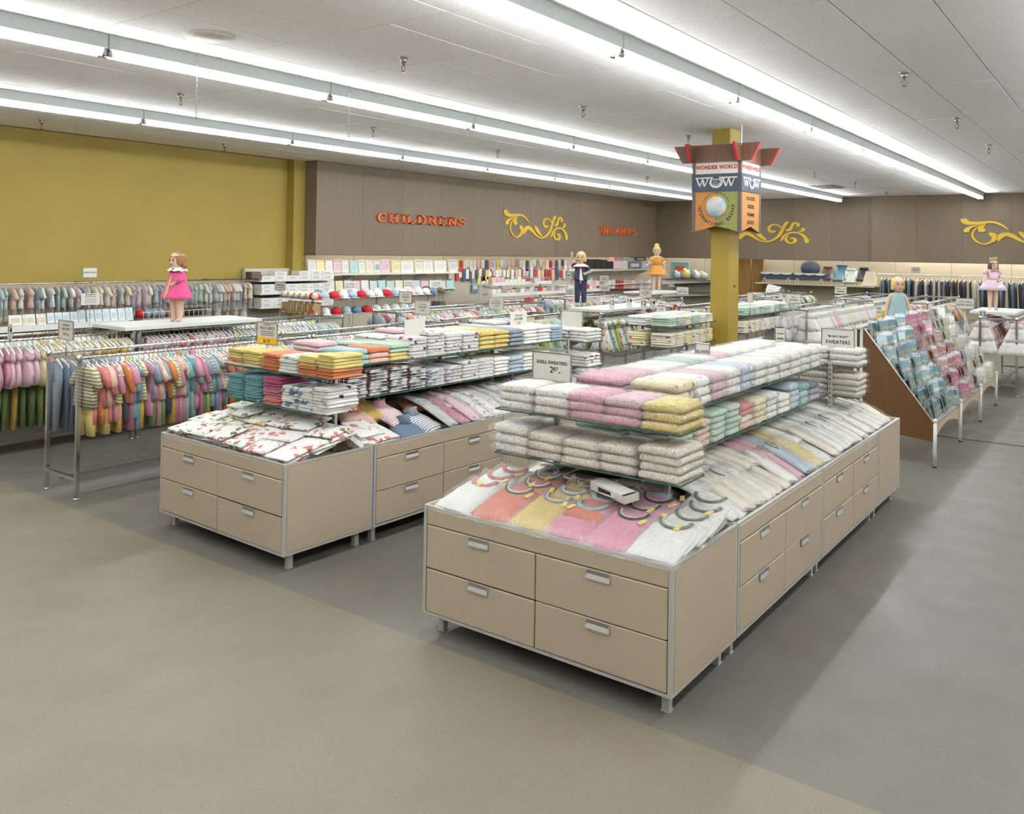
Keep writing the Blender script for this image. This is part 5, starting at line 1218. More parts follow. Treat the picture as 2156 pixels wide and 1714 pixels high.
PM = {'blue': [pk_mat((104, 134, 142), (168, 158, 110), (129, 137, 147)), pk_mat((79, 115, 125), (158, 147, 101), (115, 129, 139))], 'pink': [pk_mat((156, 110, 110), (180, 156, 149), (129, 96, 84)), pk_mat((134, 99, 87), (163, 125, 118), (147, 111, 98)), pk_mat((166, 101, 122), (178, 137, 142), (137, 101, 92))], 'white': [pk_mat((184, 180, 172), (168, 161, 146), (163, 151, 94)), pk_mat((187, 184, 177), (163, 163, 154), (137, 151, 129)), pk_mat((178, 165, 137), (163, 154, 120), (184, 180, 168))]}
PKB = []
for i in range(3):
    b = MB(); b.smooth = False; th = .012+.004*i; b.rbox(-.062, .062, -th/2, th/2, 0, .175, .005); PKB.append(b.mesh('package', M['white']))
for i in range(1): b = MB(); b.add([(-.064, -.011, .17), (.064, -.011, .17), (.05, -.002, .215), (-.05, -.002, .215)], [(0, 1, 2, 3)]); PFL = b.mesh('film_flap', M['film2'])
pr_ = random.Random(9); cnt = 0
for bay, cname in enumerate(('blue', 'pink', 'white')):
    for tier in range(7):
        f = tier/7; y0 = FY+(TY-FY)*f+.005; z0 = FZ+(TZ-FZ)*f+.012
        lb = MB(); lb.box(RX[bay]+.015, RX[bay+1]-.015, y0-.028, y0-.022, z0-.005, z0+.085); lb.build('clear_pocket_front', M['film2'], t)
        lb = MB(); lb.box(RX[bay]+.015, RX[bay+1]-.015, y0-.03, y0+.03, z0-.012, z0-.006); lb.build('pocket_floor', M['clear'], t)
        n = 10 if bay == 0 else 9; x = RX[bay]+.085; k = 0
        while x < RX[bay+1]-.07 and k < n+3:
            o = link('wrapped_package', pr_.choice(PKB), None, (x, y0+pr_.uniform(-.004, .012), z0), (-.28+pr_.uniform(-.08, .08), pr_.uniform(-.05, .05), pr_.choice([0, 0, .1, -.9, -.12, .5]) if pr_.random() < .9 else -1.2), pr_.choice(PM[cname]))
            tag(o, f'{ordn(k)} {cname} package, {ORD[tier]} tier up, {"near middle far".split()[bay]} bay of the sloping rack', 'package', f'{cname} packages on the sloping rack')
            link('film_flap', PFL, o); x += pr_.uniform(.095, .16); k += 1

# ================================================================== WALL SHELVES AND BACKGROUND STOCK
def by(name, r, Y, dep, m, label, cat, grp=None, lean=0, top=None, sub=None):
    """upright package whose front lies in the plane y = Y, as wide and high as seen"""
    x0, y0, x1, y1 = r; xm, ym = (x0+x1)/2, (y0+y1)/2
    X0, X1 = aty(x0, ym, Y).x, aty(x1, ym, Y).x; z0, z1 = aty(xm, y1, Y).z, aty(xm, y0, Y).z
    b = MB(); b.rbox(0, X1-X0, 0, dep, 0, z1-z0, min(.006, dep*.3)); o = b.build(name, m); o.location = (X0, Y, z0); o.rotation_euler = (-lean, 0, 0); tag(o, label, cat, grp)
    if sub: sb = MB(); sb.box((X1-X0)*.18, (X1-X0)*.82, -.003, .0, (z1-z0)*.25, (z1-z0)*.7); sb.build('printed_panel', sub, o)
    return o
def bx_(name, r, X, dep, m, label, cat, grp=None, sub=None):
    x0, y0, x1, y1 = r; xm, ym = (x0+x1)/2, (y0+y1)/2
    Y0, Y1 = atx(x0, ym, X).y, atx(x1, ym, X).y; z0, z1 = atx(xm, y1, X).z, atx(xm, y0, X).z
    b = MB(); b.rbox(0, dep, min(Y0, Y1)-Y1, max(Y0, Y1)-Y1, 0, z1-z0, min(.006, dep*.3)); o = b.build(name, m); o.location = (X, Y1, z0); tag(o, label, cat, grp)
    if sub: w_ = abs(Y0-Y1); sb = MB(); sb.box(-.003, 0, w_*.2, w_*.8, (z1-z0)*.25, (z1-z0)*.75); sb.build('printed_panel', sub, o)
    return o
pc = lambda n, c, r=.4: plain('pack_'+n, c, r, 0, .4)
def shelf(name, x0, x1, y0, y1, z, label, m='whitemetal', th=.03, br=True, lip=0):
    t = thing(name, label, 'shelf'); b = MB(); b.rbox(x0, x1, y0, y1, z-th, z, .003); b.build('shelf_board', M[m], t)
    if lip: b = MB(); b.box(x0, x1, y0-.008, y0, z-.06, z+lip); b.build('front_lip', M[m], t)
    if br:
        for k in range(int((x1-x0)/1.2)+1):
            x = x0+.08+k*1.2
            if x < x1: b = MB(); b.prism([(y0+.05, z-th), (y1, z-th), (y1, z-.2)], 0, x-.006, x+.006); b.build('bracket', M['whitemetal'], t)
    return t
pal_soft = {'white': (224, 222, 212), 'pale yellow': (224, 212, 160), 'pale aqua': (172, 204, 200), 'pale pink': (222, 188, 196), 'cream': (222, 214, 190), 'grey white': (206, 206, 204), 'pale blue': (186, 198, 210), 'mint': (184, 206, 190)}
# blanket packages on the back wall: upper and lower shelf
shelf('wall_shelf', 11.75, 16.6, 13.72, 14.16, 1.625, 'upper white wall shelf of blanket packages under CHILDRENS')
shelf('wall_shelf', 11.75, 16.4, 13.72, 14.16, 1.24, 'lower white wall shelf of blanket packages behind the caps')
up_ = [('grey white', 650, 667), ('pale yellow', 668, 684), ('white', 687, 702), ('pale pink', 704, 720), ('white', 722, 735), ('pale aqua', 739, 755), ('white', 757, 770), ('cream', 772, 788), ('grey white', 789, 803), ('pale pink', 804, 822), ('pale yellow', 827, 844), ('white', 846, 872), ('cream', 876, 892), ('white', 893, 913), ('white', 917, 941), ('grey white', 947, 965)]
for k, (c, a, e) in enumerate(up_):
    zt = 547+(k % 3); o = by('blanket_package', (a, zt, e, 574.5), 13.80, .035, pc(c, pal_soft[c], .25), f'{ordn(k)} {c} blanket package from left, upper back-wall shelf', 'package', 'blanket packages on the upper back-wall shelf', .12, sub=(pc('oval', (150, 160, 168)) if c == 'grey white' and k == 8 else pc(c+'p', tuple(int(q*.93) for q in pal_soft[c]))))
for k in range(17):
    c = list(pal_soft)[(k*5+2) % 8]; a = 654+k*18
    if a > 948: break
    by('blanket_package', (a, 590+(k % 2), a+15.5, 613), 13.80, .035, pc(c, pal_soft[c], .25), f'{ordn(k)} {c} blanket package from left, lower back-wall shelf', 'package', 'blanket packages on the lower back-wall shelf', .12)
# white boxed layettes on a shelf unit at the corner of the yellow wall
t = thing('layette_shelf_unit', 'white shelf unit of boxed layettes where yellow wall meets walnut', 'shelf unit')
b = MB(); b.box(10.42, 12.3, 14.08, 14.16, .4, 1.75); b.build('back_panel', M['low'], t)
LZ = [aty(580, 590, 13.6).z, aty(580, 617, 13.6).z, aty(560, 647, 13.6).z]
for z in LZ: b = MB(); b.rbox(10.42, 12.25, 13.58, 14.08, z-.03, z, .003); b.build('shelf_board', M['whitemetal'], t)
LB = []
for i in range(2): b = MB(); b.rbox(0, .30, 0, .25, 0, .085, .004); LB.append(b.mesh('layette_box', M['white']))
k = 0
for lv, z in zip(('top', 'middle', 'lowest'), LZ):
    for i in range(6):
        for q in range(2 if not (lv == 'top' and i < 4) else 1 + (i % 2)):
            o = link('layette_box', LB[0], None, (10.46+i*.305, 13.6+.01*q, z+.087*q), mat=pc('box', (222, 220, 212), .4)); tag(o, f'{ORD[i]} white layette box from left, {"lower" if q == 0 else "upper"} layer, {lv} shelf by the pilaster', 'box', 'layette boxes by the pilaster')
            b = MB(); b.box(.05, .2, -.002, 0, .02, .06); b.build('box_label', pc('lab', (190, 190, 184)), o)
b = MB(); b.rbox(0, .22, 0, .2, 0, .13, .004); o = b.build('dark_box', M['brown']); o.location = (10.22, 13.6, 1.57); tag(o, 'dark brown box at the end of the bagged baby clothes rail', 'box')
# packages leaning on the shelf below the bagged outfits
shelf('wall_shelf', 3.4, 7.66, 13.40, 14.16, .92, 'white lipped wall shelf of pale blue packages under the yellow wall', th=.03, lip=.03)
for k, (a, e, zt) in enumerate(((20, 48, 663), (49, 54, 662), (54, 76, 661), (79, 84, 660), (84, 99, 660))):
    by('baby_book', (a, zt, e, 686), 13.52, .03, pc('bk', (218, 214, 200)), f'{ORD[k]} cream baby book from left on the white lipped shelf', 'book', 'cream baby books on the white lipped shelf', .25, sub=pc('bkp', (196, 184, 160)))
for k in range(11):
    a = 101+k*16.4+(2 if k > 4 else 0); yt = 655-k*.75+(3 if k < 4 else -1 if k == 10 else 0)
    by('diaper_package', (a, yt, a+15.2, 681-k*.6), 13.52, .05, pc('dp%d' % (k % 3), ((202, 210, 211), (196, 205, 208), (206, 214, 213))[k % 3], .2), f'{ORD[k]} pale blue package from left on the white lipped shelf', 'package', 'pale blue packages on the white lipped shelf', .25, sub=pc('dpp', (178, 192, 194)))
# wire basket of bibs and shoes behind the pink-coat mannequin
t = thing('wire_basket', 'wire shelf basket of bibs and shoes behind the pink-coat mannequin', 'basket')
A, B_ = aty(300, 672, 13.4), aty(445, 661, 13.4)
b = MB(); b.box(A.x, B_.x, 13.4, 13.9, A.z-.03, A.z); b.box(A.x, B_.x, 13.395, 13.40, A.z-.09, A.z); b.build('tray', mk_wood((150, 134, 118)), t)
for k in range(14): x = A.x+.02+k*(B_.x-A.x)/14; b = MB(); b.tube([(x, 13.4, A.z), (x, 13.4, A.z+.11)], .004, 5); b.build('wire', M['whitemetal'], t)
b = MB(); b.tube([(A.x, 13.4, A.z+.11), (B_.x, 13.4, A.z+.11)], .005, 5); b.build('top_wire', M['whitemetal'], t)
for k, (c, lab) in enumerate((((186, 40, 40), 'red'), ((140, 150, 162), 'grey-blue'), ((140, 150, 162), 'second grey-blue'), ((146, 156, 166), 'third grey-blue'), ((150, 90, 80), 'rust'), ((180, 36, 40), 'bright red'), ((180, 36, 40), 'second bright red'), ((70, 56, 50), 'dark brown'), ((70, 56, 50), 'second dark brown'), ((60, 64, 66), 'charcoal'))):
    b = MB(); b.smooth = True; ww = (B_.x-A.x)/10.5; b.ball((0, 0, .07), (ww*.5, .12, .085), 10, 7); o = b.build('bagged_bib', pc('bib%d' % k, c, .3)); o.location = (A.x+ww*(k+.6), 13.62, A.z); tag(o, f'{lab} bagged bundle in the wire basket', 'bundle', 'bundles in the wire basket')
for k in range(9):
    hang('romper', 'bagged_hat', 8.6+k*.19, 13.7, 1.09, f'{["white", "cream", "gold"][0 if k % 3 else (2 if k in (3, 6) else 1)]} bagged hat', fab(["white", "cream", "gold"][0 if k % 3 else (2 if k in (3, 6) else 1)]), 'the lower wall rail', 'hat', 'bagged hats on the lower wall rail', bag=True, s=.6)
# cap gondola: caps on two glass tiers, cartons and booties on its end
t = thing('cap_gondola', 'glass-tiered gondola of caps and bootie cartons before the back wall', 'display unit')
b = MB(); b.rbox(9.95, 13.6, 11.5, 12.4, .1, .66, .005); b.build('base_cabinet', M['lam'], t)
b = MB(); b.box(9.95, 13.6, 11.5, 12.4, 0, .1); b.build('plinth', M['dark'], t)
for x in (10.3, 11.9, 13.4): slotted_post(t, x, 11.95, .66, 1.36)
for z in (1.0, 1.28): b = MB(); b.box(9.95, 13.6, 11.5, 12.4, z-.008, z); b.build('glass_tier', M['glass'], t); b = MB(); b.box(9.95, 13.6, 11.497, 11.5, z-.008, z); b.box(9.947, 9.95, 11.5, 12.4, z-.008, z); b.build('tier_edge', M['steel'], t)
b = MB(); b.smooth = True
rings = [[(.105*s_*cos(2*pi*k/14), .09*s_*sin(2*pi*k/14), z) for k in range(14)] for z, s_ in ((0, 1), (.05, 1.02), (.09, .85), (.115, .5), (.125, .1))]
b.loft(rings); CAPM = b.mesh('cap', M['white'])
b = MB(); b.smooth = True; b.loft([[(-.09-.075*sin(a)*q, .085*cos(a), .012-.012*q) for a in [pi*i/8 for i in range(9)]] for q in (0, 1)], closed=False, cap=False); BRIM = b.mesh('brim', M['white'])
capc = {'red': (186, 34, 44), 'white': (224, 222, 216), 'pale blue': (168, 182, 196), 'slate blue': (110, 130, 156), 'pale pink': (222, 200, 206), 'olive brown': (98, 84, 56), 'charcoal': (88, 88, 90)}
def cap(x, y, z, c, lab, rz=pi/2):
    o = link('cap', CAPM, None, (x, y, z), (0, 0, rz+GR.uniform(-.4, .4)), pc('cap_'+c, capc[c], .75)); link('brim', BRIM, o, mat=pc('cap_'+c, capc[c], .75)); tag(o, lab, 'cap', 'caps on the cap gondola')
ups = ['red', 'pale blue', 'red', 'white', 'pale blue', 'red', 'white', 'white', 'red', 'pale blue', 'white', 'pale pink', 'white', 'white', 'slate blue', 'olive brown']
for k, c in enumerate(ups): cap(10.05+k*.222, 11.62, 1.28, c, f'{ORD[k]} cap from left, {c}, front row of upper cap tier')
for k, c in enumerate(['slate blue', 'white', 'white', 'white', 'pale pink', 'white', 'pale pink', 'white', 'white', 'white', 'charcoal']): cap(10.4+k*.29, 11.92, 1.30, c, f'{ORD[k]} cap from left, {c}, back row of upper cap tier')
for k, c in enumerate(['red', 'white', 'red', 'pale blue', 'slate blue', 'red', 'white', 'white', 'white', 'white', 'white']): cap(10.05+k*.25, 11.62, 1.0, c, f'{ORD[k]} cap from left, {c}, lower cap tier')
for k in range(6):
    y = 12.33-k*.15; b = MB(); c = (176, 150, 108) if k < 5 else (196, 168, 118)
    b.box(0, .16, -.065, .065, 0, .006); b.box(0, .006, -.065, .065, 0, .05); b.box(.15, .16, -.065, .065, 0, .22); b.box(0, .16, -.065, -.06, 0, .2); b.box(0, .16, .06, .065, 0, .2)
    o = b.build('bootie_carton', pc('kraft', (166, 138, 92))); o.location = (9.96, y, 1.002); tag(o, f'{ORD[k]} open tan carton of booties from left on the cap gondola end', 'box', 'tan bootie cartons')
    b = MB(); b.ball((.08, 0, .11), (.05, .05, .10), 10, 7); b.build('soft_booties', pc('bootie', (204, 186, 164), .8), o)
for k in range(11):
    b = MB(); b.smooth = True; b.ball((0, 0, .06), (.07, .05, .065), 9, 6); o = b.build('soft_toy', pc('plush', (218, 208, 194), .85)); o.location = (10.0+.12*(k % 2), 12.35-.08*k, 1.28); tag(o, f'{ORD[k]} white bagged soft toy from left on upper end tier of cap gondola', 'toy', 'soft toys on the cap gondola end'); b = MB(); b.ball((-.055, 0, .08), (.02, .02, .02), 6, 4); b.build('muzzle', pc('muz', (150, 110, 70)), o)
for k, (x, c, n) in enumerate(((12.75, 'pink', 4), (12.98, 'rose', 4), (13.2, 'navy', 3), (13.4, 'olive', 4))): stack(I, x, 11.55, 1.0, n, .2, .28, .03, [c], 'folded shirt', f'{ORD[k]} pile on lower tier at right end of cap gondola', rz=R90, grp='shirts on the cap gondola')
# carded goods on pegs
cg = {'white': (222, 218, 210), 'pink': (214, 170, 176), 'red': (180, 60, 66), 'yellow': (220, 196, 100), 'pale blue': (178, 192, 208), 'grey': (150, 148, 150), 'cream': (222, 212, 184), 'navy': (74, 82, 104), 'peach': (220, 178, 150)}
CB = []
for i in range(3): b = MB(); b.rbox(-.06, .06, 0, .03, -.20-.05*i, 0, .004); CB.append(b.mesh('carded_item', M['white']))
wgt = ['white', 'white', 'white', 'pink', 'pink', 'red', 'yellow', 'pale blue', 'grey', 'cream', 'cream', 'navy', 'peach']
for row, (y0, xa, xb, stp_) in enumerate(((547, 964, 1212, 7.2), (567, 948, 1210, 7.4), (583, 1010, 1080, 10))):
    x = xa; k = 0
    while x < xb:
        q = aty(x, y0+GR.uniform(-1, 2), 14.08); c = GR.choice(wgt)
        o = link('carded_item', GR.choice(CB), None, q, (0, GR.uniform(-.05, .05), 0), pc('card_'+c, cg[c], .35)); tag(o, f'{ordn(k)} carded baby item from left, {c}, {ORD[row]} peg row', 'carded item', 'carded baby items on the back wall pegs')
        pg = MB(); pg.tube([(0, .1, .01), (0, -.03, .01)], .004, 5); pg.build('peg', M['steel'], o)
        x += stp_*GR.uniform(.8, 1.25); k += 1
o = by('hanging_poster', (994, 590, 1008, 615), 14.12, .02, pc('poster', (116, 140, 172)), 'blue product card hanging on the back wall below the peg rows', 'poster', sub=pc('cardw', (206, 206, 200)))
# toiletries gondola with wire tiers
t = thing('toiletries_gondola', 'white wire-tiered gondola of boxed toiletries before the peg wall', 'display unit')
b = MB(); b.rbox(15.9, 21.0, 12.2, 12.9, 0, .55, .005); b.build('base', M['low'], t)
for z in (.85, 1.12, 1.38):
    b = MB(); b.box(15.9, 18.4 if z > 1.3 else 21, 12.2, 12.9, z-.025, z); b.build('tier', M['whitemetal'], t)
    b = MB(); b.box(15.9, 18.4 if z > 1.3 else 21, 12.19, 12.2, z-.03, z+.05); b.build('tier_lip', M['whitemetal'], t)
for x in (15.92, 18.4, 20.98):
    b = MB(); b.box(x-.015, x+.015, 12.53, 12.56, .5, 1.45); b.build('post', M['whitemetal'], t)
for lv, z, n, L in (('top', 1.38, 14, 2.4), ('middle', 1.12, 26, 5.0), ('lower', .85, 26, 5.0)):
    for k in range(n):
        c = GR.choice(['white', 'pink', 'red', 'white', 'cream', 'grey', 'peach', 'white']); w_ = L/n*.9; b = MB(); b.rbox(0, w_, 0, .12, 0, GR.uniform(.10, .17), .004); o = b.build('toiletry_box', pc('card_'+c, cg[c], .35)); o.location = (15.95+k*L/n, 12.24, z); tag(o, f'{ordn(k)} toiletry box from left, {c}, {lv} tier of wire gondola', 'box', 'toiletry boxes on the wire gondola')
shelf('wall_shelf', 22.0, 27.0, 13.7, 14.16, 1.62, 'white wall shelf of black bags and pink boxes behind the sailor mannequin')
for k, (a, e, yt, c, nm) in enumerate(((1237, 1252, 546, 'blk', 'black diaper bag'), (1252, 1266, 546, 'blk', 'second black diaper bag'), (1266, 1279, 547, 'blk', 'third black diaper bag'), (1279, 1292, 550, 'blk', 'small black diaper bag'))):
    o = by('diaper_bag', (a+.5, yt, e-.5, 566), 13.78, .16, M['black'], nm+' on the wall shelf behind the sailor mannequin', 'bag', 'diaper bags on the wall shelf'); 
for k, (a, yt, e, yb, c) in enumerate(((1292, 549, 1312, 566, (218, 176, 184)), (1294, 542, 1314, 549, (206, 160, 170)), (1312, 549, 1322, 566, (222, 208, 178)), (1316, 543, 1336, 549, (176, 190, 196)), (1324, 550, 1350, 566, (110, 116, 124)), (1337, 541, 1360, 549, (64, 66, 68)), (1351, 550, 1366, 566, (170, 180, 188)))):
    by('gift_box', (a, yt, e, yb), 13.78, .2, pc('gb%d' % k, c), f'{ORD[k]} boxed baby gift from left behind the sailor mannequin', 'box', 'boxed baby gifts on the wall shelf', sub=pc('gbp', (206, 198, 190)))
shelf('wall_shelf', 21.6, 27.0, 13.7, 14.16, 1.16, 'low white wall shelf of bottles and folded pink goods by the corner')
for k in range(16):
    a = 1238+k*8.4; c = ['white', 'pink', 'white', 'grey', 'pink', 'white', 'white', 'red', 'red', 'peach', 'pink', 'white', 'pink', 'white', 'pink', 'white'][k]; by('bottle_set', (a, 589+(k % 3), a+7.4, 608), 13.78, .12, pc('card_'+c, cg[c]), f'{ordn(k)} boxed set from left, {c}, low shelf by the corner', 'box', 'boxed sets on the low shelf by the corner')
b = MB(); b.tube([(0, 0, 0), (0, 0, .03)], .05, 10); b.tube([(0, 0, .03), (0, 0, .12)], .015, 8); t = thing('nursery_lamp', 'small white nursery lamp on the shelf at the far corner', 'lamp', tuple(atx(1414, 611, 27.3))); b.build('lamp_base', pc('lb', (190, 150, 120)), t); b = MB(); b.tube([(0, 0, .11), (0, 0, .30)], [.15, .07], 16); b.build('lamp_shade', M['white'], t)
shelf('wall_shelf', 27.12, 27.78, 10.9, 13.4, 1.30, 'grey wall shelf of toys at the far corner', 'steel')
shelf('wall_shelf', 27.12, 27.78, 10.9, 13.4, .86, 'lower wall shelf of lamps at the far corner', 'steel')
bx_('toy_box', (1413, 552, 1450, 586), 27.45, .12, pc('toyb', (140, 188, 194)), 'pale blue toy box with red figures at the far corner', 'box', sub=pc('toyr', (196, 88, 62)))
for k, (p, c, s_) in enumerate((((1448, 577), (220, 204, 128), .2), ((1428, 578), (206, 208, 204), .16), ((1470, 572), (224, 224, 214), .17), ((1440, 580), (190, 150, 156), .15), ((1462, 581), (140, 140, 146), .18), ((1482, 576), (190, 186, 170), .16))):
    q = atx(*p, 27.35); b = MB(); b.ball((0, 0, 0), (s_*.8, s_, s_*.8), 12, 8); o = b.build('plush_toy', pc('pl%d' % k, c, .85)); o.location = (q.x, q.y, 1.30+s_*.8); tag(o, f'{["yellow", "white", "ivory", "dusty pink", "grey", "beige"][k]} bagged plush toy on the far corner shelf', 'toy', 'plush toys on the far corner shelf'); b = MB(); b.ball((-.02, s_*.5, s_*.7), (s_*.4,)*3, 8, 6); b.build('head', pc('pl%d' % k, c, .85), o)
# curtain
t = thing('curtain', 'tan floor-length curtain in the far wall behind the pillar', 'curtain'); b = MB(); b.smooth = True; n = 60
for (ya, yb) in ((10.85, 10.40), (10.36, 9.95)):
    b = MB(); b.smooth = True; ps = [(27.62-.035*sin(i*.9), ya+(yb-ya)*i/n) for i in range(n+1)]; b.loft([[(x, y, z) for x, y in ps] for z in (.05, 2.2)], closed=False, cap=False); b.build('drape', plain('tan_cloth', (176, 138, 84), .8), t)
b = MB(); b.tube([(27.62, 10.9, 2.22), (27.62, 9.9, 2.22)], .015, 8); b.build('rod', M['steel'], t)
# baby carry-cots and infant seats on the far right shelf
shelf_t = thing('nursery_shelf', 'cream shelf of carry-cots and infant seats on the far right wall', 'shelf'); b = MB(); b.box(26.8, 27.78, 6.35, 9.95, 1.255, 1.285); b.build('shelf_board', M['board'], shelf_t)
b = MB(); b.box(26.9, 27.78, 6.35, 9.3, .70, .73); b.build('lower_board', M['board'], shelf_t)
def cot(y0, y1, lab):
    t = thing('carry_cot', lab, 'carry-cot', group='carry-cots on the far right shelf'); b = MB(); z = 1.62
    b.loft([[(26.95-e, y0+.02-e*.3, zz), (27.4+e, y0+.02-e*.3, zz), (27.4+e, y1-.02+e*.3, zz), (26.95-e, y1-.02+e*.3, zz)] for zz, e in ((z-.22, -.02), (z, .03))]); b.build('cot_body', pc('navy', (66, 72, 86), .6), t)
    b = MB(); n = 24; 
    for i in range(n):
        u0, u1 = y0+(y1-y0)*i/n, y0+(y1-y0)*(i+1)/n; d0, d1 = .03+.03*abs(sin(3*pi*i/n)), .03+.03*abs(sin(3*pi*(i+1)/n)); b.add([(26.91, u0, z+.01), (26.91, u1, z+.01), (26.91, u1, z-d1), (26.91, u0, z-d0)], [(0, 1, 2, 3)])
    b.build('scalloped_trim', M['white'], t)
    for y in (y0+.12*(y1-y0), y0+.88*(y1-y0)):
        b = MB(); b.tube([(26.93, y-.06, 1.285), (27.0, y+.04, z)], .012, 6); b.tube([(26.93, y+.08, 1.285), (27.0, y-.03, z)], .012, 6); b.build('folding_leg', M['whitemetal'], t)
cot(9.80, 8.80, 'navy carry-cot with white scalloped trim nearest the curtain'); cot(8.75, 7.78, 'second navy carry-cot with white trim and navy hood')
b = MB(); b.ball((0, 0, 0), (.22, .3, .26), 14, 9); o = b.build('cot_hood', pc('navy', (66, 72, 86), .6)); q = atx(1706, 565, 27.3); o.location = q; tag(o, 'dark navy folded hood standing on the second carry-cot', 'hood')
def iseat(px, py, c, lab, s=1.0, X_=27.2):
    q = atx(px, py, X_); t = thing('infant_seat', lab, 'infant seat', (q.x, q.y, q.z), 0, 'infant seats on the far right shelf'); m = pc('seat'+lab[:6], c, .5)
    b = MB(); b.smooth = True; b.loft([[(-.16*s, y, .10*s+.03*abs(y)*6) if False else (-.16*s, y, .16*s), (.0, y, .10*s), (.08*s, y, .18*s), (.18*s, y, .52*s), (.23*s, y, .52*s), (.13*s, y, .15*s), (0, y, .05*s), (-.17*s, y, .11*s)] for y in (-.20*s, -.1*s, 0, .1*s, .20*s)]); b.build('seat_shell', m, t)
    b = MB(); b.tube([(.19*s, -.16*s, .56*s), (.19*s, .16*s, .56*s)], .04*s, 8); b.build('head_roll', m, t)
    b = MB(); 
    for y in (-.21*s, .21*s): b.tube([(-.16*s, y, 0), (.02*s, y, .12*s), (.2*s, y, 0)], .012, 6); b.tube([(-.1*s, y, .02), (-.1*s, y, .3*s), (.12*s, y, .3*s)], .010, 6)
    b.build('chrome_frame', M['chrome'], t)
iseat(1740, 593, (112, 92, 84), 'brown infant seat with white frame beside the carry-cots', .8); iseat(1769, 597, (110, 142, 156), 'blue high-backed infant seat in the middle of the shelf', 1.0)
iseat(1789, 601, (206, 210, 196), 'white padded infant seat right of the blue one', .85, 27.0); iseat(1816, 596, (64, 68, 72), 'black infant seat with hanging tag near the shelf end', .8); iseat(1824, 641, (92, 122, 136), 'blue infant seat on the lower shelf', .75, 27.2)
b = MB(); b.loft([[(x*.16, y*.24, z) for x, y in ((-1, -1), (1, -1), (1, 1), (-1, 1))] for z in (0, .02)]); b.loft([[(x*.05*s_, y*.22*s_, z) for x, y in ((-1, -1), (1, -1), (1, 1), (-1, 1))] for z, s_ in ((.02, 1), (.42, .55))]); o = b.build('boxed_bonnet', pc('bonnet', (220, 206, 176))); o.location = atx(1832, 601, 27.1); tag(o, 'cream tapered box at the right end of the nursery shelf', 'box')
# bassinet and pillows behind the gondola
t = thing('bassinet', 'white printed bassinet with hood on a wire stand before the curtain', 'bassinet'); q = atx(1612, 632, 25.6)
t.location = q; b = MB(); b.smooth = True; b.loft([[(sx*.28*cos(a), .5*sx*sin(a), z) for a in [2*pi*i/16 for i in range(16)]] for z, sx in ((0, .8), (.12, 1), (.22, 1.05))]); b.build('basket', fl('white', 'gold', 'pale grey', 12.), t)
b = MB(); b.smooth = True; b.loft([[(.3*cos(a), -.1-.4*v, .2+.3*sin(a)*(1-.3*v)) for a in [pi*i/10 for i in range(11)]] for v in (0, .5, 1)], closed=False, cap=False); b.build('hood', fl('white', 'gold', 'pale grey', 12.), t)
b = MB(); b.tube([(-.2, -.35, -q.z+.01), (.2, .35, .02)], .012, 6); b.tube([(-.2, .35, -q.z+.01), (.2, -.35, .02)], .012, 6); b.build('stand', M['whitemetal'], t)
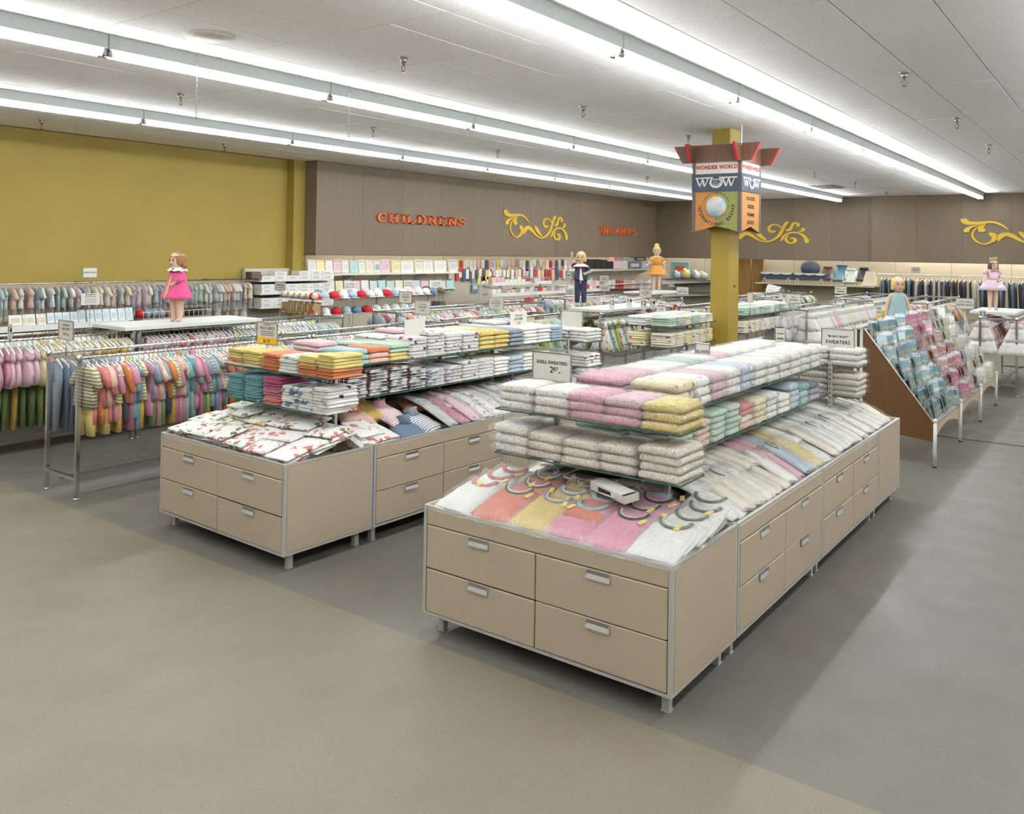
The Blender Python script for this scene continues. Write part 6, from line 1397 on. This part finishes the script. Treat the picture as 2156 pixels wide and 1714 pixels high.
# ================================================================== SHOW CARDS
def card(name, r, plane, val, lines, label, zpost=None, strip=None, frame_m='steel', cap_=True, blank=False):
    """framed show card; lines = (text, height as a share of the card, centre from the top, ink)"""
    x0, y0, x1, y1 = r; xm, ym = (x0+x1)/2, (y0+y1)/2
    f = atx if plane == 'X' else aty
    A, B_, T, D = f(x0, ym, val), f(x1, ym, val), f(xm, y0, val), f(xm, y1, val)
    z0, z1 = D.z, T.z; H = z1-z0
    if plane == 'X': a0, a1 = A.y, B_.y; W = a0-a1; P = lambda u, z, d: (-d, W/2-u, z)
    else: a0, a1 = A.x, B_.x; W = a1-a0; P = lambda u, z, d: (u-W/2, -d, z)
    ce = ((val if plane == 'X' else (a0+a1)/2), ((a0+a1)/2 if plane == 'X' else val), z0)
    t = thing(name, label, 'sign', ce)
    def slab(nm, u0, u1, za, zb, d0, d1, m, par=t):
        b = MB(); b.rbox(u0, u1, d0, d1, za, zb, min(.003, (d1-d0)*.3)); b.v = [P(x, z, y) for x, y, z in b.v]; return b.build(nm, m, par)
    cd_ = slab('card', .004, W-.004, .004, H-.004, -.002, .002, M['white'])
    e = min(.012, H*.05); fr = M[frame_m]
    if cap_:
        for q in ((0, W, 0, e), (0, W, H-e, H), (0, e, e, H-e), (W-e, W, e, H-e)): slab('frame_bar', *q, -.005, .006, fr)
    if strip: slab('yellow_strip', e, W-e, e, H*strip, .002, .004, M['yellowcard'], cd_)
    for (s, h, c, ink) in lines:
        if s.startswith('#'):     # small print too fine to read: short strokes
            b = MB(); n = int(s[1:]); zc = H*(1-c); hh = H*h; r_ = random.Random(n)
            x = W*.2; 
            while x < W*.8: l = W*r_.uniform(.03, .09); b.box(x, min(x+l, W*.82), .0022, .003, zc-hh/2, zc+hh/2); x += l+W*.02
            b.v = [P(x_, z_, y_) for x_, y_, z_ in b.v]; o = b.build('small_print', M[ink], cd_); o['kind'] = 'stuff'; continue
        me = text_mesh(s, H*h*1.38, .0005, 'CENTER', .0006)
        wmax = max(v.co.x for v in me.vertices)-min(v.co.x for v in me.vertices); k = min(1, W*.84/wmax)
        for v in me.vertices: v.co = P(W/2+v.co.x*k, H*(1-c)+v.co.y, .0045 if strip and (1-c) < strip else .0026)
        me.materials.append(M[ink]); link('lettering', me, cd_)
    if zpost is not None:
        if zpost == 'floor': zpost = .012
        b = MB(); off = .004; p0 = P(W/2, 0, -off); p1 = (p0[0], p0[1], zpost-z0); b.tube([p1, (p0[0], p0[1], .0)], .006, 6); b.tube([(p1[0], p1[1], p1[2]-.012 if zpost < .02 else p1[2]), (p1[0], p1[1], p1[2]+.006)], .09 if zpost < .02 else .02, 12); b.build('stem', M['steel'], t)
    return t
IK = 'ink'
card('show_card', (1121, 741.5, 1204, 804), 'X', 4.52, [('SHELL SWEATERS', .115, .36, IK), ('2', .22, .60, IK)], 'framed SHELL SWEATERS card standing on the near end of the sweater counter', 1.24)
sc0 = bpy.data.objects['show_card']
def extra(text, card_o, H, W, u, c, h, plane='X', ink=IK):
    cd_ = [q for q in card_o.children if q.name.startswith('card')][0]; me = text_mesh(text, H*h*1.38, .0005, 'CENTER', .0006)
    for v in me.vertices: v.co = (-.0026, W/2-u*W-v.co.x, H*(1-c)+v.co.y)
    me.materials.append(M[ink]); link('lettering', me, cd_)
def dims(r, v): x0, y0, x1, y1 = r; xm, ym = (x0+x1)/2, (y0+y1)/2; return atx(xm, y0, v).z-atx(xm, y1, v).z, atx(x0, ym, v).y-atx(x1, ym, v).y
H_, W_ = dims((1121, 741.5, 1204, 804), 4.52); extra('87', sc0, H_, W_, .60, .57, .14); extra('up', sc0, H_, W_, .70, .66, .06)
card('show_card', (1463, 722, 1495, 777), 'X', 6.1, [('SHELL SWEATERS', .13, .35, IK), ('2 87', .13, .62, IK)], 'narrow SHELL SWEATERS card among the sweaters before the pillar', 1.26)
card('show_card', (1632, 692, 1654, 727), 'X', 8.05, [('#5', .08, .3, 'greyink'), ('#7', .09, .6, IK)], 'small narrow card standing in the white sweaters right of the pillar', 1.24)
card('show_card', (1729, 692, 1800, 737), 'X', 7.75, [('"BULKY KNIT"', .11, .38, IK), ('SWEATERS', .17, .64, IK)], 'framed BULKY KNIT SWEATERS card near the sloping package rack', 1.26)
card('show_card', (123.5, 674, 155, 716), 'X', 3.76, [('LITTLE GIRLS', .08, .26, 'greyink'), ('PLAY SETS', .12, .46, IK), ('2 87 up', .14, .70, IK)], 'PLAY SETS price card on the near chrome rack', 1.19)
card('show_card', (541, 678, 585, 726), 'X', 4.36, [('LITTLE GIRLS', .06, .12, 'greyink'), ('POLO SHIRTS', .12, .28, IK), ('#3', .04, .42, 'greyink'), ('#4', .04, .50, 'greyink'), ('#6', .04, .58, 'greyink'), ('$1 97', .15, .84, IK)], 'POLO SHIRTS card with a yellow price strip over the tee counter', 1.24, .32)
card('show_card', (851, 671, 895, 711), 'Y', 5.05, [], 'blank white card standing among berry-printed shirts on the tee counter', 1.26, cap_=False)
card('show_card', (1181, 654, 1227, 690), 'X', 7.9, [], 'blank framed card on a tall stem at the far end of the tee counter', .97)
card('show_card', (1074, 655, 1109, 691), 'Y', 5.12, [('LITTLE GIRLS', .09, .26, 'greyink'), ('BLOUSES', .15, .46, IK), ('1 97', .16, .72, IK)], 'BLOUSES price card on the far end of the tee counter', 1.26, cap_=False)
card('show_card', (840, 614, 868, 639), 'X', 9.0, [('LITTLE GIRLS', .09, .26, 'greyink'), ('DRESSES', .15, .47, IK), ('2 97', .17, .72, IK)], 'DRESSES price card with brown frame in front of the cap gondola', 'floor', frame_m='brown')
card('show_card', (873, 633, 907, 662), 'X', 8.85, [('LITTLE GIRLS', .09, .28, 'greyink'), ('SLACKS', .16, .48, IK), ('1 97', .17, .72, IK)], 'SLACKS price card above the blank white card', 'floor')
card('show_card', (1029, 627, 1061, 652), 'X', 11.9, [('LITTLE GIRLS', .09, .28, 'greyink'), ('PLAY SETS', .15, .48, IK), ('2 97', .17, .72, IK)], 'PLAY SETS price card left of the sailor mannequin', 'floor')
card('show_card', (174, 563, 205, 585), 'Y', 13.62, [('INFANTS WEAR', .16, .5, IK)], 'INFANTS WEAR card on the rail under the yellow wall', 1.56)
card('show_card', (170, 617, 210, 642.5), 'Y', 13.3, [('BLANKETS', .13, .14, IK), ('#9', .07, .3, 'greyink'), ('#4', .05, .5, 'greyink'), ('#5', .05, .64, 'greyink'), ('#6', .05, .78, 'greyink')], 'BLANKETS price list card above the pale blue packages', 'floor', cap_=False)
card('show_card', (579, 593, 601, 612), 'X', 10.0, [('#3', .10, .4, IK), ('#2', .07, .65, 'greyink')], 'plain framed card above the bootie cartons', 'floor', frame_m='steel')
for r, nm in (((725, 592, 748, 611), 'behind the red caps, leftmost'), ((850, 590, 869, 607), 'behind the caps, middle'), ((909, 590, 930, 607), 'behind the brown hats, rightmost')):
    card('show_card', r, 'Y', 12.3, [('GIFT WEAR', .17, .36, 'greyink'), ('INFANT WEAR', .15, .66, 'greyink')], 'white card '+nm, 'floor', cap_=False)
for r, X_, nm in (((1113, 583, 1127, 597), 17.5, 'at the end of the wire-tiered gondola'), ((1189, 581, 1201, 594), 18.5, 'left of the waving mannequin hand rail'), ((1263, 580, 1282, 593), 21.5, 'on the low shelf right of the sailor mannequin, upper'), ((1262, 600, 1284, 613), 20.0, 'right of the sailor mannequin, lower'), ((1190, 606, 1209, 624), 16.5, 'half behind the sailor mannequin')):
    card('show_card', r, 'X', X_, [('#3', .12, .4, 'greyink'), ('#5', .12, .66, 'greyink')], 'small white card '+nm, 'floor', cap_=False)
card('show_card', (1346, 608, 1372, 627), 'X', 16.0, [('LITTLE GIRLS', .09, .28, 'greyink'), ('BLOUSES', .17, .5, IK), ('2 97', .15, .72, IK)], 'BLOUSES card below the orange-dress mannequin', 'floor')
card('show_card', (1424, 604, 1450, 621), 'X', 15.6, [('GIFT SET', .12, .34, 'greyink'), ('BABY WEAR', .17, .62, IK)], 'BABY WEAR card left of the pillar', 'floor')
card('show_card', (1382, 633, 1402, 659), 'X', 11.2, [('GIRLS', .10, .22, 'greyink'), ('SLEEPWEAR', .13, .45, IK), ('2 97', .16, .72, IK)], 'SLEEPWEAR price card on the gondola before the pillar', 1.24, cap_=False)
card('show_card', (1655, 619, 1687, 639), 'X', 14.3, [('GIRLS', .13, .34, IK), ('DRESSES', .17, .64, IK)], 'GIRLS DRESSES card on the white-slip rack', 'floor')
card('show_card', (1757, 603, 1783, 619), 'X', 18.9, [('SPRING COATS', .15, .36, IK), ('#3', .14, .66, IK)], 'white card over the far end of the white-slip rack', 'floor')
card('show_card', (1573, 616, 1586, 637), 'X', 13.0, [], 'small blank card on the gondola behind the pillar', 1.24)
card('show_card', (1844, 643, 1857, 675), 'X', 12.1, [('#3', .06, .2, IK), ('#4', .06, .45, IK), ('1', .16, .82, IK)], 'narrow card with yellow base above the sloping rack', 'floor', .32, cap_=False)
card('show_card', (1918, 562, 1938, 575), 'X', 27.3, [('#4', .14, .5, 'greyink')], 'white card above the wall rail of slacks', 'floor', cap_=False)
card('show_card', (2012, 628, 2052, 651), 'X', 15.4, [('LITTLE GIRLS', .13, .34, IK), ('EASTER DRESSES', .17, .62, IK)], 'EASTER DRESSES card beside the pink-tutu mannequin', 'floor')
# size dividers on the rails
def divider(px, py, Y_, s, lab, z=1.2):
    q = aty(px, py, Y_); X_ = q.x; t = thing('size_divider', lab, 'size marker', (X_, q.y, q.z)); b = MB(); b.rbox(-.002, .002, -.05, .05, -.085, .085, .001); b.build('divider_card', M['white'], t)
    me = text_mesh(s, .10, .0005, 'CENTER', .0006)
    for v in me.vertices: v.co = (-.003, -v.co.x, .02+v.co.y)
    me.materials.append(M['ink']); link('lettering', me, t); b = MB(); b.tube([(0, 0, -.085), (0, 0, z-q.z if z < q.z-.085 else -.09)], .004, 5); b.build('clip', M['whitemetal'], t)
divider(21, 700, 9.11, '14', 'size 14 divider at the left photo edge'); divider(1288, 640, 6.85, '12', 'size 12 divider right of the sailor mannequin'); divider(1325, 636, 6.85, '14', 'size 14 divider behind the multicoloured dresses')
divider(1355, 641, 6.3, '12', 'tilted size 12 divider behind the multicoloured dresses'); divider(1374, 640, 6.3, '14', 'second size 14 divider nearer the pillar'); divider(2069, 664, 2.06, '12', 'size 12 divider by the pink-tutu mannequin')

# ================================================================== CHILD MANNEQUINS
def skinmesh(verts, edges, radii, sub=2):
    me = bpy.data.meshes.new('body'); me.from_pydata(verts, edges, []); o = bpy.data.objects.new('body', me); COL.objects.link(o)
    m = o.modifiers.new('skin', 'SKIN'); m.use_smooth_shade = True; m.branch_smoothing = .6; o.modifiers.new('sub', 'SUBSURF').levels = sub
    o.modifiers['sub'].render_levels = sub
    for v, r in zip(me.skin_vertices[0].data, radii): v.radius = r if isinstance(r, tuple) else (r, r)
    me.skin_vertices[0].data[0].use_root = True
    bpy.context.view_layer.update()
    out = bpy.data.meshes.new_from_object(o.evaluated_get(bpy.context.evaluated_depsgraph_get())); bpy.data.objects.remove(o); bpy.data.meshes.remove(me); return out
def mannequin(label, loc, h, rz, armL, armR, turn=0.0, hk=1.1, lk=1.15):
    """front is local +x, left is +y; arms = (elbow, wrist) in units of height"""
    t = thing('child_mannequin', label, 'mannequin', loc, rz)
    V = [(0, 0, .50), (0, 0, .58), (0, 0, .68), (0, 0, .755), (.004, 0, .795), (.012, 0, .835)]; E = [(0, 1), (1, 2), (2, 3), (3, 4), (4, 5)]; R = [(.075, .09), (.066, .08), (.072, .09), (.06, .08), .030, .032]
    for s_, (el, wr) in ((1, armL), (-1, armR)):
        b0 = len(V); V += [(0, s_*.10, .745), el, wr]; R += [.038, .027, .019]; E += [(3, b0), (b0, b0+1), (b0+1, b0+2)]
        d = (Vector(wr)-Vector(el)).normalized(); palm = Vector(wr)+d*.03; V.append(tuple(palm)); R.append((.020, .012)); E.append((b0+2, b0+3))
        side = d.cross(Vector((1, 0, .2))).normalized()
        for q in range(4):
            base = palm+side*(.011*(q-1.5)); L = (.030, .036, .034, .026)[q]; i0 = len(V)
            V += [tuple(base+d*L*.55+side*.004*(q-1.5)), tuple(base+d*L+Vector((.006, 0, 0))+side*.006*(q-1.5))]; R += [.0065, .005]; E += [(b0+3, i0), (i0, i0+1)]
        i0 = len(V); th = Vector(wr)+d*.014+side*(-.026*s_); V += [tuple(th), tuple(th+d*.018-side*.008*s_)]; R += [.0075, .006]; E += [(b0+2, i0), (i0, i0+1)]
    for s_ in (1, -1):
        b0 = len(V); V += [(0, s_*.052, .46), (.006, s_*.058, .27), (-.002, s_*.060, .06), (.004, s_*.062, .022), (.06, s_*.072, .016)]; R += [.062*lk, .043*lk, .030*lk, .026*lk, (.022*lk, .014)]
        E += [(0, b0), (b0, b0+1), (b0+1, b0+2), (b0+2, b0+3), (b0+3, b0+4)]
    V = [tuple(c*h for c in v) for v in V]; R = [tuple(c*h for c in r) if isinstance(r, tuple) else r*h for r in R]
    me = skinmesh(V, E, R, 1); me.materials.clear(); me.materials.append(M['skin']); body = link('body', me, t); mz = min(v.co.z for v in me.vertices)
    for v in me.vertices: v.co.z -= mz*max(0, 1-v.co.z/(.1*h)) if v.co.z < .1*h else 0
    # head, turned on the neck
    hd = bpy.data.objects.new('head', None); hb = MB(); hb.smooth = True; rings = []
    prof = [(-.098, .030, .030, .018), (-.088, .050, .044, .016), (-.06, .066, .060, .008), (-.03, .076, .072, .004), (0, .083, .078, 0), (.035, .087, .079, -.004), (.065, .078, .070, -.006), (.088, .052, .048, -.006), (.098, .018, .016, -.006)]
    for z, rx, ry, cx in prof: rings.append([((cx+rx*cos(2*pi*k/16))*h, ry*sin(2*pi*k/16)*h, z*h) for k in range(16)])
    hb.loft(rings); hb.ball((.088*h, 0, -.022*h), (.014*h, .010*h, .014*h), 8, 5)
    for s_ in (-1, 1): hb.ball((-.004*h, s_*.078*h, -.012*h), (.014*h, .008*h, .02*h), 8, 5)
    ho = hb.build('head', M['skin'], t); ho.location = (.012*h, 0, .91*h-.098*h*(hk-1)); ho.scale = (hk,)*3; ho.rotation_euler = (0, 0, turn)
    for s_ in (-1, 1):
        b = MB(); b.ball((.078*h, s_*.030*h, .004*h), (.007*h, .013*h, .009*h), 8, 5); b.build('eye', plain('eye_dark', (58, 44, 40), .3), ho)
        b = MB(); b.tube([(.080*h, s_*.016*h, .026*h), (.079*h, s_*.032*h, .031*h), (.070*h, s_*.047*h, .026*h)], .003*h, 5); b.build('eyebrow', plain('brow', (120, 84, 60), .7), ho)
    b = MB(); b.ball((.079*h, 0, -.052*h), (.006*h, .019*h, .007*h), 8, 5); b.build('mouth', plain('lips', (182, 88, 84), .4), ho)
    return t, ho, body
def rings_cloth(h, prof, n=28, amp=0, waves=8, base=None, hem=0):
    b = base or MB(); b.smooth = True; rg = []
    for i, (z, rx, ry, cx) in enumerate(prof):
        k_ = amp*i/(len(prof)-1); rg.append([((cx+rx*(1+k_*sin(waves*2*pi*k/n+.4))*cos(2*pi*k/n))*h, ry*(1+k_*sin(waves*2*pi*k/n+.4))*sin(2*pi*k/n)*h, z*h) for k in range(n)])
    b.loft(rg); return b
def sleeve(h, pts, r): b = MB(); b.tube([tuple(c*h for c in p) for p in pts], [q*h for q in r], 12); return b
def hair(ho, h, m, style):
    b = MB(); b.smooth = True
    rings = []
    for i in range(8):
        f_ = i/7; z = -.01+.115*f_ if style == 'up' else (-.075+.18*f_ if style == 'bob' else -.05+.155*f_)
        r = math.sqrt(max(.01, 1-(max(0, z)/.108)**2)); rg = []
        for k in range(18):
            a = 2*pi*k/18; front = max(0, cos(a))**2; rr = r*(.094-.004*front); zz_ = z
            if z < .05: rr = rr*(1-.0*front); zz_ = max(z, .047 if front > .35 else z)
            rg.append(((-.006+rr*cos(a))*h, (rr*.93*sin(a))*h, zz_*h))
        rings.append(rg)
    b.loft(rings); b.build('hair', m, ho)
    if style == 'side':
        for s_ in (-1, 1): b = MB(); b.ball((-.03*h, s_*.085*h, -.06*h), (.028*h, .026*h, .036*h), 10, 7); b.build('pigtail', m, ho)
    if style == 'up': b = MB(); b.ball((-.02*h, 0, .11*h), (.055*h, .055*h, .05*h), 12, 8); b.build('bun', m, ho)
M['brownhair'] = plain('auburn_hair', (138, 92, 56), .6); M['blond'] = plain('blond_hair', (206, 172, 104), .6); M['darkhair'] = plain('dark_hair', (84, 56, 46), .6)
F_pink = cloth((232, 64, 128)); F_white = cloth((232, 228, 222)); F_navy = cloth((48, 50, 76)); F_or = cloth((226, 142, 44)); F_tutu = cloth((226, 188, 206)); F_bl = cloth((142, 178, 184))
# pink coat
P0 = atz(372, 677.5, 1.267); hh = atx(386, 530, P0.x).z-1.267
armf = ((.03, .135, .62), (.12, .075, .57)); armb = ((-.01, -.15, .61), (.02, -.155, .50))
t, ho, bd = mannequin('girl mannequin in a hot-pink coat with white scalloped collar on the white board', (P0.x, P0.y, 1.267), hh*.985, radians(188), armf, armb, -.05, 1.25, 1.5); h = hh*.985
rings_cloth(h, [(.775, .045, .06, 0), (.745, .08, .115, 0), (.66, .10, .135, .005), (.52, .135, .175, .01), (.38, .185, .225, .012), (.335, .20, .24, .012)], amp=.05, waves=6).build('coat', F_pink, t)
for a in (armf, armb): s_ = 1 if a[0][1] > 0 else -1; sleeve(h, [(0, s_*.085, .75), a[0], tuple(Vector(a[0]).lerp(Vector(a[1]), .8))], [.052, .050, .052]).build('sleeve', F_pink, t)
b = MB(); b.smooth = True; n = 36; b.loft([[((.005+r*cos(2*pi*k/n))*h, r*1.12*sin(2*pi*k/n)*h, z*h+(.008*h*sin(9*2*pi*k/n) if r > .12 else 0)) for k in range(n)] for r, z in ((.04, .80), (.09, .782), (.135, .742), (.136, .735), (.09, .772), (.04, .79))], cap=False); b.build('scalloped_collar', F_white, t)
b = MB(); b.prism([(-.05*h, .34*h), (.02*h, .34*h), (.0, .70*h)], 0, .195*h, .206*h); b.v = [(x-(z/h-.34)*.27*h, y, z) for x, y, z in b.v]; b.build('dress_front', cloth((196, 200, 70)), t)
b = MB(); b.ball((.115*h, .03*h, .765*h), (.012*h, .02*h, .014*h), 8, 5); b.build('collar_flower', M['redcap'], t)
hair(ho, h, M['brownhair'], 'side')
# sailor suit, one arm raised
P1 = atz(1222, 645, 1.267); hh = (atx(1224, 529, P1.x).z-1.267)*.985; h = hh
aR = ((-.01, -.185, .78), (.03, -.17, .94)); aL = ((.0, .155, .64), (.10, .09, .615))
t, ho, bd = mannequin('blond mannequin in a navy sailor suit waving from the white board', (P1.x, P1.y, 1.267), h, radians(208), aL, aR, -.12)
rings_cloth(h, [(.775, .045, .06, 0), (.745, .08, .11, 0), (.64, .092, .118, .004), (.53, .10, .128, .004), (.485, .104, .132, .004)]).build('jacket', F_navy, t)
sleeve(h, [(0, .085, .745), (0, .12, .69), (0, .15, .645)], [.05, .048, .052]).build('sleeve', F_navy, t); sleeve(h, [(0, -.085, .745), (0, -.13, .755), (0, -.16, .77)], [.05, .048, .05]).build('sleeve', F_navy, t)
b = MB(); b.tube([(0, .15*h, .645*h), (.004*h, .155*h, .638*h)], .054*h, 12); b.build('cuff', F_white, t)
b = MB(); b.prism([(-.02*h, .485*h), (.05*h, .475*h), (.012*h, .70*h), (-.008*h, .70*h)], 0, .10*h, .108*h); b.build('white_vest', F_white, t)
b = MB(); b.loft([[((.0+a*.098)*h, c*.145*h, z*h) for a, c in ((1, -1), (1, 1), (-1, 1), (-1, -1))] for z in (.722, .735)]+[[((a*.05)*h, c*.05*h, .79*h) for a, c in ((1, -1), (1, 1), (-1, 1), (-1, -1))]]); b.build('sailor_collar', F_white, t)
b = MB(); b.tube([(.10*h, -.142*h, .729*h), (.10*h, .142*h, .729*h), (-.10*h, .142*h, .729*h)], .005*h, 5); b.build('red_piping', M['redcap'], t)
for s_ in (-1, 1): sleeve(h, [(0, s_*.045, .50), (.004, s_*.054, .40), (.004, s_*.060, .24), (.0, s_*.062, .075)], [.072, .064, .052, .044]).build('trouser_leg', F_navy, t)
hair(ho, h, M['blond'], 'bob')
# orange dress
P2 = atz(1382, 612, 1.236); h = (atx(1378, 518, P2.x).z-1.236)*.985
t, ho, bd = mannequin('blond mannequin in an orange flared dress with white collar before the walnut wall', (P2.x, P2.y, 1.236), h, radians(205), ((-.03, .15, .62), (-.02, .17, .50)), ((.0, -.16, .62), (.07, -.20, .585)), .1)
b = rings_cloth(h, [(.775, .045, .06, 0), (.745, .078, .108, 0), (.66, .082, .105, .004), (.565, .072, .092, 0)]); rings_cloth(h, [(.575, .072, .092, 0), (.5, .12, .145, 0), (.42, .165, .195, 0), (.37, .185, .215, 0)], amp=.07, waves=9, base=b); b.build('dress', F_or, t)
b = rings_cloth(h, [(.415, .175, .205, 0), (.365, .195, .228, 0)], amp=.09, waves=10); b.build('hem_ruffle', cloth((232, 152, 58)), t)
for s_, e in ((1, (-.03, .15, .62)), (-1, (.0, -.16, .62))):
    sleeve(h, [(0, s_*.085, .75), tuple(Vector((0, s_*.085, .75)).lerp(Vector(e), .75))], [.05, .056]).build('puff_sleeve', F_or, t); sleeve(h, [tuple(Vector((0, s_*.085, .75)).lerp(Vector(e), .74)), tuple(Vector((0, s_*.085, .75)).lerp(Vector(e), .86))], [.057, .058]).build('white_cuff', F_white, t)
b = MB(); b.smooth = True; b.loft([[(.005*h+r*cos(2*pi*k/20)*h, r*1.2*sin(2*pi*k/20)*h, z*h) for k in range(20)] for r, z in ((.035, .80), (.075, .775), (.076, .77))], cap=False); b.build('white_collar', F_white, t)
hair(ho, h, M['blond'], 'up')
# pink tutu with crown
P3 = atz(2090, 652, 1.29); h = (atx(2090, 547, P3.x).z-1.29)*.985
t, ho, bd = mannequin('dark-haired mannequin in a pink tutu and crown at the right photo edge', (P3.x, P3.y, 1.29), h, radians(214), ((.02, .15, .63), (.12, .06, .60)), ((.03, -.18, .64), (.10, -.25, .60)), 0)
b = rings_cloth(h, [(.765, .05, .07, 0), (.735, .076, .10, 0), (.65, .082, .102, .004), (.60, .074, .094, 0)]); rings_cloth(h, [(.61, .074, .094, 0), (.54, .15, .18, 0), (.45, .20, .24, 0), (.40, .215, .26, 0)], amp=.10, waves=11, base=b); b.build('tutu_dress', F_tutu, t)
b = rings_cloth(h, [(.56, .12, .15, 0), (.48, .20, .235, 0), (.43, .225, .265, 0)], amp=.12, waves=9); b.build('net_overskirt', M['film2'], t)
for s_ in (-1, 1): b = MB(); b.ball((-.02*h, s_*.14*h, .765*h), (.05*h, .06*h, .055*h), 12, 8); b.build('tulle_shoulder', F_tutu, t)
b = MB(); b.smooth = True; b.loft([[(.0+r*cos(2*pi*k/16)*h, r*sin(2*pi*k/16)*h, z*h+(.03*h if k % 2 and z > .1 else 0)) for k in range(16)] for r, z in ((.06, .085), (.07, .13))], cap=False); b.build('crown', plain('tinsel', (206, 190, 140), .3, .5), ho)
hair(ho, h, M['darkhair'], 'bob')
# pale blue gown
P4 = atx(1890, 600, 15.9); zt = atx(1890, 585, 15.9).z; h = 1.16; z4 = zt-h*1.0
t, ho, bd = mannequin('blond mannequin in a long pale blue sleeveless gown behind the sloping rack', (P4.x, P4.y, z4), h, radians(214), ((.0, .155, .60), (.03, .175, .46)), ((.0, -.155, .60), (.03, -.175, .46)), 0)
rings_cloth(h, [(.77, .05, .075, 0), (.735, .08, .105, 0), (.66, .088, .108, .004), (.5, .12, .15, 0), (.3, .16, .20, 0), (.12, .19, .235, 0)], amp=.07, waves=9).build('gown', F_bl, t)
b = MB(); b.rbox(-.3, .3, -.3, .3, -z4, 0, .01); b.build('plinth', M['low'], t)
hair(ho, h, M['blond'], 'bob')
print('OBJECTS TOTAL', len(bpy.data.objects))
